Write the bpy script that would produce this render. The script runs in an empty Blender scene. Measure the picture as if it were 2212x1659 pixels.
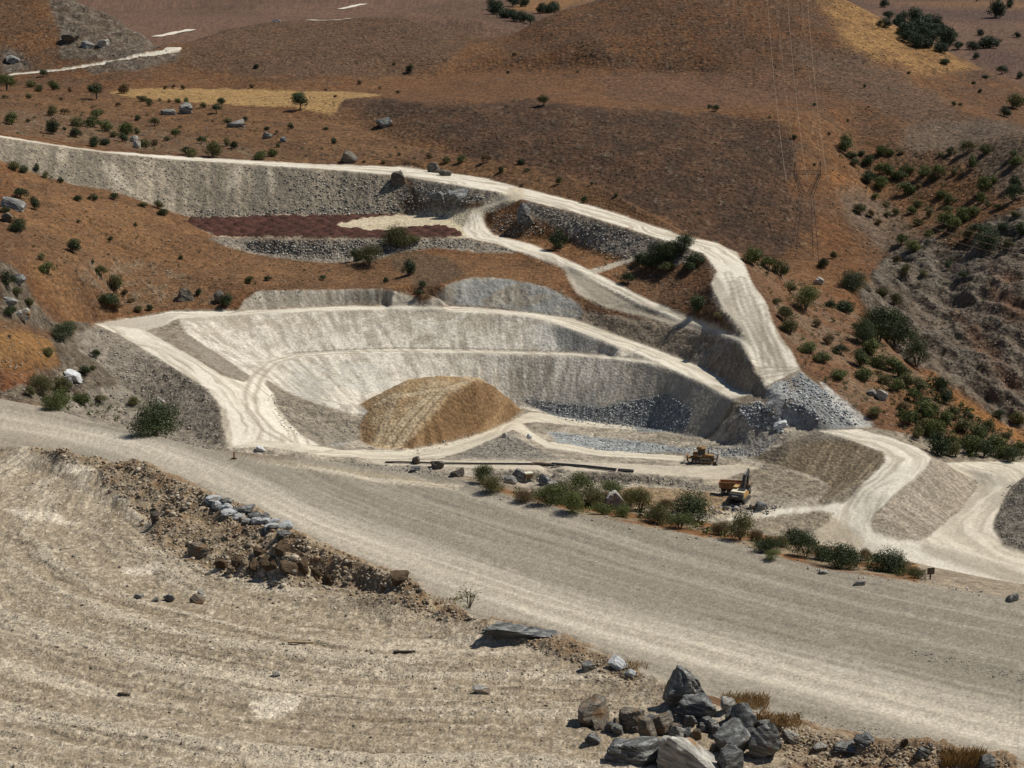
import bpy, math, random
import numpy as np
from mathutils import Vector, Matrix
from mathutils.geometry import delaunay_2d_cdt
from mathutils.bvhtree import BVHTree

random.seed(7)
SC = bpy.context.scene
COL = SC.collection

# ------------------------------------------------------------------ camera, sky, sun, exposure
W0, H0, FPX = 2212.0, 1659.0, 4000.0          # measuring frame of the photograph, focal length in its pixels
PITCH = math.radians(13.5)
CAMZ = 150.0                                  # the camera stands 150 m above the world's zero level
cam = bpy.data.cameras.new('camera')
cam.sensor_fit = 'HORIZONTAL'; cam.sensor_width = 36.0
cam.lens = 36.0 * FPX / W0
cam.clip_start = 0.5; cam.clip_end = 12000
co = bpy.data.objects.new('camera', cam); COL.objects.link(co)
co.location = (0, 0, CAMZ); co.rotation_euler = (math.radians(90) - PITCH, 0, 0)
SC.camera = co

SUN_AZ, SUN_EL = math.radians(71.0), math.radians(53.0)    # azimuth from +Y towards +X
world = bpy.data.worlds.new('World'); SC.world = world; world.use_nodes = True
wn = world.node_tree.nodes; wl = world.node_tree.links
sky = wn.new('ShaderNodeTexSky'); sky.sky_type = 'NISHITA'; sky.sun_disc = False
sky.sun_elevation = SUN_EL; sky.sun_rotation = SUN_AZ
sky.altitude = 1500; sky.air_density = 1.0; sky.dust_density = 0.6
wl.new(sky.outputs[0], wn['Background'].inputs[0]); wn['Background'].inputs[1].default_value = 0.055
sl = bpy.data.lights.new('sun', 'SUN'); sl.energy = 4.1; sl.angle = math.radians(0.53); sl.color = (1.0, 0.95, 0.86)
so = bpy.data.objects.new('sun', sl); COL.objects.link(so)
sd = Vector((math.sin(SUN_AZ) * math.cos(SUN_EL), math.cos(SUN_AZ) * math.cos(SUN_EL), math.sin(SUN_EL)))
so.rotation_euler = sd.to_track_quat('Z', 'Y').to_euler(); so.location = (200, 200, 500)
SC.view_settings.view_transform = 'Standard'; SC.view_settings.look = 'None'
SC.view_settings.exposure = 0.25; SC.view_settings.gamma = 1.0; SC.view_settings.use_curve_mapping = False

# ------------------------------------------------------------------ pixel <-> place
CP, SP = math.cos(PITCH), math.sin(PITCH)
def tanv(v): return math.tan(PITCH + math.atan((v - H0 / 2) / FPX))
def ang(u, v): return (u - W0 / 2) / FPX / (CP - (v - H0 / 2) / FPX * SP)
def pt(u, v, d):
    """a point seen at pixel (u,v); d > 0 is its distance ahead in metres, d < 0 its level below the camera"""
    t = tanv(v); Y = d if d > 0 else -d / t
    return (ang(u, v) * Y, Y, -t * Y)
def hid(u, Y, z): return ((u - W0 / 2) / FPX / CP * Y, Y, z)
def project(X, Y, Z):
    den = Y * CP - Z * SP
    return W0 / 2 + FPX * X / den, H0 / 2 - FPX * (Y * SP + Z * CP) / den

# ------------------------------------------------------------------ noise
_T = np.random.default_rng(5).random((256, 256), dtype=np.float32)
def _h(i, j, s): return _T[(i.astype(np.int32) + s * 37) & 255, (j.astype(np.int32) + s * 91) & 255]
def vn(x, y, s=0):
    xi = np.floor(x); yi = np.floor(y); fx = (x - xi).astype(np.float32); fy = (y - yi).astype(np.float32)
    xi = xi.astype(np.int32) + s * 37; yi = yi.astype(np.int32) + s * 91
    x0 = (xi & 255) << 8; x1 = ((xi + 1) & 255) << 8; y0 = yi & 255; y1 = (yi + 1) & 255; T = _T.ravel()
    fx = fx * fx * (3 - 2 * fx); fy = fy * fy * (3 - 2 * fy)
    a = T.take(x0 | y0); b = T.take(x1 | y0); c = T.take(x0 | y1); d = T.take(x1 | y1)
    b -= a; b *= fx; a += b; d -= c; d *= fx; c += d; c -= a; c *= fy; a += c
    return a
def fbm(x, y, o=4, s=0, g=0.5):
    r = 0; a = 1.0; t = 0
    x = np.asarray(x, np.float32); y = np.asarray(y, np.float32)
    c, sn = 0.8, 0.6
    for k in range(o):
        r = r + a * vn(x, y, s + 31 * k); t += a; a *= g
        x, y = (x * c - y * sn) * 2.03 + 7.1, (x * sn + y * c) * 2.03 + 3.7
    return r / t
def ss(a, b, x):
    t = np.clip((x - a) / (b - a), 0, 1); return t * t * (3 - 2 * t)
# ------------------------------------------------------------------ the lie of the land: lines followed in the photograph
LINES = []
def L(*p): LINES.append([pt(*q) for q in p])
def HL(*p): LINES.append([hid(*q) for q in p])
# hillside under the camera and the bench below it
HL((-500, 3, -2.0), (1106, 3, -2.0), (2700, 3, -2.0)); HL((-500, 22, -16), (1106, 22, -16), (2700, 22, -16))
HL((-600, 38, -22.6), (1106, 38, -22.6), (2800, 38, -22.6))
def by(v, up=0.0): return (19.26 - up) / (tanv(v) - 0.095)
def B(u, v, up=0.0): return (u, v, by(v, up))
L(B(-300, 1640), B(300, 1659), B(1106, 1659), B(1700, 1659), B(2400, 1659))
L(B(-300, 1300), B(0, 1300), B(500, 1330), B(800, 1400), B(1100, 1500), B(1400, 1600))
L(B(-300, 1100), B(0, 1100), B(250, 1150), B(400, 1230), B(700, 1300), B(950, 1380), B(1200, 1450), B(1500, 1560), B(1700, 1610), B(2000, 1650))
L(B(-300, 990), B(0, 1000), B(120, 1030), B(230, 1090), B(330, 1170), B(420, 1220), B(700, 1262), B(880, 1290), B(960, 1330))
# crest of the rubble berm along the bench
CREST = [(-300, 900, .3), (-100, 945, .3), (0, 966, .4), (80, 968, .6), (150, 968, 1.2), (233, 993, .8), (300, 990, 1.4), (367, 1033, 1.2), (433, 1056, 1.4), (483, 1080, 1.3), (553, 1104, 1.2),
         (600, 1132, 1.3), (657, 1160, 1.5), (700, 1182, 1.2), (787, 1216, 1.0), (884, 1248, .9), (921, 1282, .7), (971, 1306, .5), (1037, 1338, .5),
         (1137, 1352, .4), (1220, 1378, .3), (1311, 1416, .3), (1397, 1458, .3), (1480, 1490, .4), (1560, 1530, .3), (1660, 1556, .3), (1775, 1582, .3), (1892, 1603, .4), (2025, 1612, .4), (2142, 1640, .2), (2230, 1658, .2), (2400, 1690, .2)]
L(*[(u, v, by(v, up)) for u, v, up in CREST])
# crumbling lump of earth on the berm
L(B(470, 1205, .8), B(520, 1184, 1.3), B(560, 1172, 1.5), B(600, 1170, 1.7), B(645, 1176, 1.7), B(690, 1196, 1.3), B(720, 1222, .8))
L(B(470, 1236), B(520, 1240), B(560, 1243), B(640, 1247), B(700, 1258), B(740, 1264))
# the wide road below the bench
NEARE = [(2400, 1700, -28.6), (2212, 1653, -28.9), (2025, 1625, -29), (1775, 1590, -29), (1558, 1510, -29.5), (1300, 1440, -30.2), (1100, 1380, -30.7), (880, 1290, -31.3), (700, 1205, -32), (500, 1098, -33), (300, 1030, -34.2), (0, 968, -35.5), (-300, 915, -37)]
FARE = [(2500, 1345, -29.2), (2212, 1298, -29.5), (2008, 1263, -29.9), (1775, 1229, -30.4), (1575, 1169, -30.8), (1325, 1125, -31.2), (1104, 1073, -31.7), (1000, 1035, -32.2), (900, 1005, -32.8), (757, 992, -33.2), (600, 992, -33.9), (517, 984, -34.3), (450, 968, -34.6), (300, 930, -35.3), (200, 906, -35.7), (100, 876, -36), (0, 858, -36.4), (-300, 790, -38)]
L(*NEARE); L(*FARE)
L(*[((a[0] + b[0]) / 2, (a[1] + b[1]) / 2, (a[2] + b[2]) / 2) for a, b in zip(NEARE[1:], [FARE[1], FARE[2], FARE[3], FARE[4], FARE[5], FARE[6], FARE[8], FARE[9], FARE[11], FARE[13], FARE[16], FARE[17]])])
# strip of bushes and dry grass beyond the road, then the drop into the valley (out of sight)
L((1060, 1048, 107), (1200, 1085, 104), (1400, 1112, 101), (1520, 1125, 101), (1650, 1150, 100), (1800, 1180, 97), (1950, 1210, 94), (2040, 1245, 89), (2110, 1276, 84))
HL((-400, 260, -90), (0, 260, -90), (300, 230, -90), (700, 220, -92), (1106, 190, -90), (1500, 180, -92), (1900, 160, -90), (2300, 150, -85), (2700, 150, -80))
HL((-400, 340, -106), (0, 350, -104), (300, 380, -128), (600, 360, -122), (900, 360, -124), (1300, 340, -126), (1700, 320, -128), (2212, 300, -128), (2700, 300, -120))
# left hillside
L((-300, 820, 430), (-100, 850, 425), (0, 860, 425), (60, 862, 430))
L((0, 760, 452), (60, 790, 450), (100, 830, 448)); L((-300, 560, 500), (-100, 560, 500), (0, 570, 488))
L((0, 690, 470), (60, 710, 478), (110, 720, 496), (160, 745, 505))
L((20, 560, 500), (45, 585, 502), (70, 630, 506), (95, 660, 510), (120, 690, 518), (170, 697, 528), (206, 699, -110))
L((150, 560, 545), (250, 560, 575), (250, 640, 556)); L((0, 450, 575), (150, 450, 600), (-300, 430, 590))
L((60, 745, 468), (110, 765, 478), (130, 815, 470))
L((-300, 300, 640), (-100, 330, 640), (0, 347, 640), (83, 377, 646), (150, 397, 650), (233, 410, 655), (300, 433, 655), (383, 463, 650), (417, 472, -97.6))
L((300, 480, 622), (400, 540, 600), (300, 580, 580), (450, 600, 572), (550, 570, 598), (640, 600, 580))
# left spur, its road and outer slope
L((206, 699, -110), (260, 722, -111), (330, 765, -113), (400, 808, -115), (450, 840, -116.5), (476, 880, -118), (484, 930, -120.5), (492, 965, -122))
L((300, 690, -110), (350, 725, -111.5), (420, 775, -114), (480, 815, -116.5), (530, 850, -118.3), (560, 900, -120), (610, 940, -122), (640, 955, -122.5))
L((130, 740, 505), (200, 770, 500), (260, 830, 492), (330, 880, 482), (400, 930, 462), (440, 960, 448))
L((100, 850, 462), (180, 890, 470), (260, 930, 462), (350, 960, 445))
# pit: bench road one (upper), two (lower), foot of the wall
L((206, 699, -110), (270, 690, -110), (333, 682, -110), (367, 674, -110), (533, 672, -110.4), (737, 661, -110.5), (904, 659, -110.5), (1037, 665, -110.6), (1137, 675, -110.9), (1237, 688, -112.2), (1304, 713, -113.9), (1371, 738, -115.3), (1437, 763, -116.9), (1475, 778, -117.8), (1525, 798, -118.2), (1558, 818, -118.4), (1582, 836, -118.6), (1645, 858, -117.5))
L((383, 686, -110), (533, 679.5, -110.4), (737, 669.5, -110.5), (904, 669, -110.5), (1037, 675, -110.6), (1137, 682, -110.9), (1204, 700, -112.2), (1271, 723, -114), (1337, 750, -115.3), (1404, 774, -116.8), (1475, 808, -118.2), (1525, 830, -118.7), (1585, 866, -119.3))
L((545, 810, -118.5), (567, 792, -119), (593, 773, -119.4), (633, 765, -119.5), (737, 758, -119.5), (871, 754, -119.5), (1037, 757, -119.5), (1237, 762, -119.2), (1300, 767, -118.3), (1371, 774, -117.5), (1410, 781, -117))
L((580, 800, -118.7), (610, 782, -119.4), (640, 772, -119.5), (737, 764, -119.5), (871, 760, -119.5), (1037, 763, -119.5), (1237, 768, -119.2), (1300, 773, -118.4), (1371, 781, -117.7), (1421, 789, -117.4))
L((580, 823, -119.5), (633, 853, -123), (683, 872, -126), (737, 888, -128.5), (777, 897, -130), (850, 900, -131.5), (980, 890, -132.5), (1087, 880, -133), (1137, 880, -133), (1204, 898, -133), (1304, 918, -133), (1404, 926, -133), (1475, 940, -130.6), (1525, 948, -129.4), (1550, 930, -127.3), (1580, 890, -121.8), (1600, 872, -119.6))
# pit floor
L((600, 965, -123), (690, 960, -125), (760, 945, -128), (790, 958, -129))
L((780, 980, -128), (850, 985, -128.5), (960, 960, -129.5), (1060, 935, -130.5), (1110, 915, -131), (1144, 893, -132), (1250, 910, -132), (1371, 925, -131.5), (1460, 950, -131))
L((1121, 922, -130.5), (1171, 956, -130), (1304, 976, -130), (1475, 988, -130.6), (1560, 985, -130)); L((1180, 940, -132.5), (1300, 955, -133), (1420, 968, -132.5))
L((500, 968, -122), (570, 975, -122.5), (700, 990, -124.5), (804, 992, -126.5), (950, 994, -127.5), (1100, 996, -128), (1300, 1000, -128.5), (1475, 1010, -129.3), (1600, 1005, -129.4))
L((500, 990, -123), (700, 1004, -125.5), (804, 1003, -127), (1000, 1012, -127.8), (1200, 1018, -128.3), (1368, 1022, -129), (1475, 1032, -130.2), (1560, 1040, -131))
L((1050, 1042, -130.5), (1200, 1040, -131), (1368, 1046, -131.5), (1475, 1052, -131.6), (1560, 1065, -131.8))
L((1000, 1080, -130.5), (1200, 1090, -131.2), (1400, 1100, -131.6), (1560, 1095, -131.6), (1650, 1088, -130.8), (1740, 1085, -130))
L((1104, 938, -127.5), (1060, 955, -128.2), (1000, 980, -128.3)); L((1104, 938, -127.5), (1150, 968, -128.6))
# soil mound
L((781, 955, -129), (821, 968, -128.6), (887, 968, -128.6), (971, 953, -129.5), (1054, 930, -130.5), (1104, 907, -131.3), (1131, 887, -132))
L((776, 874, 489), (800, 860, 491), (837, 840, 493), (884, 817, 494), (951, 810, 495), (1037, 815, 494), (1071, 833, 500), (1104, 860, 508), (1131, 887, -132)); L((781, 955, -129), (776, 920, 480), (792, 889, 485), (776, 874, 489))
L((1027, 822, 489), (977, 846, 482), (925, 905, 472), (871, 962, 463.5)); L((850, 850, 487), (900, 838, 489), (960, 835, 486)); L((830, 920, 474), (860, 880, 481))
HL((770, 500, -128.5), (850, 506, -131.4), (951, 513, -132), (1050, 516, -132.4), (1110, 518, -132.6))
# orange spur between pit and dump platform, cut above bench one
L((515, 668, -109.5), (530, 648, -107.5), (560, 628, -105.5), (650, 626, -105.5), (737, 625, -105.8), (820, 624, -105.5), (880, 634, -106.5), (916, 652, -109), (945, 640, -107), (965, 615, -104.3), (1020, 598, -102.8), (1100, 603, -103), (1180, 620, -104.2), (1240, 650, -107.6), (1260, 675, -110.4), (1300, 690, -111.3), (1400, 700, -110.8), (1475, 715, -111.1), (1542, 732, -110.8), (1590, 750, -110.2), (1628, 800, -112.2))
L((916, 630, -105.5), (900, 600, -104), (870, 560, -103), (800, 560, -103))
L((1187, 553, -99.3), (1237, 580, -100.3), (1321, 620, -104), (1387, 656, -106.3), (1475, 690, -108.9), (1542, 712, -108.9), (1598, 735, -108.5), (1625, 766, -109.2))
L((1200, 560, -99.6), (1250, 610, -103.5), (1304, 656, -107.8), (1404, 683, -109.2), (1475, 700, -109.8), (1550, 722, -109.6))
L((450, 516, -100), (553, 547, -103), (700, 558, -104), (860, 540, -101.5), (950, 530, -100), (1060, 540, -100)); L((650, 590, -105.5), (800, 600, -105.8))
L((1050, 560, -101.5), (1150, 580, -102.5))
# dump platform, the scree bank and the haul road
L((400, 480, -97.8), (467, 511, -98), (600, 514, -98), (737, 514, -98), (900, 513, -98), (1000, 512, -98))
L((417, 472, -97.6), (567, 467, -98), (737, 465, -98), (880, 466, -98), (960, 468, -97))
L((1004, 493, -97.5), (1014, 510, -98), (1071, 523, -98.6), (1137, 540, -99.4)); L((1044, 460, -93.4), (1048, 485, -96.8), (1075, 505, -98), (1150, 525, -98.8), (1230, 560, -100.5))
L((1101, 412, -86.8), (1071, 438, -90), (1021, 453, -92.8), (960, 470, -97)); L((1134, 425, -87.2), (1100, 445, -90.3), (1044, 460, -93.3))
HAUL_LO = [(-300, 225, -59), (-100, 279, -64.5), (0, 297, -67.5), (133, 318, -72.5), (233, 331, -75.5), (400, 347, -79.3), (567, 357, -82), (737, 368, -84), (871, 380, -85.2), (1004, 403, -86.4), (1087, 417, -86.8), (1137, 433, -87.3), (1237, 457, -88.5), (1337, 487, -90.3), (1437, 520, -92.5), (1520, 548, -94.5), (1548, 586, -96.8), (1535, 613, -99), (1558, 663, -103), (1602, 713, -106.5), (1628, 780, -111.2), (1652, 836, -115)]
HAUL_UP = [(-300, 222, -59), (-100, 275, -64.5), (0, 293, -67.5), (133, 314, -72.5), (233, 327, -75.5), (400, 339, -79.3), (567, 349, -82), (737, 356, -84), (871, 360, -85.2), (987, 377, -86.2), (1054, 387, -86.6), (1131, 407, -87), (1237, 433, -88.3), (1337, 463, -90), (1475, 510, -92.7), (1542, 523, -93.8), (1590, 545, -95), (1607, 570, -96), (1625, 613, -98.5), (1652, 650, -101.6), (1668, 696, -104.8), (1688, 730, -107), (1712, 763, -109.5), (1727, 797, -112), (1652, 836, -115)]
L(*HAUL_LO); L(*HAUL_UP)
L((1000, 440, -91.5), (940, 425, -90.7), (880, 440, -93.9)); L((1145, 470, -91.9), (1240, 490, -92.6), (1337, 515, -93.8), (1430, 545, -95.5), (1500, 575, -97.7), (1500, 620, -101.3), (1545, 690, -106))
L((1150, 510, -97), (1250, 535, -98.4), (1350, 575, -100.2), (1430, 620, -103.4))
# rubble slope at the end of the haul road, floor of the pit's right corner
L((1652, 836, -115), (1690, 822, -113.6), (1727, 800, -112.1), (1780, 840, -115.6), (1830, 885, -119.8), (1870, 918, -122.4))
L((1600, 900, -121.5), (1650, 925, -123), (1700, 915, -121.4), (1768, 930, -122.3), (1852, 926, -122.3)); L((1590, 960, -127.8), (1640, 970, -127), (1700, 945, -123.6))
L((1690, 860, -115.6), (1760, 890, -117.8)); L((1630, 870, -118.3), (1670, 890, -118.9))
# fill embankment with the road on top
L((1622, 990, -128.6), (1672, 1003, -128.8), (1765, 1030, -129.4), (1792, 1053, -129.6), (1765, 1085, -129.9)); L((1622, 990, -128.6), (1700, 958, -124.6), (1768, 931, -122.3), (1825, 946, -122.8), (1908, 977, -123.3), (1913, 997, -123.6), (1842, 1050, -126.9), (1765, 1086, -129.7))
L((1852, 928, -122.3), (1925, 946, -123), (1985, 970, -123.2), (2010, 990, -123.4), (1995, 1013, -124), (1942, 1060, -126), (1892, 1106, -128.2), (1880, 1125, -129.2))
L((2010, 990, -123.4), (2042, 1001, -125), (2058, 1013, -126), (2108, 1042, -129.5), (2108, 1050, -130), (2068, 1106, -130.6), (1990, 1170, -131), (1900, 1150, -130.6), (1880, 1125, -129.2))
L((1648, 1103, -131.5), (1758, 1093, -130.4), (1825, 1086, -129.3), (1870, 1115, -129.6)); L((1700, 1145, -133), (1742, 1166, -133.5), (1858, 1193, -133), (1942, 1209, -132.6), (2008, 1229, -132.3), (2108, 1276, -132), (2212, 1296, -131.8), (2400, 1330, -131))
L((1990, 1170, -131), (2042, 1183, -131), (2212, 1236, -131), (2400, 1290, -130)); L((2050, 1003, -126), (2130, 1000, -127), (2212, 1003, -127), (2500, 1010, -125))
L((2168, 1086, -129.5), (2142, 1139, -130.2), (2168, 1179, -130.6), (2212, 1195, -130.6)); L((2212, 1036, -126), (2212, 1100, -127), (2190, 1080, -127.8), (2300, 1060, -123), (2212, 1160, -128.8)); L((2130, 1020, -127.5), (2190, 1040, -128), (2165, 1080, -129))
# right hillside below the road, the crest over the ravine, the ravine's far wall
L((1740, 700, 528), (1740, 760, 497), (1800, 800, 488), (1860, 860, 476), (1920, 920, 462), (2000, 965, 456), (2150, 990, 450), (2212, 998, 447), (2500, 1020, 430))
L((1735, 553, 665), (1735, 620, 602), (1690, 640, 545)); L((1660, 560, 575), (1690, 600, 565)); L((1800, 650, 580), (1850, 640, 600), (1900, 640, 612)); L((1800, 700, 545), (1880, 740, 525), (1900, 800, 502))
L((1820, 610, 610), (1850, 670, 575), (1880, 700, 552), (1950, 780, 514), (2010, 820, 503), (2080, 860, 492), (2150, 905, 481), (2212, 945, 472), (2400, 1050, 440))
HL((1870, 600, -124), (1950, 565, -136), (2050, 545, -144), (2212, 530, -152), (2500, 510, -158))
L((1900, 690, 622), (2000, 760, 605), (2080, 820, 585), (2150, 880, 570), (2212, 930, 560), (2500, 1100, 530))
L((1900, 560, 682), (2050, 600, 652), (2212, 560, 632), (2500, 560, 610)); L((2050, 700, 620), (2212, 720, 595)); L((1900, 450, 735), (2050, 450, 720), (2212, 420, 690), (2500, 420, 660))
L((1850, 330, 778), (2050, 320, 775), (2212, 290, 740), (2500, 290, 700))
# plateau behind the haul road
L((0, 270, 700), (200, 290, 740), (400, 310, 745), (600, 325, 735), (760, 335, 730), (900, 345, 712)); L((-300, 180, 720), (0, 240, 800), (300, 250, 830), (600, 255, 830), (700, 262, 830))
L((-300, 170, 900), (0, 200, 890), (240, 205, 900), (290, 213, 890), (467, 227, 865), (633, 232, 855), (710, 247, 835)); L((-300, 150, 980), (0, 185, 950), (283, 191, 940), (500, 192, 945), (737, 198, 930), (830, 205, 900))
# spur crest with its gully behind, dark slope, terrace
L((737, 268, 815), (804, 283, 780), (904, 313, 745), (971, 330, 728), (1071, 350, 700), (1171, 362, 682), (1237, 382, 662), (1304, 405, 640), (1371, 441, 620), (1437, 477, 603), (1475, 500, 594), (1540, 521, 585), (1600, 545, 580))
HL((780, 825, -82), (900, 782, -88), (1071, 745, -93), (1237, 712, -99.5), (1371, 668, -105), (1475, 640, -109), (1600, 625, -112), (1735, 640, -114))
L((754, 213, 862), (837, 213, 858), (904, 222, 848), (971, 230, 838), (1037, 230, 836), (1104, 219, 846), (1171, 222, 842), (1271, 238, 820), (1400, 243, 805), (1475, 243, 800), (1600, 246, 795), (1735, 255, 785))
L((1000, 290, 795), (1200, 300, 775), (1400, 340, 745), (1600, 400, 715), (1735, 430, 710))
L((860, 190, 930), (1000, 195, 915), (1171, 192, 905), (1300, 190, 900), (1475, 195, 890), (1600, 190, 890)); L((880, 160, 990), (1000, 160, 990), (1100, 150, 985), (1300, 150, 960), (1500, 160, 940))
# big hill, its top above the frame
L((1097, 84, 1060), (1137, 60, 1066), (1171, 37, 1072), (1221, 17, 1078), (1271, 2, 1084), (1340, -25, 1090), (1450, -65, 1095), (1560, -95, 1100), (1650, -90, 1095), (1750, -45, 1075), (1830, 0, 1050), (1900, 38, 1030), (2000, 90, 1000), (2100, 142, 960), (2212, 200, 920), (2500, 330, 860))
L((1160, 120, 985), (1250, 90, 992), (1400, 50, 1000), (1550, 20, 1008), (1700, 40, 995), (1850, 100, 955), (2000, 190, 890), (2120, 250, 830))
L((1300, 120, 968), (1500, 120, 955), (1700, 150, 915), (1850, 210, 860)); HL((1097, 1130, -72), (1271, 1160, -55), (1450, 1180, -40), (1650, 1180, -40), (1830, 1150, -52), (2000, 1120, -70), (2212, 1050, -88), (2500, 980, -100))
HL((1400, 1350, -85), (1900, 1250, -90), (2212, 1200, -95), (2600, 1150, -100))
# hill behind the field, its far shoulder
L((393, 98, 1040), (433, 79, 1075), (500, 59, 1120), (550, 46, 1150), (597, 41, 1170), (667, 37, 1165), (737, 27, 1150), (787, 13, 1150), (837, 13, 1150), (870, 22, 1140), (894, 38, 1125), (950, 60, 1105), (1040, 85, 1085), (1097, 90, 1075))
L((420, 150, 1000), (600, 120, 1020), (750, 100, 1035), (900, 110, 1025), (1000, 130, 1010)); HL((400, 1160, -75), (600, 1290, -72), (800, 1260, -62), (950, 1200, -66), (1080, 1180, -70))
# rocky knoll with the road at its foot
L((-300, 175, 990), (0, 165, 1000), (133, 154, 1000), (233, 139, 1008), (300, 125, 1015), (357, 111, 1025), (390, 103, 1035)); L((-300, 171, 995), (0, 161, 1005), (133, 150, 1005), (233, 134, 1013), (300, 120, 1020), (352, 104, 1032))
L((0, 185, 960), (133, 180, 965), (300, 165, 975))
L((353, 98, 1045), (333, 80, 1060), (290, 60, 1075), (253, 32, 1085), (213, 13, 1095), (177, 5, 1100), (120, -15, 1110), (0, -30, 1120), (-300, -40, 1120)); L((0, 100, 1035), (130, 95, 1040), (230, 95, 1042))
HL((-300, 1250, -70), (0, 1250, -70), (200, 1220, -70), (330, 1170, -72))
HL((366, 1052, -61), (372, 1070, -66), (385, 1100, -71), (395, 1140, -74)); HL((400, 1066, -60.5), (415, 1090, -62), (440, 1130, -68)); HL((345, 1078, -66), (350, 1110, -71))
# far country
L((337, 82, 1320), (413, 64, 1420)); L((-300, 60, 1500), (450, 45, 1500), (700, 30, 1700)); L((881, 10, 1300), (971, 17, 1290), (1021, 26, 1270), (1071, 44, 1240), (1147, 54, 1220))
HL((881, 1400, -64), (1071, 1350, -72), (1150, 1330, -76)); L((950, 8, 1750), (1100, 22, 1700), (1200, 30, 1650))
L((1900, 20, 1800), (2000, 60, 1550), (2100, 110, 1350), (2212, 150, 1250)); L((2000, 95, 1420), (2212, 90, 1500)); L((1870, 10, 2000), (2212, 15, 1900), (2212, 45, 1680))
HL((-900, 2600, -60), (0, 2500, -66), (1106, 2500, -66), (2212, 2600, -72), (3100, 2600, -72)); HL((-900, 3400, 30), (0, 3300, 40), (700, 3300, 25), (1400, 3300, 40), (2212, 3400, 30), (3100, 3400, 30)); HL((-1200, 5500, 0), (1106, 5500, 0), (3400, 5500, 0))
for u in (-900, 3100):
    HL((u, 3, -2), (u, 22, -16), (u, 60, -27)); HL(*(((u, 120, -36), (u, 170, -42)) if u < 0 else ((u, 85, -32), (u, 130, -70))))
    HL((u, 250, -95),  (u, 450, -108), (u, 700, -85), (u, 1000, -75), (u, 1700, -70))

pts = []
for ln in LINES:
    for a, b in zip(ln[:-1], ln[1:]):
        a = np.array(a); b = np.array(b); Ym = 0.5 * (a[1] + b[1])
        n = max(1, int(np.linalg.norm((b - a)[:2]) / (0.007 * Ym + 0.25)))
        for k in range(n): pts.append(tuple(a + (b - a) * k / n))
    pts.append(tuple(ln[-1]))
seen = {}
for p in pts: seen.setdefault((round(p[0] / p[1] / .0015), round(math.log(p[1]) / .0012)), p)
pts = list(seen.values())
res = delaunay_2d_cdt([Vector((p[0], p[1])) for p in pts], [], [], 0, 1e-6)
tv = []
for v, o in zip(res[0], res[3]): tv.append((v.x, v.y, pts[o[0]][2]))
# grid: columns of constant bearing, rows of distance (closest where the photograph shows most)
def rows():
    segs = [(3, 40, 20), (40, 47, 20), (47, 112, 330), (112, 150, 70), (150, 335, 22), (335, 400, 80), (400, 425, 40), (425, 480, 150), (480, 570, 230), (570, 700, 190), (700, 860, 120), (860, 1120, 150), (1120, 1800, 70), (1800, 5400, 30)]
    r = []
    for a, b, n in segs: r += list(a * (b / a) ** (np.arange(n) / n))
    return np.array(r + [5400.0])
RY = rows()
amax = ang(2212, 900) * 1.035
CA = np.concatenate([np.linspace(-0.45, -amax, 14)[:-1], np.linspace(-amax, amax, 740), np.linspace(amax, 0.45, 14)[1:]])
NR, NC = len(RY), len(CA)
GX = (RY[:, None] * CA[None, :]); GY = np.repeat(RY[:, None], NC, 1)
GZ = np.full((NR, NC), np.nan)
for f in res[2]:
    A, B_, C = (np.array(tv[k]) for k in f)
    ys = (A[1], B_[1], C[1]); aa = (A[0] / A[1], B_[0] / B_[1], C[0] / C[1])
    i0, i1 = np.searchsorted(RY, min(ys) - 1e-6), np.searchsorted(RY, max(ys) + 1e-6)
    j0, j1 = max(0, np.searchsorted(CA, min(aa)) - 1), min(NC, np.searchsorted(CA, max(aa)) + 1)
    if i1 <= i0 or j1 <= j0: continue
    x = GX[i0:i1, j0:j1]; y = GY[i0:i1, j0:j1]
    d = (B_[0] - A[0]) * (C[1] - A[1]) - (C[0] - A[0]) * (B_[1] - A[1])
    if abs(d) < 1e-9: continue
    w1 = ((x - A[0]) * (C[1] - A[1]) - (C[0] - A[0]) * (y - A[1])) / d
    w2 = ((B_[0] - A[0]) * (y - A[1]) - (x - A[0]) * (B_[1] - A[1])) / d
    ok = (w1 >= -1e-5) & (w2 >= -1e-5) & (w1 + w2 <= 1 + 1e-5)
    z = A[2] + w1 * (B_[2] - A[2]) + w2 * (C[2] - A[2])
    blk = GZ[i0:i1, j0:j1]; blk[ok] = z[ok]
bad = np.isnan(GZ)
if bad.any():
    for i in range(NR):
        b = bad[i]
        if b.all(): GZ[i] = GZ[i - 1]
        elif b.any(): GZ[i, b] = np.interp(CA[b], CA[~b], GZ[i, ~b])
def blur(A, n=1):
    for _ in range(n):
        B = A.copy(); B[1:-1] = (A[:-2] + 2 * A[1:-1] + A[2:]) / 4; A = B
        B = A.copy(); B[:, 1:-1] = (A[:, :-2] + 2 * A[:, 1:-1] + A[:, 2:]) / 4; A = B
    return A
S1 = blur(GZ, 3)
# worked ground keeps its edges, natural slopes are rounded
r7 = int(np.searchsorted(RY, 640)); S3 = S1.copy(); S3[r7:] = blur(S1[r7:].astype(np.float32), 12)
nat2 = ss(700, 760, GY)
GZ = S1 * (1 - nat2) + S3 * nat2
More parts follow.
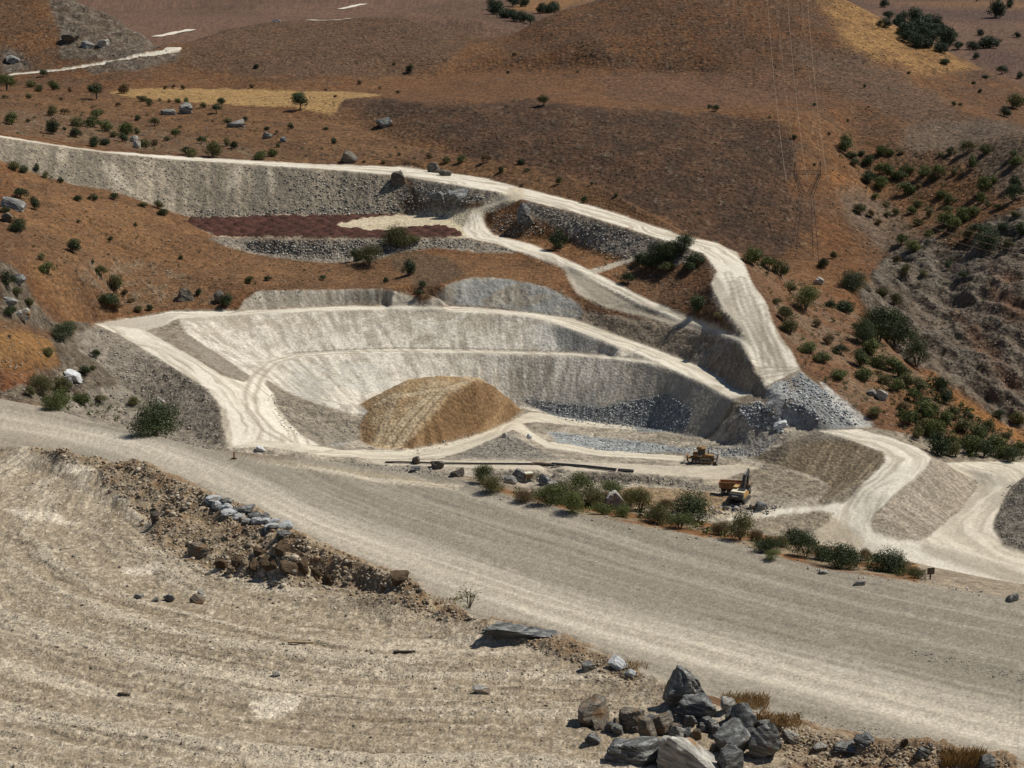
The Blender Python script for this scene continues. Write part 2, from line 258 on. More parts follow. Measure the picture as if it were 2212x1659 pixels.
# ------------------------------------------------------------------ lookups on the finished land
def col_of(a): return np.interp(a, CA, np.arange(NC))
def ground(X, Y):
    """height of the land at a place"""
    r = float(np.interp(Y, RY, np.arange(NR))); c = float(col_of(X / Y))
    i = min(int(r), NR - 2); j = min(max(int(c), 0), NC - 2); fr = r - i; fc = c - j
    return float((GZ[i, j] * (1 - fc) + GZ[i, j + 1] * fc) * (1 - fr) + (GZ[i + 1, j] * (1 - fc) + GZ[i + 1, j + 1] * fc) * fr)
def pick(u, v, ymin=41, ymax=5000):
    """where the sight line through pixel (u,v) first meets the land"""
    t = tanv(v); a = ang(u, v); c = float(col_of(a)); j = min(max(int(c), 0), NC - 2); f = c - j
    z = GZ[:, j] * (1 - f) + GZ[:, j + 1] * f
    d = z + t * RY
    ok = np.where((d >= 0) & (RY > ymin) & (RY < ymax))[0]
    if len(ok) == 0: return None
    i = ok[0]
    if i > 0 and d[i - 1] < 0:
        k = d[i - 1] / (d[i - 1] - d[i]); Y = RY[i - 1] + k * (RY[i] - RY[i - 1])
    else: Y = RY[i]
    return Vector((a * Y, Y, ground(a * Y, Y)))
def metres(p, px): return px / FPX * (p[1] * CP - p[2] * SP)     # size in metres of px photograph pixels at p

# ------------------------------------------------------------------ what covers the land
PU, PV = project(GX, GY, GZ)
wu = (fbm(GX / (0.01 * GY + .3), GY / (0.02 * GY + .3), 5, 5, .65) - .5) * 1.3; wv = (fbm(GX / (0.01 * GY + .3), GY / (0.02 * GY + .3), 5, 9, .65) - .5) * 1.3
def inpoly(poly, ymin=0, ymax=9999, warp=4.0):
    us = [p[0] for p in poly]; vs = [p[1] for p in poly]
    m = np.zeros(GX.shape, bool)
    r0, r1 = np.searchsorted(RY, ymin), np.searchsorted(RY, ymax); A = slice(r0, r1)
    U = PU[A] + wu[A] * (warp * 2); V = PV[A] + wv[A] * warp
    sub = np.where((U >= min(us)) & (U <= max(us)) & (V >= min(vs)) & (V <= max(vs)))
    x = U[sub]; y = V[sub]; r = np.zeros(len(x), bool); n = len(poly)
    for k in range(n):
        x1, y1 = poly[k]; x2, y2 = poly[(k + 1) % n]
        if y1 == y2: continue
        c = ((y1 > y) != (y2 > y)); r ^= c & (x < (x2 - x1) * (y - y1) / (y2 - y1) + x1)
    m[A][sub] = r
    return m
def along(line, X, Y, ymin=0, ymax=9999):
    r0, r1 = np.searchsorted(RY, ymin), np.searchsorted(RY, ymax)
    S = np.zeros(GX.shape, np.float32); O = np.full(GX.shape, 99, np.float32)
    S[r0:r1], O[r0:r1] = along_(line, X[r0:r1], Y[r0:r1], ymin, ymax)
    return S, O
def along_(line, X, Y, ymin=0, ymax=9999):
    """distance along and signed distance from a line of photograph pixels, on the land"""
    P = [pick(u, v, ymin, ymax) for u, v in line]; P = [p for p in P if p is not None]
    best = np.full(X.shape, 1e9); s = np.zeros(X.shape); o = np.zeros(X.shape); acc = 0
    for a, b in zip(P[:-1], P[1:]):
        dx, dy = b.x - a.x, b.y - a.y; l = math.hypot(dx, dy)
        if l < 1e-6: continue
        t = np.clip(((X - a.x) * dx + (Y - a.y) * dy) / l / l, 0, 1)
        ex = X - a.x - t * dx; ey = Y - a.y - t * dy; d = np.hypot(ex, ey); m = d < best
        best[m] = d[m]; s[m] = (acc + t * l)[m]; o[m] = (np.sign(dx * ey - dy * ex) * d)[m]; acc += l
    return s, o
def c3(*c): return np.array(c, np.float32)
def mixc(a, b, f): return a + (b - a) * f[..., None]

CLS = np.zeros(GX.shape, np.int16)            # which piece of the setting
COLR = np.zeros(GX.shape + (3,), np.float32)
DZ = np.zeros(GX.shape)                       # relief added to the land
# --- dry hillsides
n1 = fbm(GX / 60, GY / 60, 4, 11); n2 = fbm(GX / 9, GY / 12, 4, 12); n3 = fbm(GX / 2.2, GY / 3, 3, 13); n4 = vn(GX / .9, GY / 1.6, 14)
ORA, ORB, BRN, DRK, GRY = c3(.165, .078, .034), c3(.215, .112, .050), c3(.115, .065, .037), c3(.085, .048, .028), c3(.175, .14, .105)
COLR[:] = mixc(ORA, ORB, ss(.3, .7, n2 * .6 + n3 * .4))
COLR = mixc(COLR, BRN, ss(.42, .62, n1 * .55 + n2 * .45) * .75)
SCRUB = np.full(GX.shape, .30)                # how thick the thorn cushions stand
def paint(mask, colour, soft=2, amount=1.0):
    global COLR
    w = np.where(mask.any(1))[0]; q = np.where(mask.any(0))[0]; M = np.zeros(GX.shape, np.float32)
    if len(w) == 0: return M
    A = (slice(max(0, w[0] - soft - 2), w[-1] + soft + 3), slice(max(0, q[0] - soft - 2), q[-1] + soft + 3))
    m = blur(mask[A].astype(np.float32), soft) * np.float32(amount); M[A] = m
    cc = colour[A] if colour.ndim == 3 else colour
    COLR[A] = COLR[A] * (1 - m[..., None]) + cc * m[..., None]
    return M
dark = inpoly([(700, 225), (754, 211), (837, 211), (904, 222), (971, 230), (1037, 230), (1104, 218), (1171, 221), (1271, 237), (1400, 243), (1600, 246), (1680, 270), (1740, 320), (1700, 400), (1760, 470), (1690, 560), (1600, 560), (1475, 505), (1371, 446), (1304, 410), (1237, 386), (1171, 366), (1071, 354), (971, 334), (940, 300), (890, 270), (780, 245)], 600, 900, 26)
orange = inpoly([(0, 200), (240, 205), (470, 228), (710, 250), (780, 262), (940, 318), (1071, 352), (1237, 384), (1371, 444), (1540, 523), (1475, 508), (1237, 431), (1131, 405), (870, 358), (567, 347), (300, 325), (0, 285)], 560, 900, 12) | inpoly([(20, 350), (300, 440), (460, 520), (640, 560), (900, 545), (1150, 560), (1230, 640), (1040, 598), (900, 620), (560, 620), (380, 660), (150, 690), (60, 580)], 490, 680, 14)
paint(orange, mixc(c3(.212, .116, .054), c3(.155, .083, .041), ss(.3, .7, n2)), 8, .7)
m = paint(dark, mixc(c3(.115, .062, .036), c3(.075, .045, .029), ss(.3, .7, n2)), 4, .92); SCRUB = SCRUB * (1 - m) + .75 * m
hill = (GY > 930) & (PU > 1090); m = paint(hill, mixc(c3(.155, .076, .036), c3(.115, .064, .037), ss(.35, .65, n2)), 12, .85); SCRUB = SCRUB * (1 - m) + .7 * m
hb = inpoly([(380, 110), (440, 80), (560, 45), (700, 30), (830, 5), (900, 35), (1010, 90), (960, 150), (800, 165), (560, 165), (420, 150)], 960, 1200, 24); m = paint(hb, mixc(c3(.15, .085, .05), c3(.115, .075, .05), n2), 8, .8); SCRUB = SCRUB * (1 - m) + .7 * m
terr = inpoly([(830, 165), (1000, 130), (1090, 150), (1300, 165), (1500, 165), (1650, 200), (1700, 250), (1500, 240), (1271, 234), (1171, 217), (1037, 226), (904, 217), (830, 208)], 800, 1080, 8); m = paint(terr, mixc(c3(.20, .098, .044), c3(.16, .083, .042), n2), 5, .7)
mid = inpoly([(1280, 165), (1700, 150), (1800, 210), (1560, 235), (1330, 215)], 780, 1000, 10); paint(mid, mixc(c3(.175, .095, .055), c3(.15, .08, .045), n3), 8, .8)
gold = inpoly([(1775, 0), (1830, -10), (1900, 36), (2000, 90), (2110, 150), (2060, 158), (1990, 160), (1940, 140), (1870, 125), (1815, 95), (1800, 50)], 820, 1120, 22); m = paint(gold, mixc(c3(.42, .245, .09), c3(.28, .145, .055), ss(.3, .75, n3 * .5 + n2 * .5)), 20, .7); SCRUB = SCRUB * (1 - m * .5)
gold2 = inpoly([(1775, 375), (1790, 370), (1880, 400), (1900, 430), (1850, 440), (1800, 410)], 600, 900, 6); paint(gold2, c3(.27, .12, .04), 5, .7)
far = GY > 1190; m = paint(far, mixc(c3(.185, .108, .072), c3(.135, .082, .056), ss(.35, .65, fbm(GX / 140, GY / 260, 4, 19))), 6, .9); SCRUB = SCRUB * (1 - m * .6)
farg = inpoly([(1095, 20), (1190, 30), (1240, 10), (1330, -10), (1130, -5)], 1300, 3000, 6) | inpoly([(1830, 5), (2212, 5), (2212, 18), (1950, 14)], 1300, 3000, 6); paint(farg, c3(.29, .15, .06), 4, .8)
fard = inpoly([(1900, 20), (2050, 24), (2212, 30), (2212, 50), (2080, 48), (1950, 40)], 1300, 3000, 6) | inpoly([(2080, 110), (2140, 104), (2212, 120), (2212, 170), (2120, 140)], 1100, 3000, 6); paint(fard, c3(.11, .066, .052), 4, .7)
field = inpoly([(238, 202), (255, 196), (283, 190.5), (500, 191.5), (737, 198), (830, 205), (745, 216), (712, 247), (633, 231), (467, 226), (290, 213)], 800, 1000, 8); m = paint(field, mixc(c3(.36, .215, .085), c3(.44, .28, .12), fbm(GX / 30, GY / 2.0, 3, 21)), 1, .95); SCRUB = SCRUB * (1 - m)
lo = inpoly([(0, 560), (40, 585), (70, 640), (95, 680), (120, 700), (200, 700), (180, 740), (230, 780), (300, 800), (300, 850), (120, 880), (0, 870), (0, 760), (100, 745), (120, 720), (60, 700), (0, 690)], 400, 540, 6); m = paint(lo, mixc(c3(.10, .082, .06), c3(.17, .145, .11), ss(.35, .7, n3)), 3, .85)
redl = inpoly([(0, 715), (60, 715), (110, 735), (130, 790), (90, 800), (60, 830), (0, 845)], 400, 540, 5); paint(redl, mixc(c3(.16, .062, .025), c3(.24, .125, .045), ss(830, 760, PV)), 3, .9)
stony = inpoly([(120, 560), (300, 560), (420, 600), (480, 650), (300, 672), (240, 650), (190, 620)], 500, 640, 8) | inpoly([(0, 240), (200, 255), (420, 300), (620, 335), (560, 345), (250, 322), (0, 285)], 640, 900, 8); m = paint(stony, mixc(c3(.165, .095, .05), c3(.2, .15, .10), ss(.45, .7, n3)), 5, .6)
gut = inpoly([(840, 545), (900, 540), (960, 555), (1010, 590), (950, 615), (930, 655), (905, 640), (880, 600), (850, 575)], 540, 660, 6); paint(gut, c3(.11, .075, .045), 4, .7)
# grey rocky ground: ravine wall, strip under the bushes, top-left knoll
rav = inpoly([(1850, 640), (1900, 560), (2000, 520), (2080, 540), (2120, 480), (2212, 440), (2350, 430), (2350, 1000), (2212, 960), (2080, 850), (1950, 770)], 520, 760, 26); m = paint(rav, mixc(c3(.105, .088, .068), c3(.17, .142, .11), ss(.35, .65, n3 * .6 + n2 * .4)), 5, .85)
ravr = inpoly([(2130, 560), (2200, 580), (2240, 700), (2180, 690), (2140, 640)], 560, 760, 8) | inpoly([(2050, 660), (2090, 680), (2212, 830), (2212, 860), (2120, 780)], 540, 760, 8); paint(ravr, c3(.20, .105, .06), 5, .6)
gs = inpoly([(1800, 410), (1850, 400), (1960, 470), (2060, 600), (2000, 620), (1900, 540), (1830, 470)], 560, 800, 26) | inpoly([(1960, 270), (2150, 260), (2300, 290), (2300, 430), (2150, 420), (2080, 350), (1950, 320)], 660, 860, 26); m = paint(gs, mixc(c3(.20, .165, .125), c3(.15, .115, .085), n3), 14, .6); SCRUB = SCRUB * (1 - m) + .6 * m
gm = inpoly([(1700, 90), (1820, 110), (1960, 160), (2080, 250), (2050, 300), (1900, 240), (1760, 170)], 780, 1000, 26); m = paint(gm, mixc(c3(.14, .10, .075), c3(.11, .075, .053), n3), 18, .55); SCRUB = SCRUB * (1 - m) + .8 * m
kn = inpoly([(95, -10), (175, 0), (260, 40), (330, 82), (352, 100), (300, 122), (230, 135), (130, 128), (125, 60)], 960, 1150, 14) | inpoly([(0, 95), (40, 110), (75, 148), (0, 158)], 960, 1150, 6) | inpoly([(180, 145), (330, 122), (390, 108), (380, 130), (290, 155), (200, 160)], 930, 1060, 6); m = paint(kn, mixc(c3(.12, .098, .075), c3(.21, .185, .15), ss(.4, .7, n3)), 3, .8)
ROCKY = blur((rav | kn | lo).astype(float), 3)
rs = inpoly([(1612, 545), (1700, 590), (1800, 640), (1900, 720), (1960, 790), (2212, 950), (2212, 1000), (2000, 980), (1900, 930), (1800, 850), (1730, 780), (1660, 650)], 430, 640, 16); m = paint(rs, mixc(c3(.20, .135, .085), c3(.17, .085, .042), ss(.4, .6, n2)), 4, .7)
orr = inpoly([(1985, 800), (2030, 810), (2100, 855), (2212, 930), (2212, 965), (2110, 900), (2020, 850)], 430, 560, 4); paint(orr, c3(.27, .125, .04), 3, .8)
DZ += np.where(GY > 150, (n1 - .5) * np.clip((GY - 700) / 300, 0, 1) * 3.0, 0)
cush = ss(.55, .8, n3 * .55 + n4 * .45)
DZ += np.where(GY > 150, SCRUB * cush * .55 + (n3 - .5) * .35, 0)
DZ += ss(1500, 1900, GY) * (fbm(GX / 220, GY / 320, 4, 18) - .5) * 16
DZ += ss(640, 760, GY) * ss(1250, 1100, GY) * (fbm(GX / 34 + GY / 90, GY / 110, 3, 20) - .5) * 3 * (~field)
rib = 1 - 2 * np.abs(fbm(GX / 9 + GY / 14, GY / 30 - GX / 30, 3, 16) - .5); DZ += ROCKY * ((fbm(GX / 5, GY / 5, 4, 15) - .5) * 3.5 + (rib - .75) * 4 * ss(1500, 1900, PU)); COLR[:] = mixc(COLR, c3(.20, .175, .14), (ROCKY * ss(.80, .95, rib) * .5 * ss(1500, 1900, PU)).astype(np.float32))
COLR = mixc(COLR, c3(.055, .042, .026), np.where(GY > 150, np.clip(SCRUB * 1.15, 0, .8) * ss(.60, .80, n3 * .5 + n4 * .5), 0))
COLR = mixc(COLR, c3(.30, .24, .17), np.where(GY > 150, SCRUB * .5 * ss(.66, .85, vn(GX / 1.1, GY / 2.2, 17) * .6 + n3 * .4), 0))

COLR *= np.where(GY > 640, .74, .84)[..., None].astype(np.float32)
# --- worked ground
def piece(cls, poly, ymin, ymax, warp=2.5):
    m = inpoly(poly, ymin, ymax, warp); CLS[m] = cls; return m
def rubble(scale, s=0): return fbm(GX / scale, GY / scale, 3, 40 + s)
gravel_c = mixc(c3(.155, .135, .105), c3(.26, .23, .185), ss(.3, .75, rubble(1.3)))
flat = np.zeros(GX.shape, np.float32)          # worked ground loses the hillside's cushions
def work(mask, colour, soft=1, amount=1.0, dz=None):
    global DZ, flat
    m = paint(mask, colour, soft, amount)
    DZ = DZ * (1 - m) + (0 if dz is None else dz) * m
    flat = np.maximum(flat, m)
    return m
WORKS = None
SCREE, WALL, FLOOR, MOUND, DUMP, BENCH, BERM, ROAD, HAUL, BROAD, PROAD, BANK, FIELD, FROAD, HEAP, RUB = range(1, 17)
CLS[field] = FIELD
works = inpoly([(206, 700), (383, 668), (515, 668), (1260, 672), (1640, 745), (1730, 800), (1880, 922), (2212, 985), (2400, 1000), (2400, 1330), (2212, 1300), (1900, 1220), (1000, 1112), (480, 985), (470, 860)], 335, 576, 2); CLS[works] = BANK
work(works, mixc(c3(.19, .155, .115), c3(.26, .22, .165), ss(.35, .65, rubble(2.0, 2))), 1, 1, (rubble(1.8, 5) - .5) * .7)
# scree bank below the haul road, with chutes running down it
bank1 = piece(SCREE, [(-300, 226)] + [(u, v) for u, v, _ in HAUL_LO[1:12]] + [(800, 373), (870, 381), (890, 420), (860, 440), (900, 455), (800, 464), (567, 467), (417, 472), (383, 463), (300, 433), (233, 410), (150, 397), (83, 377), (0, 347), (-300, 300)], 600, 720, 3)
chute = fbm(GX / 2.6 + GY * .05, GY / 30, 4, 51); bl = fbm(GX / 12, GY / 40, 3, 52)
sc = mixc(c3(.175, .148, .112), c3(.30, .252, .188), ss(.4, .75, chute * .6 + bl * .4)); sc = mixc(sc, c3(.12, .105, .085), ss(.55, .75, rubble(1.0, 3)) * .7)
work(bank1, sc, 1, 1, (chute - .5) * .8 + (rubble(1.4, 4) - .5) * .9)
dk = inpoly([(545, 362), (572, 362), (580, 400), (560, 470), (540, 450), (555, 400)], 600, 720, 4); paint(dk, c3(.11, .098, .08), 3, .6)
for q in ([(500, 358), (530, 358), (520, 400), (490, 420)], [(575, 358), (590, 362), (598, 420), (580, 400)], [(220, 345), (245, 350), (300, 430), (270, 415), (230, 380)], [(130, 318), (150, 320), (140, 350), (120, 345)]): paint(inpoly(q, 600, 720, 4), c3(.46, .40, .31), 3, .55)
# rubble skirts: under platform, beside haul road
rub1 = piece(SCREE, [(450, 513), (600, 516), (737, 516), (1000, 514), (1030, 520), (1130, 545), (1060, 548), (940, 535), (860, 545), (800, 565), (720, 568), (640, 562), (553, 550), (480, 530)], 560, 660, 3)
rub2 = piece(SCREE, [(1137, 435), (1237, 459), (1337, 489), (1437, 522), (1525, 552), (1500, 560), (1440, 580), (1360, 560), (1260, 530), (1180, 480), (1130, 465)], 500, 660, 4)
rub3 = piece(SCREE, [(880, 382), (1004, 405), (1085, 420), (1060, 436), (1000, 440), (960, 470), (880, 462), (930, 440), (900, 430), (890, 400)], 600, 720, 4)
g2 = mixc(c3(.15, .13, .105), c3(.27, .24, .195), ss(.35, .7, rubble(1.0, 7)))
work(rub1 | rub2 | rub3, g2, 2, .9, (rubble(1.6, 8) - .5) * 1.3)
outs = piece(BANK, [(206, 702), (260, 725), (330, 768), (400, 811), (450, 843), (474, 880), (482, 930), (492, 968), (440, 985), (300, 950), (180, 905), (100, 880), (150, 855), (260, 830), (220, 790), (170, 760), (160, 730)], 420, 545, 3)
work(outs, mixc(c3(.165, .14, .11), c3(.24, .205, .165), ss(.3, .7, rubble(1.6, 9))), 1, 1, (rubble(2.2, 10) - .5) * 1.2)
# pit wall: streaks run down the slope
BX, BY_ = pt(1170, 900, 440)[0], 425.0
th = np.arctan2(GX - BX, GY - BY_); rr = np.hypot(GX - BX, GY - BY_)
st = fbm(th * 95, rr * .16, 4, 61); stf = fbm(th * 240, rr * .5, 3, 62); ly = fbm(th * 14, rr * .35, 4, 63)
wpoly = [(383, 683), (533, 676), (737, 666), (904, 665), (1037, 671), (1137, 679), (1204, 698), (1271, 721), (1337, 748), (1404, 771), (1475, 806), (1530, 832), (1590, 864), (1570, 900), (1540, 940), (1525, 950), (1475, 944), (1404, 930), (1304, 922), (1204, 902), (1130, 882), (1060, 885), (980, 892), (777, 897), (737, 888), (683, 872), (633, 853), (580, 823), (545, 815), (480, 770), (400, 720)]
wall = piece(WALL, wpoly, 478, 570, 2)
wc = mixc(c3(.36, .318, .255), c3(.60, .55, .465), ss(.34, .6, st * .55 + ly * .25 + stf * .2)); fk = fbm(th * 420, rr * .9, 3, 64); wc = mixc(wc, c3(.23, .20, .155), ss(.52, .72, stf * .5 + fk * .5) * .6); wc = mixc(wc, c3(.70, .64, .54), ss(.60, .74, fk * .6 + st * .4) * .5)
blue = np.clip(ss(1120, 1300, PU) * ss(800, 880, PV) + .6 * ss(730, 690, PU) * ss(770, 800, PV) * ss(580, 650, PU), 0, 1) * ss(.35, .6, ly + .1)
wc = mixc(wc, c3(.215, .215, .20), blue * .8)
wc = mixc(wc, c3(.30, .265, .21), ss(1280, 1420, PU) * .7)
wc = mixc(wc, c3(.33, .28, .21), ss(.5, .62, ly) * ss(740, 690, PV) * .6)
work(wall, wc, 1, 1, (st - .5) * .22 + (stf - .5) * .1 + (rubble(1.5, 12) - .5) * .25)
wtri = inpoly([(400, 720), (470, 770), (540, 812), (520, 822), (470, 800), (400, 745), (378, 725)], 470, 570, 3); CLS[wtri] = WALL; paint(wtri, mixc(c3(.20, .17, .13), c3(.27, .235, .19), rubble(1.5, 13)), 2, .9)
wh = inpoly([(1165, 700), (1195, 705), (1215, 755), (1175, 760), (1150, 735)], 500, 570, 4); paint(wh, c3(.62, .59, .53), 3, .6)
bz = inpoly([(1190, 705), (1240, 710), (1260, 740), (1240, 765), (1210, 760)], 500, 570, 4); paint(bz, c3(.19, .195, .185), 3, .7)
bz2 = inpoly([(730, 780), (830, 790), (850, 835), (780, 850), (720, 830)], 500, 570, 5); paint(bz2, c3(.42, .42, .38), 5, .35)
cut = piece(WALL, [(517, 668), (530, 648), (560, 628), (650, 626), (737, 625), (820, 624), (880, 634), (914, 655), (945, 640), (965, 615), (1020, 598), (1100, 603), (1180, 620), (1240, 650), (1260, 672), (1250, 686), (1137, 672), (1037, 662), (904, 657), (737, 659), (533, 670)], 540, 600, 2.5)
work(cut, mixc(mixc(c3(.25, .215, .17), c3(.42, .38, .31), ss(.35, .7, st * .5 + stf * .5)), c3(.29, .285, .26), ss(940, 1010, PU) * ss(.4, .6, ly)), 1, 1, (st - .5) * .6 + (rubble(1.2, 14) - .5) * .7)
dkb = piece(BANK, [(1240, 690), (1300, 680), (1400, 690), (1475, 704), (1545, 724), (1595, 745), (1630, 800), (1652, 838), (1610, 850), (1570, 825), (1525, 795), (1475, 775), (1437, 760), (1371, 735), (1304, 710)], 490, 580, 2.5)
work(dkb, mixc(c3(.19, .152, .112), c3(.23, .205, .172), ss(.4, .7, rubble(2, 15)) * ss(1400, 1550, PU)), 1, 1, (rubble(1.8, 16) - .5) * 1.2)
# pit floor and its heaps
floor = piece(FLOOR, [(482, 962), (530, 930), (600, 880), (690, 880), (790, 900), (850, 903), (980, 893), (1087, 884), (1204, 902), (1304, 922), (1404, 930), (1475, 944), (1525, 950), (1545, 935), (1585, 890), (1640, 862), (1700, 915), (1768, 931), (1700, 960), (1622, 992), (1672, 1004), (1765, 1031), (1795, 1053), (1768, 1088), (1700, 1110), (1560, 1125), (1400, 1130), (1000, 1110), (700, 1030), (500, 1000)], 405, 540, 2)
fl = mixc(c3(.24, .205, .16), c3(.37, .32, .25), ss(.35, .65, fbm(GX / 6, GY / 4, 4, 71))); fl = mixc(fl, c3(.16, .14, .11), ss(.55, .75, rubble(1.2, 17)) * .6)
work(floor, fl, 1, 1, (rubble(1.4, 18) - .5) * .7)
for q, cc, a in (([(1120, 860), (1204, 870), (1304, 880), (1440, 850), (1500, 880), (1480, 930), (1404, 935), (1304, 922), (1204, 905)], c3(.15, .165, .17), .8), ([(1180, 930), (1260, 940), (1420, 958), (1500, 975), (1400, 978), (1280, 970), (1200, 955)], c3(.27, .295, .30), .8), ([(980, 990), (1060, 950), (1105, 935), (1150, 965), (1210, 992)], c3(.185, .17, .145), .8), ([(680, 935), (740, 920), (770, 950), (720, 965)], c3(.27, .275, .26), .7),
                ([(560, 940), (580, 828), (640, 860), (740, 895), (785, 905), (785, 950), (700, 960), (620, 945)], c3(.20, .17, .13), .85), ([(1050, 1020), (1368, 1025), (1560, 1042), (1560, 1062), (1368, 1044), (1050, 1040)], c3(.22, .19, .15), .8), ([(1380, 1050), (1560, 1066), (1600, 1080), (1560, 1110), (1380, 1100), (1250, 1075)], c3(.22, .145, .075), .8), ([(1560, 1020), (1680, 1010), (1760, 1035), (1785, 1055), (1740, 1080), (1640, 1060)], c3(.20, .165, .12), .85),
                ([(1590, 940), (1690, 930), (1650, 975), (1560, 985)], c3(.235, .22, .195), .7), ([(1480, 965), (1620, 975), (1610, 990), (1480, 985)], c3(.30, .30, .285), .6)):
    paint(inpoly(q, 405, 540, 3), mixc(cc * .75, cc * 1.25, ss(.3, .7, rubble(1.1, 19))), 2, a)
rubz = inpoly([(1652, 838), (1725, 803), (1780, 842), (1830, 888), (1872, 920), (1768, 930), (1700, 915), (1640, 900), (1600, 880), (1620, 862)], 440, 520, 3); CLS[rubz] = SCREE
work(rubz, mixc(mixc(c3(.20, .165, .125), c3(.30, .30, .29), ss(.4, .6, fbm(GX / 5, GY / 5, 3, 77))), c3(.17, .18, .185), ss(1690, 1740, PU) * .7), 1, 1, (rubble(1.8, 20) - .5) * .7)
paint(inpoly([(1770, 822), (1790, 835), (1890, 920), (1850, 925), (1800, 880)], 440, 520, 3), c3(.42, .41, .38), 2, .8)
# the tan mound of soil
MP = [(781, 955), (776, 920), (793, 888), (776, 873), (837, 840), (884, 818), (951, 811), (1037, 815), (1071, 833), (1104, 860), (1131, 886), (1104, 908), (1054, 932), (971, 955), (887, 969), (821, 969)]
mnd = piece(MOUND, MP, 455, 516, 2)
ms, mo = along([(871, 962), (925, 905), (977, 846), (1027, 822)], GX, GY, 455, 516)
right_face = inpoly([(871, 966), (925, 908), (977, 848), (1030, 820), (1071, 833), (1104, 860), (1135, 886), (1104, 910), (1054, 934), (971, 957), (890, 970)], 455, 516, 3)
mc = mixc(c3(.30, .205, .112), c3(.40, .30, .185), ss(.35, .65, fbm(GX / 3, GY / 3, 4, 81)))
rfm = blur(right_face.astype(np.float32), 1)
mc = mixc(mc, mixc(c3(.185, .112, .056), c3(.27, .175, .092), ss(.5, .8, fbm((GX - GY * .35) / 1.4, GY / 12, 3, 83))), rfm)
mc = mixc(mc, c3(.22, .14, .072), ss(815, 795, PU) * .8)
for ln in ([(858, 966), (900, 906), (950, 852), (1004, 826)], [(838, 962), (876, 905), (932, 852)], [(812, 958), (838, 900), (852, 856)], [(825, 866), (900, 850), (985, 838)]):
    s_, o_ = along(ln, GX, GY, 455, 516); a_ = np.abs(o_)
    mc = mixc(mc, c3(.50, .40, .265), ss(2.0, 1.2, a_) * .55 * (1 - rfm)); mc = mixc(mc, c3(.20, .135, .07), ss(.45, .15, np.abs(a_ - 1.4)) * .55 * (1 - rfm))
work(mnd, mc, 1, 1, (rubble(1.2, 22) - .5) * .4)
# dump platform: rows of dark red heaps and a bare pale apron
plat = piece(FLOOR, [(400, 479), (417, 472), (567, 466), (737, 464), (900, 462), (960, 455), (1030, 448), (1100, 408), (1135, 422), (1100, 444), (1044, 462), (1048, 487), (1060, 505), (1010, 514), (737, 516), (467, 512)], 600, 700, 2)
work(plat, mixc(c3(.42, .35, .24), c3(.52, .45, .33), fbm(GX / 8, GY / 3, 3, 85)), 1, 1, 0)
dump = piece(DUMP, [(398, 479), (417, 471), (500, 470), (567, 466), (680, 467), (737, 463), (820, 461), (865, 465), (800, 470), (735, 484), (715, 488), (760, 493), (810, 499), (850, 496), (905, 488), (950, 487), (985, 498), (1002, 510), (960, 514), (850, 515), (737, 515), (467, 511)], 600, 700, 1.5)
hx = GX / 5.2; hy = GY / 6.0; ci = np.floor(hy); hx = hx + .5 * (ci % 2); fx = hx - np.floor(hx) - .5 + .3 * (_h(np.floor(hx), ci, 3) - .5); fy = hy - ci - .5
heap = np.clip(1 - (fx * fx + fy * fy) * 3.6, 0, 1) * (1.1 + .8 * _h(np.floor(hx), ci, 5))
work(dump, mixc(c3(.050, .022, .016), c3(.082, .036, .026), ss(.3, .7, rubble(2, 23))), 0, 1, heap * .55 + (rubble(1, 24) - .5) * .4)
# fill embankment
emL = piece(BANK, [(1622, 990), (1700, 957), (1768, 931), (1825, 946), (1910, 980), (1913, 998), (1842, 1050), (1765, 1087), (1793, 1053), (1765, 1030), (1672, 1003)], 405, 480, 2)
es = fbm(GX / 1.2 - GY * .5, GY / 9 + GX * .1, 3, 86)
work(emL, mixc(mixc(c3(.16, .122, .08), c3(.245, .195, .13), ss(.4, .7, es)), c3(.19, .175, .15), ss(960, 940, PV) * .7), 1, 1, (es - .5) * .5)
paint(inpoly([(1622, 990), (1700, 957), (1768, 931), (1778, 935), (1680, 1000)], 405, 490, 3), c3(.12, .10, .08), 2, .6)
emR = piece(BANK, [(2008, 986), (2042, 1000), (2108, 1043), (2108, 1050), (2068, 1106), (1988, 1170), (1900, 1152), (1878, 1140), (1884, 1118), (1942, 1062), (1995, 1015)], 380, 460, 2)
er = fbm(GX / 1.0 + GY * .7, GY / 14 - GX * .1, 3, 87)
work(emR, mixc(c3(.25, .21, .16), c3(.34, .29, .228), ss(.35, .7, er)), 1, 1, (er - .5) * .35)
# lower banks at the right edge
lb = piece(BANK, [(2212, 1030), (2165, 1085), (2142, 1139), (2168, 1179), (2212, 1195), (2500, 1250), (2500, 1000)], 380, 470, 2); work(lb, gravel_c * .8, 1, 1, (rubble(2, 25) - .5) * 1.2)
lb2 = piece(BANK, [(1560, 1125), (1700, 1112), (1765, 1090), (1825, 1090), (1842, 1100), (1742, 1150), (1730, 1170), (1858, 1195), (1942, 1211), (2008, 1231), (2108, 1278), (2212, 1298), (2500, 1340), (2300, 1420), (1500, 1250)], 250, 420, 2); work(lb2, mixc(c3(.21, .175, .13), c3(.30, .25, .18), rubble(2, 26)), 1, 1, (rubble(2, 27) - .5) * .8)
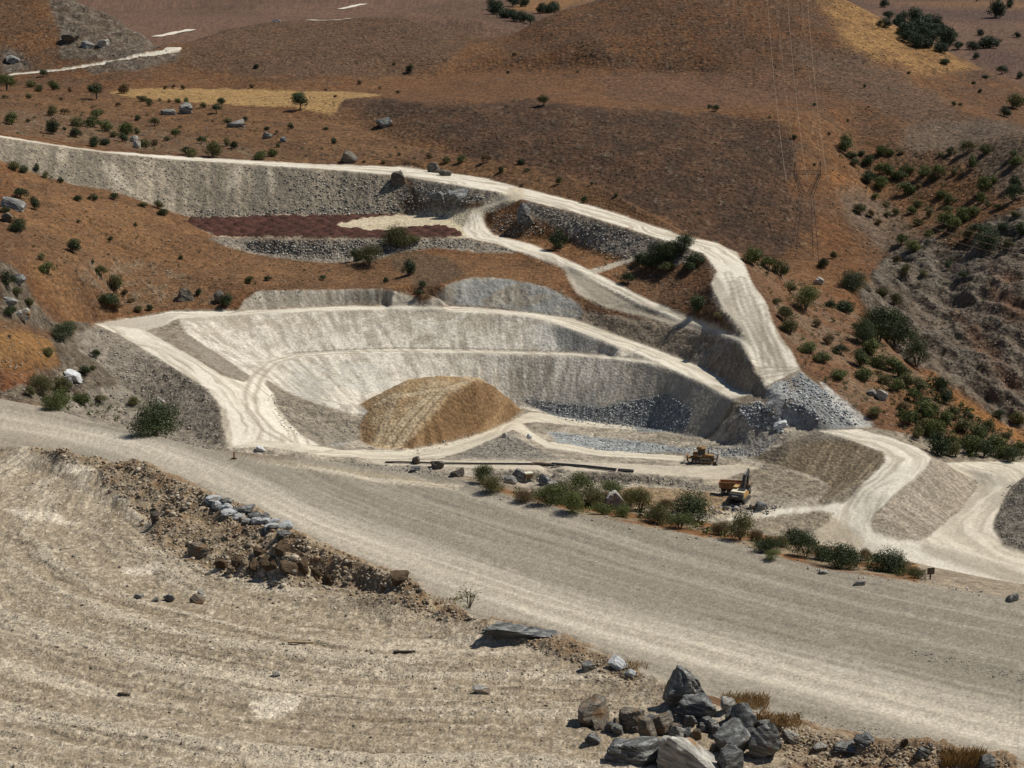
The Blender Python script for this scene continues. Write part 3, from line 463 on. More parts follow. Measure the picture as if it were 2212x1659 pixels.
# pale roads: ruts follow each road's line
PALE, DUST, RUT = c3(.62, .57, .475), c3(.47, .415, .325), c3(.30, .255, .195)
def road(cls, poly, lines, ymin, ymax, base=PALE, rut=.55, width=1.0, warp=1.6, soft=1, seed=100, dz=.12):
    m = piece(cls, poly, ymin, ymax, warp)
    w = np.where(m.any(1))[0]; q = np.where(m.any(0))[0]
    if len(w) == 0: return m
    A = (slice(max(0, w[0] - 6), w[-1] + 7), slice(max(0, q[0] - 6), q[-1] + 7))
    s, o = along_(lines, GX[A], GY[A], ymin, ymax)
    r = fbm(o / (1.1 * width) + (fbm(s / 16, o / 9, 3, seed) - .5) * 7, s / 22, 4, seed + 1)
    cc = mixc(np.broadcast_to(base, r.shape + (3,)), DUST * .95, ss(.42, .62, r) * .8)
    cc = mixc(cc, RUT, ss(.60, .74, r) * rut * .75)
    cc = cc * (.9 + .2 * fbm(GX[A] / 3, GY[A] / 3, 3, seed + 2))[..., None]
    CC = np.zeros(GX.shape + (3,), np.float32); CC[A] = cc; R = np.zeros(GX.shape); R[A] = (.5 - r) * dz
    work(m, CC, soft, 1, R)
    return m
hp = [(u, v) for u, v, _ in HAUL_UP] + [(u, v) for u, v, _ in HAUL_LO[::-1]]
road(HAUL, hp, [(-300, 224), (0, 295), (233, 329), (400, 343), (567, 353), (737, 362), (871, 370), (1004, 390), (1110, 413), (1237, 445), (1337, 475), (1437, 508), (1530, 535), (1578, 580), (1580, 620), (1605, 665), (1640, 713), (1670, 780), (1690, 815)], 440, 760, rut=.8, warp=1.2, width=1.2)
paint(inpoly([(1520, 560), (1545, 600), (1535, 640), (1570, 690), (1610, 740), (1628, 790), (1640, 790), (1615, 720), (1580, 660), (1560, 610)], 440, 620, 2), DUST * .8, 2, .7)
for ln in ([(1572, 590), (1596, 660), (1640, 730), (1672, 792)], [(1585, 610), (1606, 690), (1636, 760), (1650, 818)], [(1632, 798), (1680, 797), (1725, 798)], [(1640, 815), (1690, 806), (1726, 800)], [(1645, 660), (1655, 720), (1690, 790)], [(1620, 640), (1640, 690), (1668, 740), (1690, 800)], [(1600, 600), (1630, 680), (1650, 730), (1655, 790)]):
    s_, o_ = along(ln, GX, GY, 455, 580); rt_ = blur(((np.abs(np.abs(o_) - .9) < .32) & (CLS == HAUL)).astype(np.float32), 1); COLR[:] = mixc(COLR, c3(.27, .23, .175), rt_ * .8)
road(HAUL, [(835, 362), (871, 359), (987, 375), (1060, 386), (1054, 389), (987, 384), (930, 374), (860, 368)], [(835, 364), (987, 380), (1054, 388)], 600, 760, seed=120)
road(HAUL, [(1098, 405), (1125, 405), (1137, 424), (1110, 438), (1070, 448), (1030, 456), (1015, 455), (1060, 438), (1090, 425)], [(1112, 405), (1118, 422), (1080, 440), (1025, 455)], 580, 700, base=c3(.52, .44, .32), seed=130)
road(HAUL, [(1018, 460), (1040, 459), (1046, 484), (1066, 507), (1150, 528), (1237, 566), (1330, 610), (1390, 643), (1475, 678), (1545, 702), (1600, 724), (1632, 760), (1640, 800), (1622, 780), (1595, 742), (1542, 722), (1475, 700), (1387, 664), (1321, 628), (1237, 588), (1157, 557), (1071, 528), (1008, 513), (1000, 495), (1008, 472)],
     [(1028, 460), (1025, 495), (1050, 513), (1150, 542), (1237, 577), (1330, 620), (1390, 654), (1475, 690), (1545, 712), (1600, 734), (1630, 775)], 470, 680, rut=.8, width=.7, seed=140)
road(BROAD, [(1190, 560), (1222, 574), (1245, 585), (1300, 620), (1400, 672), (1475, 698), (1590, 742), (1475, 708), (1404, 690), (1304, 664), (1246, 636), (1232, 612), (1215, 580)], [(1200, 565), (1228, 600), (1250, 632), (1304, 658), (1404, 684), (1500, 708)], 480, 640, base=c3(.34, .295, .23), rut=.5, seed=150)
road(BROAD, [(1270, 583), (1390, 548), (1420, 540), (1432, 545), (1330, 578), (1285, 592)], [(1270, 588), (1430, 543)], 500, 680, base=c3(.36, .31, .245), seed=155)
# bench roads of the pit
road(BROAD, [(206, 699), (270, 690), (333, 681), (367, 673), (533, 671.5), (737, 660.5), (904, 659), (1037, 664.5), (1137, 674.5), (1237, 688), (1304, 713), (1371, 738), (1437, 763), (1475, 778), (1525, 798), (1558, 818), (1582, 836), (1645, 858), (1640, 864), (1585, 868), (1525, 832), (1475, 810), (1404, 775), (1337, 751), (1271, 724), (1204, 701), (1137, 682.5), (1037, 676), (904, 670), (737, 670), (533, 680), (383, 688), (350, 705), (300, 716), (250, 716)],
     [(230, 700), (370, 680), (533, 676), (737, 665), (904, 664), (1037, 670), (1137, 678), (1220, 694), (1290, 718), (1350, 744), (1420, 769), (1475, 793), (1540, 825), (1620, 862)], 480, 580, warp=.8, seed=160, rut=.6)
paint(inpoly([(206, 699), (333, 682), (385, 680), (350, 705), (300, 716), (250, 716)], 480, 580, 3), c3(.42, .375, .305), 2, .8)
road(BROAD, [(206, 699), (262, 706), (310, 712), (370, 745), (430, 780), (480, 812), (530, 826), (548, 805), (567, 791), (593, 772), (633, 764), (737, 757), (871, 753.5), (1037, 756.5), (1237, 761.5), (1371, 773.5), (1412, 781), (1424, 790), (1371, 782), (1237, 768.5), (1037, 763.5), (871, 760.5), (737, 764.5), (640, 773), (608, 783), (582, 802), (572, 830), (590, 850), (600, 880), (620, 910), (650, 940), (690, 962), (600, 968), (540, 962), (494, 970), (484, 930), (476, 880), (450, 842), (400, 810), (330, 767), (260, 724)],
     [(215, 702), (270, 722), (340, 765), (410, 808), (470, 845), (505, 885), (512, 960)], 425, 580, warp=1.0, seed=170, rut=.85, width=.8)
s5, o5 = along([(1412, 784), (1237, 765), (1037, 760), (737, 761), (640, 768), (590, 782), (555, 815), (540, 850), (545, 890), (580, 930), (640, 958)], GX, GY, 440, 580)
rt = blur(((np.abs(np.abs(o5) - 1.3) < .55) & (np.abs(o5) < 3.2) & (CLS == BROAD) & (PV > 757) & (PU > 520)).astype(np.float32), 1); COLR[:] = mixc(COLR, RUT, rt * .75)
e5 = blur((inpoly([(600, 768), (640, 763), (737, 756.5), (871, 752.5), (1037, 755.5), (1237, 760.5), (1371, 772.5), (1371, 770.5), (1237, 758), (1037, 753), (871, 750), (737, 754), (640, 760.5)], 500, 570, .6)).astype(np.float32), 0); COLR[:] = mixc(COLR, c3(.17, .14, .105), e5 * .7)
# pit floor tracks
FT = c3(.56, .505, .405)
road(PROAD, [(500, 966), (560, 950), (640, 958), (740, 972), (820, 972), (880, 972), (970, 957), (1050, 934), (1100, 912), (1140, 892), (1165, 893), (1250, 908), (1371, 920), (1375, 930), (1250, 920), (1160, 912), (1128, 915), (1150, 935), (1185, 955), (1304, 972), (1420, 982), (1475, 985), (1475, 996), (1304, 985), (1180, 968), (1130, 938), (1108, 928), (1060, 950), (1000, 975), (950, 990), (880, 992), (804, 990), (700, 985), (580, 966)],
     [(500, 966), (640, 964), (760, 978), (880, 982), (970, 968), (1060, 940), (1110, 920), (1200, 960), (1304, 978), (1475, 990)], 430, 535, base=FT, warp=3, seed=180, rut=.5)
road(PROAD, [(804, 992), (950, 993.5), (1100, 996), (1300, 999), (1475, 1008), (1600, 1003), (1640, 1010), (1560, 1036), (1475, 1030), (1368, 1020), (1200, 1016), (1000, 1010), (804, 1002)], [(804, 997), (1000, 1002), (1200, 1007), (1368, 1010), (1475, 1018), (1600, 1010)], 420, 480, base=c3(.46, .40, .315), warp=1.5, seed=190, rut=.25)
for q in ([(1500, 1042), (1560, 1036), (1620, 1045), (1580, 1052)], [(1545, 1118), (1560, 1104), (1640, 1100), (1610, 1116)], [(1530, 975), (1560, 988), (1640, 1012), (1600, 1008)]): paint(inpoly(q, 400, 500, 4), c3(.50, .42, .30), 3, .6)
# embankment crown road, right-hand roads
road(PROAD, [(1768, 930), (1852, 927), (1925, 945), (1985, 969), (2010, 989), (1995, 1014), (1942, 1061), (1892, 1107), (1881, 1122), (1884, 1146), (1942, 1165), (1988, 1168), (2042, 1182), (2212, 1235), (2400, 1290), (2400, 1330), (2212, 1297), (2108, 1277), (2008, 1230), (1942, 1210), (1858, 1194), (1742, 1167), (1735, 1158), (1790, 1130), (1800, 1110), (1765, 1104), (1650, 1118), (1600, 1124), (1560, 1122), (1648, 1102), (1758, 1092), (1825, 1085), (1850, 1060), (1913, 998), (1908, 977), (1825, 946)],
     [(1800, 935), (1900, 955), (1955, 990), (1930, 1035), (1870, 1095), (1850, 1130), (1890, 1165), (1960, 1190), (2060, 1220), (2212, 1265), (2400, 1310)], 340, 480, warp=2, seed=200, rut=.5)
paint(inpoly([(1740, 1165), (1780, 1130), (1800, 1112), (1830, 1140), (1870, 1180), (1850, 1190)], 340, 480, 3), c3(.40, .33, .235), 3, .8)
paint(inpoly([(1990, 1172), (2042, 1183), (2212, 1236), (2212, 1268), (2060, 1222), (1985, 1190)], 340, 480, 3), c3(.33, .285, .215), 3, .75)
road(PROAD, [(2042, 1000), (2130, 997), (2212, 998), (2400, 1000), (2400, 1015), (2212, 1030), (2185, 1050), (2165, 1082), (2142, 1139), (2168, 1179), (2212, 1193), (2400, 1250), (2400, 1290), (2212, 1236), (2042, 1183), (1990, 1169), (2070, 1106), (2112, 1052), (2108, 1040), (2060, 1013)],
     [(2060, 1008), (2130, 1030), (2140, 1060), (2105, 1110), (2075, 1150), (2130, 1185), (2212, 1215), (2400, 1270)], 370, 470, base=c3(.58, .52, .42), warp=2, seed=210, rut=.4)
# far roads
road(FROAD, [(20, 163), (133, 153.5), (233, 138.5), (300, 125), (340, 121), (387, 110), (391, 102), (360, 101), (352, 108), (300, 119.5), (233, 134), (133, 149.5), (20, 159)], [(0, 163), (133, 152), (233, 136), (300, 122), (360, 110), (385, 104)], 960, 1100, warp=.5, soft=0, rut=.1, seed=220)
# graded roads are even
for c_, n_ in ((HAUL, 10), (BROAD, 5), (PROAD, 5)):
    m_ = (CLS == c_).astype(np.float32); w_ = np.where(m_.any(1))[0]; A_ = slice(max(0, w_[0] - 12), w_[-1] + 13)
    a_ = blur(GZ[A_] * m_[A_], n_); b_ = blur(m_[A_], n_); f_ = blur(m_[A_], 2) * (b_ > .02); GZ[A_] = GZ[A_] * (1 - f_) + f_ * a_ / np.maximum(b_, .02)
# --- foreground: berm, bench, wide road
fg = GY < 210
natslope = (fg & (GY > 112)) | ((GY > 75) & (GY < 150) & (PU > 1000)); 
strip = inpoly([(1040, 1045), (1200, 1080), (1400, 1105), (1650, 1145), (1800, 1175), (2000, 1215), (2120, 1280), (2008, 1266), (1775, 1232), (1575, 1172), (1325, 1128), (1104, 1076)], 75, 140, 3)
work(strip, mixc(c3(.18, .088, .038), c3(.22, .17, .11), ss(.45, .65, fbm(GX / 2, GY / 2, 4, 90))), 2, 1, (fbm(GX / 2, GY / 2, 3, 91) - .5) * .3)
dirt_side = (GY > 104) & (GY < 400) & (CLS == 0) & ~strip; paint(dirt_side, mixc(c3(.19, .15, .105), c3(.26, .21, .15), n2), 1, .95)
paint((GY > 70) & (GY < 130) & (PU > 1985) & (CLS == 0), mixc(c3(.24, .195, .14), c3(.31, .26, .195), n2), 2, .9)
below = (GY < 47); work(below, mixc(c3(.30, .24, .165), c3(.40, .33, .23), n2), 0, 1, 0)
rp = [(u, v) for u, v, _ in NEARE] + [(u, v) for u, v, _ in FARE[::-1]]
rd = inpoly(rp, 55, 175, 2) & (GY < 175); CLS[rd] = ROAD
s6, o6 = along([(2350, 1620), (2000, 1538), (1600, 1432), (1300, 1346), (1100, 1284), (900, 1216), (700, 1140), (500, 1046), (300, 970), (100, 930), (0, 912), (-150, 880)], GX, GY, 60, 170)
wob = (fbm(s6 / 18, o6 / 8, 2, 92) - .5) * 2.0
r6 = fbm((o6 + wob) / 1.1, s6 / 60, 4, 93); f6 = fbm((o6 + wob * .5) / .28, s6 / 9, 3, 94)
rcol = mixc(c3(.25, .218, .170), c3(.325, .285, .225), ss(.35, .65, r6 * .6 + f6 * .4))
rcol = mixc(rcol, c3(.19, .165, .13), ss(.5, .74, f6) * .35)
worn = np.exp(-((o6 + wob * .3) / 2.3) ** 2)
rcol = mixc(rcol, mixc(c3(.46, .405, .32), c3(.62, .555, .45), ss(.3, .7, f6 * .5 + r6 * .5)), worn * .95)
ln6 = ss(.64, .74, fbm((o6 + wob * .4) / .5, s6 / 40, 2, 98)); rcol = mixc(rcol, c3(.44, .385, .305), ln6 * .35)
lft = ss(250, 60, PU); rcol = mixc(rcol, c3(.40, .335, .25), lft * .4)
pale = ss(.62, .75, fbm(s6 / 5, o6 / 2.5, 4, 95)) * ss(1600, 2000, PU); rcol = mixc(rcol, c3(.60, .55, .47), pale * .6)
work(rd, rcol, 1, 1, (.5 - r6) * .18 + (f6 - .5) * .08 + (vn(GX / .35, GY / .35, 96) - .5) * .05)
tracks = inpoly([(520, 986), (737, 1012), (800, 1018), (870, 1030), (1010, 1048), (990, 1056), (850, 1046), (760, 1032), (640, 1012)], 90, 140, 2); s7, o7 = along([(520, 988), (737, 1022), (850, 1038), (1010, 1052)], GX, GY, 90, 140)
paint(tracks, mixc(c3(.38, .315, .22), c3(.58, .51, .40), ss(.45, .6, fbm(o7 / .35, s7 / 12, 2, 97))), 1, .9)
bp = [(u, v) for u, v, _ in CREST] + [(2400, 1800), (-300, 1800)]
bn = inpoly(bp, 44, 118, 2); CLS[bn] = BENCH
rc = np.hypot(GX - 6, GY - 93); tc = np.arctan2(GY - 93, GX - 6)
wb = (fbm(GX / 9, GY / 9, 3, 110) - .5) * 3.0
k1 = fbm((rc + wb) / .9, tc * 1.8, 4, 111, .6); k2 = fbm((rc + wb) / .25, tc * 5, 3, 112); k3 = fbm(GX / .35, GY / .35, 3, 113); k4 = fbm(GX / 7, GY / 7, 3, 114)
bc = mixc(c3(.30, .24, .168), c3(.42, .348, .255), ss(.35, .65, k1 * .6 + k3 * .4))
kb = fbm((rc + wb) / 2.4, tc * 1.4, 3, 118); bc = mixc(bc, c3(.20, .158, .105), np.clip(ss(.48, .66, k2 * .45 + k1 * .55) * .6 + ss(.52, .62, kb * .5 + k1 * .5) * .55, 0, .8))
bc = mixc(bc, c3(.56, .485, .375), ss(.52, .66, k1 * .8 + k4 * .2) * .6)
bc = mixc(bc, c3(.16, .125, .082), ss(.58, .76, k3) * .5); bc = mixc(bc, c3(.56, .48, .37), ss(.60, .74, fbm(GX / .22, GY / .22, 2, 117)) * .6)
rut_ = np.zeros(GX.shape, np.float32)
for k_, R_ in enumerate((22.5, 25, 27.5, 29, 31.2, 33, 34.6, 36.8, 38.2, 39.6, 41.5, 43)):
    d_ = np.abs(rc + wb * .55 + .5 * (vn(tc * 3 + k_, rc * 0, 150 + k_) - .5) - R_); rut_ = np.maximum(rut_, ss(.17, .05, d_) * ss(.50, .64, fbm(tc * 7 + k_ * 3.1, rc * .2, 3, 160 + k_)))
bc = mixc(bc, c3(.135, .102, .066), rut_ * .6)
work(bn, bc, 1, 1, -rut_ * .035 + (k1 - .5) * .30 + (kb - .5) * .35 + (k2 - .5) * .10 + (k3 - .5) * .16)
for q in ([(130, 1005), (200, 1000), (215, 1022), (150, 1030)], [(240, 1070), (310, 1066), (330, 1078), (270, 1090)], [(0, 1095), (120, 1110), (180, 1135), (60, 1125)], [(250, 1225), (340, 1220), (350, 1235), (280, 1240)], [(540, 1510), (660, 1500), (640, 1530), (560, 1545)]): paint(inpoly(q, 44, 118, 5), c3(.66, .58, .46), 3, .75)
bmask = inpoly([(70, 966), (150, 966), (233, 991), (300, 988), (367, 1031), (433, 1054), (483, 1078), (553, 1102), (600, 1130), (657, 1158), (700, 1180), (787, 1214), (884, 1246), (921, 1280), (1000, 1322), (1030, 1340), (960, 1336), (850, 1296), (700, 1262), (560, 1246), (430, 1225), (340, 1170), (320, 1125), (290, 1095), (240, 1060), (200, 1010), (120, 985), (60, 980)], 44, 118, 5) | \
        inpoly([(1037, 1336), (1137, 1350), (1220, 1376), (1311, 1414), (1397, 1456), (1370, 1480), (1250, 1430), (1120, 1385), (1040, 1350)], 44, 118, 4) | inpoly([(1640, 1545), (1775, 1579), (1892, 1600), (2025, 1608), (2142, 1636), (2212, 1653), (2212, 1680), (1700, 1680), (1690, 1630), (1600, 1600)], 44, 118, 4)
CLS[bmask] = BERM
q1 = fbm(GX / 1.6, GY / 1.6, 4, 120); q2 = fbm(GX / .4, GY / .4, 3, 121)
bec = mixc(c3(.16, .115, .068), c3(.26, .20, .135), ss(.35, .65, q2)); bec = mixc(bec, c3(.17, .10, .05), ss(.5, .65, q1) * .7); bec = mixc(bec, c3(.36, .31, .235), ss(.66, .8, q2) * .6)
work(bmask, bec, 3, .9, (q1 - .5) * 1.0 + (q2 - .5) * .45)
GZ = GZ + DZ
# grain of pebbles and stalks, finer than the relief
rng = np.random.default_rng(77); gr_ = rng.random(GX.shape, dtype=np.float32)
amp = np.full(GX.shape, .22, np.float32)
for c_, a_ in ((ROAD, .13), (HAUL, .08), (BROAD, .08), (PROAD, .08), (FROAD, .03), (WALL, .16), (BENCH, .30), (BERM, .30), (FIELD, .08), (DUMP, .12), (MOUND, .14)): amp[CLS == c_] = a_
COLR *= (1 + amp * (gr_ * 2 - 1))[..., None]
COLR[CLS == ROAD] *= .9; COLR[CLS == BENCH] *= .9; COLR[..., 2] *= .985
# ------------------------------------------------------------------ materials
def nodes(m):
    m.use_nodes = True; return m.node_tree.nodes, m.node_tree.links
def M_ground(name, grain, contrast, bump, rough=.95):
    """earth: the land's own colour attribute, broken up by grain of the given size in metres"""
    m = bpy.data.materials.new(name); n, l = nodes(m); b = n['Principled BSDF']
    at = n.new('ShaderNodeAttribute'); at.attribute_name = 'Col'
    g = n.new('ShaderNodeNewGeometry')
    sc = n.new('ShaderNodeVectorMath'); sc.operation = 'SCALE'; sc.inputs['Scale'].default_value = 1.0 / grain
    l.new(g.outputs['Position'], sc.inputs[0])
    no = n.new('ShaderNodeTexNoise'); no.inputs['Scale'].default_value = 1.0; no.inputs['Detail'].default_value = 5; no.inputs['Roughness'].default_value = .68
    l.new(sc.outputs[0], no.inputs['Vector'])
    vo = n.new('ShaderNodeTexVoronoi'); vo.inputs['Scale'].default_value = .75; l.new(sc.outputs[0], vo.inputs['Vector'])
    mr = n.new('ShaderNodeMapRange'); mr.inputs[1].default_value = .3; mr.inputs[2].default_value = .7; mr.inputs[3].default_value = 1 - contrast; mr.inputs[4].default_value = 1 + contrast
    l.new(no.outputs[0], mr.inputs[0])
    hs = n.new('ShaderNodeSeparateColor'); l.new(vo.outputs['Color'], hs.inputs[0])
    mr2 = n.new('ShaderNodeMapRange'); mr2.inputs[3].default_value = 1 - contrast * .6; mr2.inputs[4].default_value = 1 + contrast * .6; l.new(hs.outputs[0], mr2.inputs[0])
    mm = n.new('ShaderNodeMath'); mm.operation = 'MULTIPLY'; l.new(mr.outputs[0], mm.inputs[0]); l.new(mr2.outputs[0], mm.inputs[1])
    mx = n.new('ShaderNodeVectorMath'); mx.operation = 'SCALE'; l.new(at.outputs['Color'], mx.inputs[0]); l.new(mm.outputs[0], mx.inputs['Scale'])
    l.new(mx.outputs[0], b.inputs['Base Color']); b.inputs['Roughness'].default_value = rough; b.inputs['Specular IOR Level'].default_value = .15
    ad = n.new('ShaderNodeMath'); ad.operation = 'SUBTRACT'; l.new(no.outputs[0], ad.inputs[0]); l.new(vo.outputs['Distance'], ad.inputs[1])
    bp = n.new('ShaderNodeBump'); bp.inputs['Strength'].default_value = bump; bp.inputs['Distance'].default_value = grain * .5; l.new(ad.outputs[0], bp.inputs['Height']); l.new(bp.outputs[0], b.inputs['Normal'])
    return m
def M_plain(name, c, rough=.6, metal=0, var=.15, scale=3.0, spec=.4):
    """painted or bare surface with dust and wear"""
    m = bpy.data.materials.new(name); n, l = nodes(m); b = n['Principled BSDF']
    tc = n.new('ShaderNodeTexCoord'); no = n.new('ShaderNodeTexNoise'); no.inputs['Scale'].default_value = scale; no.inputs['Detail'].default_value = 5; l.new(tc.outputs['Object'], no.inputs[0])
    cr = n.new('ShaderNodeValToRGB'); cr.color_ramp.elements[0].position = .35; cr.color_ramp.elements[1].position = .7
    cr.color_ramp.elements[0].color = (*[x * (1 - var) for x in c], 1); cr.color_ramp.elements[1].color = (*[min(1, x * (1 + var) + .02 * var) for x in c], 1)
    l.new(no.outputs[0], cr.inputs[0]); l.new(cr.outputs[0], b.inputs['Base Color'])
    b.inputs['Roughness'].default_value = rough; b.inputs['Metallic'].default_value = metal; b.inputs['Specular IOR Level'].default_value = spec
    return m

def tag(o, label=None, cat=None, group=None, kind=None):
    if label: o['label'] = label
    if cat: o['category'] = cat
    if group: o['group'] = group
    if kind: o['kind'] = kind
    return o
def mesh_obj(name, V, F, mat, parent=None, smooth=False, cols=None):
    me = bpy.data.meshes.new(name); me.from_pydata([tuple(v) for v in V], [], [tuple(f) for f in F]); me.update()
    if mat is not None: me.materials.append(mat)
    if smooth: me.polygons.foreach_set('use_smooth', [True] * len(me.polygons))
    o = bpy.data.objects.new(name, me); COL.objects.link(o); o.parent = parent
    return o

# ------------------------------------------------------------------ the land as meshes, one for each piece of the setting
GW = GZ + CAMZ
gzy = np.gradient(GW, axis=0); gzx = np.gradient(GW, axis=1); gxx = np.gradient(GX, axis=1); gxy = np.gradient(GX, axis=0); gyy = np.gradient(GY, axis=0)
tx = np.stack([gxx, np.zeros_like(gxx), gzx], -1); ty = np.stack([gxy, gyy, gzy], -1)
NRM = np.cross(tx, ty); NRM /= np.linalg.norm(NRM, axis=-1, keepdims=True)
POS = np.stack([GX, GY, GW], -1).reshape(-1, 3).astype(np.float32); NRMf = NRM.reshape(-1, 3); COLf = np.concatenate([COLR, np.ones(GX.shape + (1,), np.float32)], -1).reshape(-1, 4).astype(np.float32)
idx = np.arange(NR * NC).reshape(NR, NC)
QUAD = np.stack([idx[:-1, :-1], idx[:-1, 1:], idx[1:, 1:], idx[1:, :-1]], -1).reshape(-1, 4)
QC = np.maximum.reduce([CLS[:-1, :-1], CLS[1:, 1:]]).reshape(-1) * 1
QC = CLS[:-1, :-1].reshape(-1)
QY = (GY[:-1, :-1]).reshape(-1); QU = PU[:-1, :-1].reshape(-1); QV = PV[:-1, :-1].reshape(-1)
def land(name, sel, mat, **tags):
    q = QUAD[sel]
    if len(q) == 0: return None
    us, inv = np.unique(q, return_inverse=True); inv = inv.reshape(-1)
    me = bpy.data.meshes.new(name); me.vertices.add(len(us)); me.vertices.foreach_set('co', POS[us].ravel())
    n = len(q); me.loops.add(4 * n); me.loops.foreach_set('vertex_index', inv.astype(np.int32)); me.polygons.add(n)
    me.polygons.foreach_set('loop_start', np.arange(0, 4 * n, 4, dtype=np.int32)); me.polygons.foreach_set('loop_total', np.full(n, 4, np.int32))
    me.update(calc_edges=True); me.polygons.foreach_set('use_smooth', np.ones(n, bool))
    ca = me.color_attributes.new('Col', 'FLOAT_COLOR', 'POINT'); ca.data.foreach_set('color', COLf[us].ravel())
    me.normals_split_custom_set_from_vertices(NRMf[us].tolist())
    me.materials.append(mat); o = bpy.data.objects.new(name, me); COL.objects.link(o); tag(o, **tags); return o
MG_near = M_ground('near_dirt', .09, .30, .8); MG_road = M_ground('packed_gravel', .14, .20, .4); MG_mid = M_ground('quarry_earth', .75, .30, .7); MG_pale = M_ground('pale_dust', .8, .10, .25)
MG_wall = M_ground('cut_rock', .7, .17, .4); MG_hill = M_ground('dry_hillside', .95, .42, .8); MG_far = M_ground('far_hillside', 1.7, .42, .8)
ST = dict(kind='structure')
far_q = QY > 660
land('hillside', (QC == 0) & ~far_q & (QY >= 400), MG_hill, **ST); land('far_hills', (QC == 0) & far_q, MG_far, **ST); land('valley_slope', (QC == 0) & (QY < 400), MG_mid, **ST)
land('dry_field', QC == FIELD, MG_far, **ST); land('scree_slope', QC == SCREE, MG_mid, **ST); land('quarry_wall', QC == WALL, MG_wall, **ST); land('quarry_floor', QC == FLOOR, MG_mid, **ST)
land('haul_road', QC == HAUL, MG_pale, **ST); land('bench_road', QC == BROAD, MG_pale, **ST); land('quarry_track', QC == PROAD, MG_pale, **ST); land('far_road', QC == FROAD, MG_pale, **ST)
land('embankment', QC == BANK, MG_mid, **ST); land('wide_dirt_road', QC == ROAD, MG_road, **ST); land('dirt_bench', QC == BENCH, MG_near, **ST)
land('soil_mound', QC == MOUND, MG_mid, label='tan soil mound with wheel tracks up its side on the quarry floor', cat='mound')
land('red_earth_heaps', QC == DUMP, MG_mid, label='dark red earth tipped in rows on the platform below the haul road', cat='earth heap')
land('rubble_berm', QC == BERM, MG_near, label='brown rubble berm along the edge of the foreground dirt bench', cat='berm')

# far road pieces too narrow for the land's grid: ribbons laid on the ground
M_pale = M_plain('far_pale_road', (.60, .54, .43), .95, 0, .12, .3)
def pick_down(u, v, y0, y1): return next((q for q in (pick(u, v + k, y0, y1) for k in range(0, 30)) if q is not None), None)
def ribbon(name, line, width, ymin, ymax, lift=.35):
    P = [p for p in (pick_down(u, v, ymin, ymax) for u, v in line) if p is not None]; V = []; F = []
    D = []
    for a, b in zip(P[:-1], P[1:]):
        n = max(2, int((b - a).length / 6))
        D += [a + (b - a) * k / n for k in range(n)]
    if not P: return
    D.append(P[-1])
    for k, p in enumerate(D):
        t = D[min(k + 1, len(D) - 1)] - D[max(k - 1, 0)]; nrm = Vector((-t.y, t.x, 0)).normalized() * width / 2
        zs = [ground(p.x + nrm.x * s, p.y + nrm.y * s) for s in (-1, 0, 1)]; z = max(zs) + lift
        for s in (-1, 1): V.append((p.x + nrm.x * s, p.y + nrm.y * s, z + CAMZ))
        if k: F.append((2 * k - 2, 2 * k - 1, 2 * k + 1, 2 * k))
    return tag(mesh_obj(name, V, F, M_pale), kind='structure')
ribbon('far_road', [(339, 80), (375, 72), (413, 64)], 8, 1200, 2300)
ribbon('far_road', [(667, 38), (705, 35), (737, 28), (758, 22)], 5, 1080, 1300)
ribbon('far_road', [(735, 20), (760, 15), (786, 9)], 8, 1300, 3000)
# ------------------------------------------------------------------ building kit
def empty(name, loc, rz=0.0, **t):
    o = bpy.data.objects.new(name, None); COL.objects.link(o); o.location = loc; o.rotation_euler = (0, 0, rz); o.empty_display_size = .5
    return tag(o, **t)
class MB:
    def __init__(s): s.V = []; s.F = []
    def poly(s, V, F):
        n = len(s.V); s.V += [tuple(v) for v in V]; s.F += [tuple(i + n for i in f) for f in F]; return s
    def box(s, x0, x1, y0, y1, z0, z1, tx=0, ty=0):
        return s.poly([(x0, y0, z0), (x1, y0, z0), (x1, y1, z0), (x0, y1, z0), (x0 + tx, y0 + ty, z1), (x1 - tx, y0 + ty, z1), (x1 - tx, y1 - ty, z1), (x0 + tx, y1 - ty, z1)],
                      [(3, 2, 1, 0), (4, 5, 6, 7), (0, 1, 5, 4), (1, 2, 6, 5), (2, 3, 7, 6), (3, 0, 4, 7)])
    def prism(s, prof, y0, y1):
        n = len(prof); return s.poly([(x, y0, z) for x, z in prof] + [(x, y1, z) for x, z in prof], [tuple(range(n)), tuple(range(2 * n - 1, n - 1, -1))] + [(i, i + n, (i + 1) % n + n, (i + 1) % n) for i in range(n)])
    def tube(s, a, b, r0, r1=None, n=8, cap=True):
        a = Vector(a); b = Vector(b); r1 = r0 if r1 is None else r1; d = (b - a).normalized(); u = d.orthogonal().normalized(); w = d.cross(u)
        V = [a + (u * math.cos(2 * math.pi * k / n) + w * math.sin(2 * math.pi * k / n)) * r0 for k in range(n)] + [b + (u * math.cos(2 * math.pi * k / n) + w * math.sin(2 * math.pi * k / n)) * r1 for k in range(n)]
        F = [(k, (k + 1) % n, (k + 1) % n + n, k + n) for k in range(n)]
        if cap: F += [tuple(range(n - 1, -1, -1)), tuple(range(n, 2 * n))]
        return s.poly(V, F)
    def build(s, name, mat, parent=None, smooth=False): return mesh_obj(name, s.V, s.F, mat, parent, smooth)
def wp(p, dz=0.0): return Vector((p[0], p[1], p[2] + CAMZ + dz))
def at(X, Y, dz=0.0): return Vector((X, Y, ground(X, Y) + CAMZ + dz))

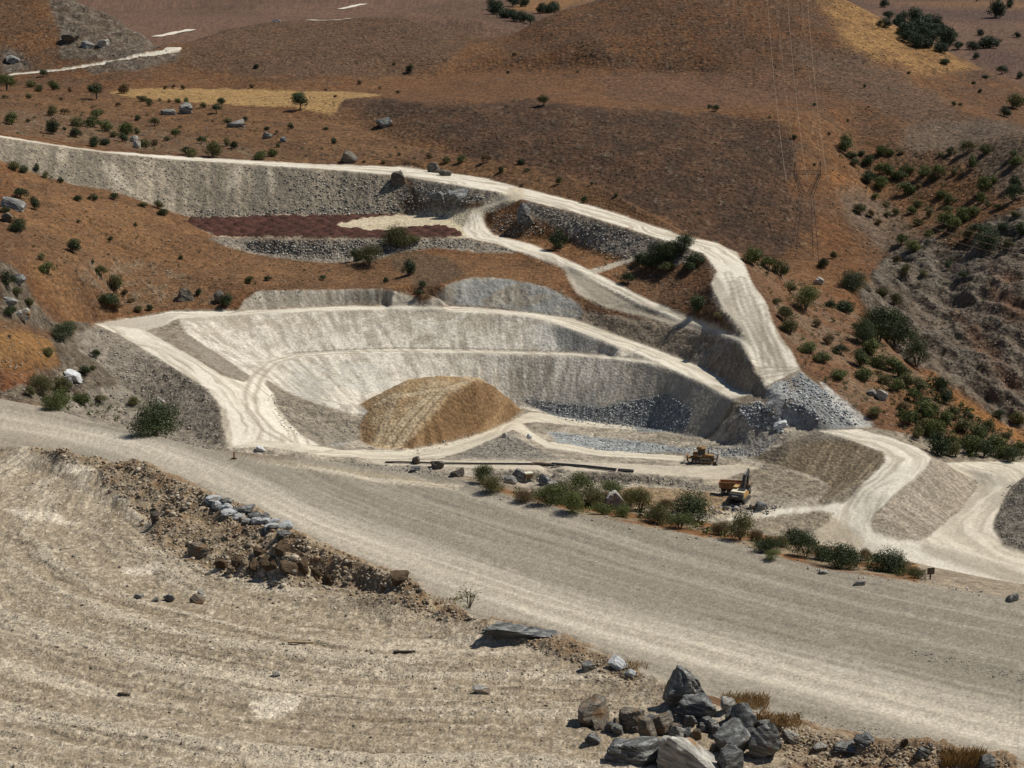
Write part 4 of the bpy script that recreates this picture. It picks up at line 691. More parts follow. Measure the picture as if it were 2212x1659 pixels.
# stones and boulders: a ball cut by random planes, then roughened along its layers
import bmesh
def ico(sub):
    bm = bmesh.new(); bmesh.ops.create_icosphere(bm, subdivisions=sub, radius=1); V = np.array([v.co[:] for v in bm.verts]); F = [tuple(v.index for v in f.verts) for f in bm.faces]; bm.free(); return V, F
ICO = {k: ico(k) for k in (1, 2, 3, 4)}
def rock_mesh(seed, sub=3, cuts=7, rough=.05, layers=.05, tilt=.4, sharp=.55, wedge=0.0):
    g = np.random.default_rng(seed); D, F = ICO[sub]; D = D / np.linalg.norm(D, axis=1, keepdims=True)
    bx = np.array([(1, 0, 0), (-1, 0, 0), (0, 1, 0), (0, -1, 0), (0, 0, 1), (0, 0, -1)], float) + g.normal(size=(6, 3)) * .28
    n = np.concatenate([bx, g.normal(size=(cuts, 3))]); n /= np.linalg.norm(n, axis=1, keepdims=True); h = np.concatenate([g.uniform(.5, .72, 6), g.uniform(sharp, .95, cuts)])
    dd = D @ n.T; r = np.where(dd > .05, h / np.maximum(dd, .05), 9).min(1); r = np.minimum(r, 1.05); P = D * r[:, None]
    ax = Vector((math.sin(tilt), .2 * math.sin(seed), math.cos(tilt))).normalized(); k = P @ np.array(ax)
    P = P * (1 + rough * 2 * (fbm(P[:, 0] * 2.5 + seed, P[:, 1] * 2.5 + P[:, 2] * 1.7, 4, seed % 50) - .5))[:, None]
    P = P * (1 + layers * 2 * (vn(k * 9 + seed, P[:, 0] * 1.3, seed % 31) - .5))[:, None]
    if wedge: zz = np.clip((P[:, 2] + .6) / 1.2, 0, 1); P[:, 0] = P[:, 0] * (1 - wedge * zz) - .25 * wedge * zz
    me = bpy.data.meshes.new('rock'); me.from_pydata(P.tolist(), [], F); me.update(); return me
def M_rock(name, dark, pale, rust, rustamt=.25, scale=1.0, pale_t=.52):
    m = bpy.data.materials.new(name); n, l = nodes(m); b = n['Principled BSDF']; tc = n.new('ShaderNodeTexCoord'); oi = n.new('ShaderNodeObjectInfo')
    add = n.new('ShaderNodeVectorMath'); l.new(tc.outputs['Object'], add.inputs[0]); l.new(oi.outputs['Random'], add.inputs[1])
    mp = n.new('ShaderNodeMapping'); mp.inputs['Rotation'].default_value = (.3, .5, .2); mp.inputs['Scale'].default_value = (1.2 * scale, 1.2 * scale, 5 * scale); l.new(add.outputs[0], mp.inputs[0])
    n1 = n.new('ShaderNodeTexNoise'); n1.inputs['Scale'].default_value = 1.6; n1.inputs['Detail'].default_value = 8; n1.inputs['Roughness'].default_value = .7; l.new(mp.outputs[0], n1.inputs[0])
    n2 = n.new('ShaderNodeTexNoise'); n2.inputs['Scale'].default_value = 1.3 * scale; n2.inputs['Detail'].default_value = 4; l.new(add.outputs[0], n2.inputs[0])
    cr = n.new('ShaderNodeValToRGB'); e = cr.color_ramp.elements; e[0].position = .32; e[0].color = (*dark, 1); e[1].position = .64; e[1].color = (*pale, 1); md = e.new(pale_t); md.color = (*[(a * .65 + c * .35) for a, c in zip(dark, pale)], 1); l.new(n1.outputs[0], cr.inputs[0])
    mr = n.new('ShaderNodeMapRange'); mr.inputs[1].default_value = .75 - rustamt; mr.inputs[2].default_value = .85 - rustamt * .8; l.new(n2.outputs[0], mr.inputs[0])
    mx = n.new('ShaderNodeMix'); mx.data_type = 'RGBA'; l.new(mr.outputs[0], mx.inputs[0]); l.new(cr.outputs[0], mx.inputs[6]); mx.inputs[7].default_value = (*rust, 1)
    l.new(mx.outputs[2], b.inputs['Base Color']); b.inputs['Roughness'].default_value = .85; b.inputs['Specular IOR Level'].default_value = .25
    bp = n.new('ShaderNodeBump'); bp.inputs['Strength'].default_value = 1.0; bp.inputs['Distance'].default_value = .2; l.new(n1.outputs[0], bp.inputs['Height']); l.new(bp.outputs[0], b.inputs['Normal'])
    return m
R_dark = M_rock('dark_schist', (.03, .032, .034), (.38, .38, .36), (.20, .125, .065), .16, 1.0, .52); R_grey = M_rock('grey_schist', (.06, .06, .055), (.46, .45, .41), (.26, .17, .09), .2)
R_pale = M_rock('pale_schist', (.13, .12, .10), (.62, .59, .52), (.30, .18, .085), .22, 1.0, .45); R_rust = M_rock('rusty_schist', (.10, .085, .07), (.40, .34, .26), (.27, .165, .085), .27)
R_white = M_rock('white_slate', (.30, .31, .31), (.66, .67, .66), (.34, .27, .19), .1, 1.0, .42); R_clod = M_rock('earth_clod', (.085, .055, .03), (.20, .145, .09), (.13, .08, .04), .3)
R_brown = M_rock('brown_outcrop', (.055, .05, .042), (.22, .19, .15), (.16, .095, .045), .2)
_rc = {}
def boulder(u, vb, w, h, mat, seed, label=None, name='boulder', depth=None, sink=.34, sub=3, rz=None, group=None, pitch=0, roll=0, pos=None, cat='boulder', **k):
    """a boulder whose foot is seen at (u,vb), w by h photograph pixels"""
    p = pos if pos is not None else pick(u, vb)
    if p is None: return None
    s = metres(p, 1.0); W = w * s; H = h * s / .92; D = (depth if depth else .8 * W)
    me = rock_mesh(seed, sub, **k); me.materials.append(mat); o = bpy.data.objects.new(name, me); COL.objects.link(o)
    co_ = np.array([v.co[:] for v in me.vertices]); lo_ = co_.min(0); hi_ = co_.max(0)
    o.scale = (W / (hi_[0] - lo_[0]), D / (hi_[1] - lo_[1]), H * (1 + sink) / (hi_[2] - lo_[2]))
    q = Vector((p[0], p[1] + D * .35, 0)); z = min(ground(q.x, q.y), ground(p[0], p[1]) + H * .1) + CAMZ
    o.rotation_euler = (pitch, roll, rz if rz is not None else 0.0)
    o.location = (q.x, q.y, z - lo_[2] * o.scale[2] - H * sink)
    return tag(o, label, cat, group)

# scattered stones: gravel nobody could count, one mesh for each place
M_stone = bpy.data.materials.new('gravel_stone'); _n, _l = nodes(M_stone); _a = _n.new('ShaderNodeAttribute'); _a.attribute_name = 'Col'; _l.new(_a.outputs['Color'], _n['Principled BSDF'].inputs['Base Color']); _n['Principled BSDF'].inputs['Roughness'].default_value = .9; _n['Principled BSDF'].inputs['Specular IOR Level'].default_value = .2
def _stone_shapes():
    out = []
    for k in range(10):
        g = np.random.default_rng(900 + k); D, F = ICO[1]; n = g.normal(size=(7, 3)); n /= np.linalg.norm(n, axis=1, keepdims=True); h = g.uniform(.55, .95, 7)
        dd = D @ n.T; r = np.minimum(np.where(dd > .05, h / np.maximum(dd, .05), 9).min(1), 1.1); out.append(D * r[:, None])
    return out, np.array(F)
STS, STF = _stone_shapes()
D0, F0 = ICO[1]
OCT = np.array([(1, 0, 0), (-1, 0, 0), (0, 1, 0), (0, -1, 0), (0, 0, 1), (0, 0, -1)], float); OCF = np.array([(0, 2, 4), (2, 1, 4), (1, 3, 4), (3, 0, 4), (2, 0, 5), (1, 2, 5), (3, 1, 5), (0, 3, 5)])
def in_poly(x, y, poly):
    r = False; n = len(poly)
    for k in range(n):
        x1, y1 = poly[k]; x2, y2 = poly[(k + 1) % n]
        if (y1 > y) != (y2 > y) and x < (x2 - x1) * (y - y1) / (y2 - y1) + x1: r = not r
    return r
def gravel(name, areas, pal, seed, small=False, flat=.7, label=None, dens=None):
    """areas: (polygon in photograph pixels, count, smallest px, largest px, power, nearest, farthest)"""
    g = np.random.default_rng(seed); VV = []; FF = []; CC = []; nv = 0
    for poly, n, s0, s1, pw, y0, y1 in areas:
        us = [p[0] for p in poly]; vs = [p[1] for p in poly]; c = 0; tries = 0
        while c < n and tries < n * 6:
            tries += 1; u = g.uniform(min(us), max(us)); v = g.uniform(min(vs), max(vs))
            if not in_poly(u, v, poly): continue
            p = pick(u, v)
            if p is None or not (y0 < p[1] < y1): continue
            if dens is not None:
                i_, j_ = min(int(np.searchsorted(RY, p[1])), NR - 1), min(int(np.searchsorted(CA, p[0] / p[1])), NC - 1)
                if g.random() > dens[i_, j_]: continue
            c += 1; px = s0 + (s1 - s0) * g.random() ** pw; s = metres(p, px) * .5
            if small and px < s0 + .35 * (s1 - s0): D = OCT * g.uniform(.75, 1.15, (6, 1)); F = OCF
            else: D = STS[g.integers(10)]; F = STF
            a = g.uniform(0, 6.28); ca, sa = math.cos(a), math.sin(a); S = np.array([g.uniform(.8, 1.25), g.uniform(.7, 1.1), g.uniform(.5, .9) * flat / .7]) * s
            Q = D * S; Q = np.stack([Q[:, 0] * ca - Q[:, 1] * sa, Q[:, 0] * sa + Q[:, 1] * ca, Q[:, 2]], 1)
            VV.append(Q + np.array([p[0], p[1], p[2] + CAMZ + S[2] * .35])); FF.append(F + nv); nv += len(D)
            col = np.array(pal[g.integers(len(pal))]) * g.uniform(.75, 1.25); CC.append(np.repeat(np.append(col, 1)[None], len(D), 0))
    V = np.concatenate(VV).astype(np.float32); F = np.concatenate(FF).astype(np.int32); C = np.concatenate(CC).astype(np.float32)
    me = bpy.data.meshes.new(name); me.vertices.add(len(V)); me.vertices.foreach_set('co', V.ravel()); me.loops.add(F.size); me.loops.foreach_set('vertex_index', F.ravel()); me.polygons.add(len(F)); me.polygons.foreach_set('loop_start', np.arange(0, F.size, 3, dtype=np.int32)); me.polygons.foreach_set('loop_total', np.full(len(F), 3, np.int32)); me.update(calc_edges=True)
    ca_ = me.color_attributes.new('Col', 'FLOAT_COLOR', 'POINT'); ca_.data.foreach_set('color', C.ravel()); me.materials.append(M_stone)
    o = bpy.data.objects.new(name, me); COL.objects.link(o); return tag(o, label, None, None, 'stuff')
# ------------------------------------------------------------------ gravel and rubble
PB = [(.50, .43, .33), (.42, .36, .27), (.34, .28, .20), (.26, .21, .15), (.20, .17, .13), (.56, .51, .43), (.15, .135, .12)]
PG = [(.42, .385, .32), (.33, .30, .25), (.26, .24, .20), (.50, .47, .41), (.20, .185, .16), (.13, .125, .115)]
PBL = [(.36, .37, .365), (.27, .285, .29), (.20, .215, .225), (.48, .49, .48), (.14, .15, .16), (.58, .58, .56)]
bench_poly = [(0, 1000), (120, 1020), (230, 1085), (330, 1175), (430, 1232), (700, 1268), (880, 1300), (1040, 1355), (1250, 1435), (1400, 1490), (1500, 1560), (1650, 1600), (1750, 1659), (0, 1659)]
gravel('bench_gravel', [(bench_poly, 12000, 1.5, 4.6, 2.4, 44, 120), (bench_poly, 500, 4, 10, 2.5, 44, 120)], PB, 1, True, label='loose gravel strewn over the foreground dirt bench', dens=.25 + .75 * ss(.45, .62, kb * .5 + k1 * .5))
berm1 = [(60, 968), (150, 966), (233, 991), (300, 988), (367, 1031), (433, 1054), (553, 1102), (657, 1158), (787, 1214), (884, 1246), (940, 1290), (1030, 1340), (960, 1345), (850, 1305), (700, 1275), (560, 1262), (430, 1240), (320, 1180), (300, 1110), (240, 1065), (190, 1012), (110, 990)]
berm2 = [(1037, 1340), (1220, 1380), (1397, 1460), (1370, 1490), (1250, 1440), (1040, 1365)]; berm3 = [(1640, 1560), (1775, 1584), (1892, 1604), (2025, 1612), (2142, 1640), (2212, 1656), (1740, 1659), (1690, 1630)]
gravel('berm_rubble', [(berm1, 3600, 2.5, 9, 2.6, 44, 120), (berm1, 260, 7, 17, 2, 44, 120), (berm2, 500, 2.5, 9, 2.5, 44, 120), (berm3, 1300, 2.5, 10, 2.4, 44, 120)], PB[1:5] + [(.28, .20, .125), (.22, .15, .09), (.40, .34, .26)], 2, True, label='brown rubble stones covering the berm')
edge_poly = [(1080, 1065), (1325, 1118), (1575, 1162), (1775, 1222), (2008, 1256), (2212, 1290), (2212, 1304), (2008, 1272), (1775, 1238), (1575, 1180), (1325, 1138), (1080, 1080)]
gravel('road_gravel', [(edge_poly, 420, 2, 8, 2.5, 70, 130), ([(1700, 1530), (2212, 1640), (2212, 1655), (1700, 1552)], 250, 2, 5, 2, 50, 90), ([(1950, 1400), (2212, 1450), (2212, 1480), (1950, 1415)], 240, 2, 5, 2.5, 50, 120), ([(200, 920), (900, 1020), (1200, 1100), (2212, 1320), (2212, 1600), (1000, 1300), (300, 1010)], 500, 1.5, 3.5, 2.5, 50, 170), ([(740, 978), (830, 985), (900, 1000), (990, 1030), (900, 1025), (740, 1000)], 200, 2, 7, 2.2, 80, 180)], PG, 3, True, label='loose stones along the wide dirt road')
scree = [(0, 305), (233, 335), (567, 362), (870, 385), (890, 430), (860, 462), (567, 466), (417, 470), (300, 430), (150, 395), (0, 345)]
gravel('scree_stones', [(scree, 1500, 2, 5, 2.5, 560, 760), ([(420, 455), (567, 452), (860, 445), (870, 462), (567, 468), (417, 474)], 500, 2, 6, 2, 560, 760), ([(600, 370), (870, 390), (890, 440), (860, 462), (650, 464)], 700, 2, 6, 2.2, 560, 760)], PG, 4, label='loose stones on the scree bank below the haul road')
gravel('platform_rubble', [([(480, 520), (737, 518), (1000, 517), (1120, 543), (950, 534), (860, 545), (760, 568), (640, 560), (540, 545)], 1300, 2.2, 6.5, 2, 540, 660), ([(880, 400), (1060, 430), (990, 445), (960, 470), (880, 462)], 350, 2.5, 7, 2, 560, 760), ([(1140, 440), (1437, 525), (1525, 556), (1440, 582), (1260, 530)], 700, 2.2, 6, 2, 480, 700), ([(1060, 455), (1140, 470), (1200, 500), (1110, 515), (1060, 500)], 260, 2.5, 6, 2, 480, 700)], PG, 5, label='grey rubble below the dump platform and beside the haul road')
gravel('quarry_rubble', [([(1130, 862), (1300, 880), (1440, 850), (1500, 885), (1480, 935), (1304, 922), (1204, 905)], 1500, 2, 5.5, 2, 440, 560), ([(1180, 935), (1280, 945), (1420, 962), (1500, 978), (1400, 982), (1280, 972)], 700, 2, 4.5, 2, 430, 540), ([(1480, 962), (1640, 970), (1690, 935), (1640, 985), (1500, 985)], 350, 2, 5, 2, 430, 540)], PBL, 6, label='blue grey blasted rubble at the foot of the quarry wall')
gravel('tipped_rock', [([(1590, 880), (1640, 868), (1700, 910), (1690, 935), (1620, 925)], 600, 2.5, 8, 2, 430, 520), ([(1690, 830), (1730, 806), (1790, 850), (1870, 920), (1790, 918), (1700, 880)], 900, 2.2, 8, 2.2, 430, 520)], PBL, 7, label='tipped grey rock on the slope at the end of the haul road')
gravel('bank_stones', [([(215, 710), (330, 772), (450, 848), (480, 930), (470, 975), (300, 935), (130, 880), (200, 790)], 1100, 2, 6, 2.6, 400, 560), ([(570, 850), (640, 870), (780, 915), (770, 950), (620, 940)], 260, 2, 5, 2, 400, 560), ([(1000, 985), (1104, 940), (1200, 990)], 260, 2, 5, 2, 400, 560), ([(1050, 1025), (1368, 1028), (1560, 1045), (1560, 1062), (1368, 1046), (1050, 1042)], 450, 2, 5, 2.2, 400, 520), ([(1530, 1095), (1600, 1088), (1690, 1092), (1660, 1112), (1540, 1110)], 260, 2.5, 7, 2, 380, 480), ([(2170, 1050), (2212, 1040), (2212, 1190), (2170, 1175), (2150, 1140)], 260, 2, 5, 2, 350, 520), ([(880, 975), (1110, 905), (1135, 890), (1000, 955), (900, 985)], 160, 2, 5, 2, 400, 560)], PG, 8, label='stones on the banks round the quarry')
gravel('hill_stones', [([(0, 350), (250, 430), (450, 520), (800, 600), (500, 660), (200, 680), (60, 560)], 700, 1.8, 5, 3, 430, 700), ([(0, 240), (400, 250), (760, 300), (1000, 345), (740, 350), (400, 330), (0, 285)], 450, 1.8, 5, 3, 640, 900), ([(0, 580), (100, 680), (230, 780), (120, 880), (0, 860)], 300, 2, 7, 2.4, 400, 540), ([(1620, 570), (1800, 660), (2000, 830), (2212, 960), (2212, 990), (1900, 920), (1730, 790)], 700, 2, 5, 2.5, 430, 640), ([(1850, 400), (2212, 440), (2212, 900), (2000, 760), (1850, 620)], 700, 2, 5.5, 2.6, 520, 800), ([(0, 95), (120, 20), (330, 85), (380, 112), (200, 155), (0, 158)], 350, 1.8, 4.5, 2.4, 930, 1150), ([(1170, 490), (1430, 560), (1520, 660), (1400, 640), (1250, 560)], 260, 1.8, 5, 2.4, 480, 680)], [(.30, .26, .20), (.22, .19, .15), (.40, .36, .30), (.13, .115, .095)], 9, label='weathered stones lying on the dry hillsides')
gravel('thorn_cushions', [([(760, 225), (1040, 240), (1300, 245), (1700, 265), (1740, 540), (1475, 495), (1237, 375), (971, 325), (800, 275)], 2200, 2, 4.6, 1.8, 600, 900), ([(1120, 90), (1340, 0), (1830, 0), (2000, 95), (2180, 210), (2212, 300), (1850, 400), (1750, 260), (1300, 150)], 2200, 1.8, 4.2, 1.8, 780, 1150), ([(400, 105), (600, 45), (820, 20), (900, 50), (1000, 110), (900, 160), (450, 160)], 900, 1.6, 3.6, 1.8, 950, 1200), ([(0, 0), (100, 0), (120, 130), (0, 90)], 150, 1.8, 4, 1.8, 950, 1200), ([(1780, 300), (2212, 330), (2212, 560), (1950, 560), (1800, 620)], 800, 2, 5, 1.8, 560, 800), ([(0, 360), (250, 440), (430, 520), (900, 560), (500, 660), (200, 690), (60, 560)], 800, 1.8, 4.5, 2, 430, 700), ([(0, 190), (830, 210), (1100, 360), (700, 345), (0, 280)], 800, 1.6, 4, 2, 640, 1000)], [(.085, .062, .036), (.065, .052, .03), (.10, .07, .04), (.12, .08, .045)], 10, True, flat=.8, label='low dark thorn cushions dotted over the dry hills')
# ------------------------------------------------------------------ boulders one can tell apart
PILE = 'boulder pile at the near edge of the dirt bench'
for i, (u, vb, w, h, m, lab, kw) in enumerate([
    (1492, 1526, 124, 74, R_grey, 'tallest wedge-shaped grey boulder at the back of the foreground boulder pile', dict(rz=.3, roll=.1, pitch=-.1, tilt=.9, layers=.1, sink=.4, sharp=.5, wedge=.75, cuts=4)),
    (1282, 1570, 76, 46, R_rust, 'orange-topped boulder at the left end of the foreground boulder pile', dict(rz=.2)),
    (1362, 1578, 70, 44, R_rust, 'rust-topped boulder behind the dark layered slab in the pile', dict(rz=-.3)),
    (1512, 1560, 96, 44, R_dark, 'flat dark boulder below the tall wedge in the foreground pile', dict(rz=.3)),
    (1603, 1592, 64, 66, R_dark, 'black angular boulder near the back right of the foreground pile', dict(rz=.7)),
    (1653, 1642, 72, 76, R_grey, 'upright grey boulder at the right end of the foreground pile', dict(rz=-.2, sink=.25)),
    (1587, 1636, 88, 60, R_dark, 'dark blue-grey boulder leaning left of the upright grey one', dict(rz=.4, pitch=.2)),
    (1398, 1602, 38, 52, R_rust, 'small rusty upright boulder in the middle of the foreground pile', dict(rz=.1)),
    (1434, 1588, 50, 44, R_rust, 'brown boulder between the small rusty one and the dark flat one', dict(rz=.9)),
    (1484, 1672, 140, 66, R_pale, 'largest pale boulder with tan patches at the front of the pile', dict(rz=-.35, tilt=.6, layers=.07)),
    (1362, 1650, 126, 54, R_dark, 'dark layered schist slab at the front left of the pile', dict(rz=-.4, roll=.1, tilt=.15, layers=.12, cuts=6)),
    (1578, 1672, 56, 52, R_dark, 'pointed dark boulder at the bottom edge of the pile', dict(rz=.6, sharp=.5)),
    (1573, 1538, 36, 26, R_pale, 'small pale stone at the right shoulder of the tall wedge', dict(rz=.2)),
    (1332, 1580, 22, 28, R_rust, 'small tan stone wedged between the two rust-topped boulders', dict(rz=.5)),
    (1462, 1600, 40, 30, R_pale, 'whitish block on top of the largest pale boulder', dict(rz=.2)),
    (1711, 1606, 38, 20, R_pale, 'low pale stone just right of the foreground pile', dict(rz=.1)),
    (1540, 1585, 46, 30, R_grey, 'grey stone wedged in the centre of the foreground pile', dict(rz=1.1)),
    (1868, 1610, 50, 18, R_dark, 'dark rounded slab on the stony edge right of the boulder pile', dict(rz=.1, roll=.05, layers=.1)),
    (1842, 1630, 80, 12, R_grey, 'long flat layered slab on the stony edge right of the pile', dict(rz=-.05, roll=0.0, tilt=.1, layers=.14)),
    (1955, 1614, 24, 16, R_clod, 'reddish brown lump on the stony edge below the wide road', dict(rz=.4)),
    (1995, 1640, 34, 20, R_grey, 'grey boulder left of the dry grass at the bottom right', dict(rz=.3)),
    (2132, 1664, 40, 28, R_dark, 'dark pointed rock at the bottom right corner', dict(rz=.2, sharp=.5)),
    (1770, 1622, 34, 11, R_pale, 'tan slab beside the long flat layered slab', dict(rz=.3)),
    (1124, 1384, 190, 24, R_dark, 'long dark slab of rock lying along the bench edge', dict(rz=-.12, tilt=.1, layers=.13, cuts=6, depth=1.1, name='rock_slab', roll=.04)),
    (864, 1264, 44, 24, R_clod, 'rounded clod at the right end of the rubble berm', dict(rz=.2, rough=.14)),
    (1331, 1443, 46, 14, R_white, 'white slab on the bench edge left of the boulder pile', dict(rz=-.5, tilt=.1)),
    (1362, 1462, 30, 12, R_white, 'smaller white slab nearest the boulder pile on the bench edge', dict(rz=-.4, tilt=.1)),
    (302, 1293, 24, 10, R_pale, 'pale flat stone, leftmost of the stones lying on the bench', dict(rz=.1)),
    (335, 1301, 16, 9, R_grey, 'small grey stone between flat stones on the bench', dict(rz=.1)),
    (365, 1301, 28, 14, R_grey, 'grey layered stone in the row lying on the bench', dict(rz=-.3)),
    (423, 1304, 34, 18, R_rust, 'reddish stone, rightmost in the row lying on the bench', dict(rz=.1)),
    (433, 1287, 20, 9, R_pale, 'small pale stone above the reddish one on the bench', dict(rz=.1)),
    (335, 1130, 20, 20, R_brown, 'upright brown stone left of the slate heap on the berm', dict(rz=.1)),
    (423, 1205, 50, 28, R_rust, 'tan boulder at the foot of the berm left of the clods', dict(rz=.3)),
    (590, 1268, 18, 10, R_brown, 'brown stone below the earth clods on the bench', dict(rz=.3)),
    (597, 1462, 18, 9, R_pale, 'lone pale stone in the middle of the bench', dict(rz=.2)),
    (1037, 1500, 40, 16, R_pale, 'pale flat stone on the bench left of the boulder pile', dict(rz=.2)),
    (1270, 1450, 36, 14, R_grey, 'grey slab on the bench above the boulder pile', dict(rz=.2)),
]):
    kw.setdefault('sub', 4); kw.setdefault('rough', .05); kw.setdefault('cuts', 12); kw.setdefault('sharp', .5); kw.setdefault('roll', .35 * math.sin(i * 5.1))
    boulder(u, vb, w, h, m, 200 + i, lab, group=PILE if 'pile' in lab and i < 17 else None, **kw)
for i, (u, vb, w, h) in enumerate([(478, 1230, 30, 18), (512, 1226, 36, 22), (548, 1236, 34, 22), (586, 1234, 40, 26), (622, 1240, 38, 24), (652, 1236, 34, 22), (684, 1250, 30, 20), (560, 1200, 34, 18), (610, 1198, 40, 20), (712, 1258, 26, 16)]):
    boulder(u, vb, w, h, R_clod, 300 + i, ('leftmost', 'second', 'third', 'fourth', 'fifth', 'sixth', 'seventh', 'upper left', 'upper right', 'rightmost')[i] + ' dark earth clod in the crumbling row on the berm', 'earth_clod', rz=i * .9, rough=.28, layers=.02, sub=4, sink=.4, cat='earth clod', group='earth clods on the berm', roll=.3 * math.sin(i * 3))
g = np.random.default_rng(13)
SPOT = ['left end', 'left side', 'front left', 'middle', 'back', 'front', 'right side', 'right end']
for k in range(32):
    f = k / 31; u = 1275 + 395 * f + g.uniform(-8, 8); vb = 1556 + 30 * f + g.uniform(-20, 66)
    boulder(u, vb, g.uniform(20, 44), g.uniform(13, 26), (R_dark, R_grey, R_rust, R_dark)[k % 4], 350 + k, ('small dark', 'small grey', 'small rusty', 'broken dark')[k % 4] + ' stone at the ' + SPOT[k // 4] + ' of the boulder pile', rz=g.uniform(0, 3), roll=g.uniform(-.5, .5), sub=3, rough=.08, group=PILE)
g = np.random.default_rng(3)
for k in range(28):       # heap of slates on the berm
    u = 462 + 155 * (k / 27) + g.uniform(-8, 8); vb = 1088 + 62 * (k / 27) + g.uniform(-8, 20)
    boulder(u, vb, g.uniform(20, 42), g.uniform(7, 15), (R_white, R_grey, R_white, R_dark)[k % 4], 400 + k, ('uppermost ', 'second ', 'third ', 'fourth ', 'fifth ', 'sixth ', 'lowest ')[k // 4] + ('white', 'grey', 'pale', 'dark')[k % 4] + ' plate down the slate heap on the berm', 'slate_plate', rz=g.uniform(-.6, .6), tilt=.1, layers=.12, sub=2, group=('white', 'grey', 'pale', 'dark')[k % 4] + ' plates of the slate heap', cat='slate', pitch=g.uniform(-.2, .3))
for i, (u, vb, w, h, m, lab) in enumerate([
    (900, 1003, 18, 16, R_brown, 'pointed brown boulder at the left of the rocks behind the wide road'), (898, 1018, 24, 9, R_dark, 'dark rock below the pointed brown boulder'), (947, 1012, 32, 15, R_brown, 'humped brown boulder beside the black pipe'), (986, 1030, 32, 17, R_brown, 'brown boulder leaning downhill beside the first bushes'),
    (1121, 1038, 30, 20, R_dark, 'dark pointed boulder left of the small tan box'), (1102, 1046, 26, 18, R_grey, 'grey boulder at the foot of the dark pointed one'), (1177, 1048, 25, 19, R_dark, 'dark boulder right of the small tan box'), (1327, 1100, 52, 34, R_pale, 'pale cracked boulder among the bushes beyond the wide road'), (1196, 1052, 22, 12, R_pale, 'pale slab at the foot of the dark boulder by the tan box'),
    (832, 275, 34, 18, R_grey, 'lone grey boulder at the foot of the dark slope'), (754, 352, 36, 20, R_brown, 'dark boulder just above the haul road by the field'), (938, 373, 28, 20, R_brown, 'dark boulder standing between the two haul road lanes'), (962, 380, 30, 12, R_brown, 'low rocks right of the boulder between the haul road lanes'),
    (858, 404, 36, 28, R_brown, 'round dark boulder sticking out of the scree bank'), (950, 436, 44, 18, R_dark, 'left part of the dark outcrop above the loop road'), (990, 440, 50, 26, R_dark, 'right part of the dark outcrop above the loop road'), (1132, 480, 32, 34, R_dark, 'tall dark boulder below the haul road junction'), (1142, 490, 26, 22, R_brown, 'small dark boulder leaning on the tall one below the junction'),
    (400, 246, 32, 22, R_grey, 'grey boulder among bushes below the dry field'), (363, 249, 34, 11, R_grey, 'low flat grey rock left of the grey boulder below the field'), (510, 275, 42, 15, R_grey, 'low grey outcrop below the middle of the field'), (289, 308, 20, 14, R_pale, 'pale slab among the bushes above the haul road'), (294, 320, 20, 14, R_pale, 'lower pale slab among the bushes above the haul road'), (577, 300, 22, 12, R_grey, 'small grey outcrop right of the low one below the field'), (612, 307, 17, 10, R_dark, 'small dark rock above the middle of the haul road'),
    (27, 450, 58, 20, R_grey, 'pale grey outcrop at the left edge of the orange hillside'), (12, 478, 30, 16, R_brown, 'brown rock below the pale outcrop at the left edge'), (153, 824, 44, 18, R_white, 'white-topped boulder in the gully left of the quarry'), (140, 838, 34, 20, R_dark, 'dark rock below the white-topped boulder'), (345, 880, 24, 16, R_pale, 'pale boulder on the bank above the big green shrub'), (477, 654, 24, 22, R_brown, 'brown boulder left of the pale cut at the quarry rim'), (398, 650, 40, 22, R_brown, 'brown outcrop on the orange slope above the quarry rim'),
    (1688, 925, 36, 12, R_white, 'white slab in the tipped rock right of the quarry'), (1905, 864, 26, 18, R_pale, 'pale boulder among bushes on the right hillside'), (1885, 856, 20, 12, R_grey, 'grey stone left of the pale boulder on the right hillside'), (1144, 948, 14, 9, R_white, 'white block beside the track in the quarry'), (1090, 945, 12, 9, R_pale, 'pale block on top of the grey gravel heap'),
    (1644, 1104, 24, 16, R_dark, 'dark rock in the heap beside the excavator'), (1625, 1100, 18, 9, R_rust, 'tan rock in the heap beside the excavator'), (1590, 1104, 14, 9, R_pale, 'pale rock in the heap in front of the excavator'), (1570, 1102, 14, 8, R_brown, 'brown rock at the left of the heap by the excavator'),
    (150, 92, 42, 16, R_brown, 'dark crag on the rocky knoll at the top left'), (188, 104, 30, 12, R_grey, 'grey crag right of the dark one on the knoll'), (220, 100, 30, 12, R_pale, 'pale crag at the right of the rocky knoll'), (25, 138, 34, 14, R_grey, 'grey crag at the left edge above the far road'), (35, 610, 36, 18, R_dark, 'dark rock in the gully at the left edge'), (20, 660, 32, 14, R_grey, 'grey rock lower in the gully at the left edge'), (45, 690, 34, 18, R_pale, 'pale rock at the bottom of the left gully'),
    (1770, 615, 26, 14, R_pale, 'pale ledge between bushes on the right hillside'), (2075, 1272, 0, 0, None, ''), (560, 975, 26, 9, R_white, 'white stones heap beside the track at the near quarry end'), (1860, 1265, 26, 10, R_pale, 'pale slab at the road edge below the bushes'), (1780, 1240, 20, 8, R_pale, 'small pale slab on the far edge of the wide road'), (2190, 1300, 34, 13, R_grey, 'grey rocks at the right end of the wide road edge'),
]):
    if m is None: continue
    boulder(u, vb, w, h, m, 500 + i, lab, rz=.3 * math.sin(i * 7), roll=.4 * math.sin(i * 3.3), sub=2 if w < 22 else 3, rough=.1, sink=.42)
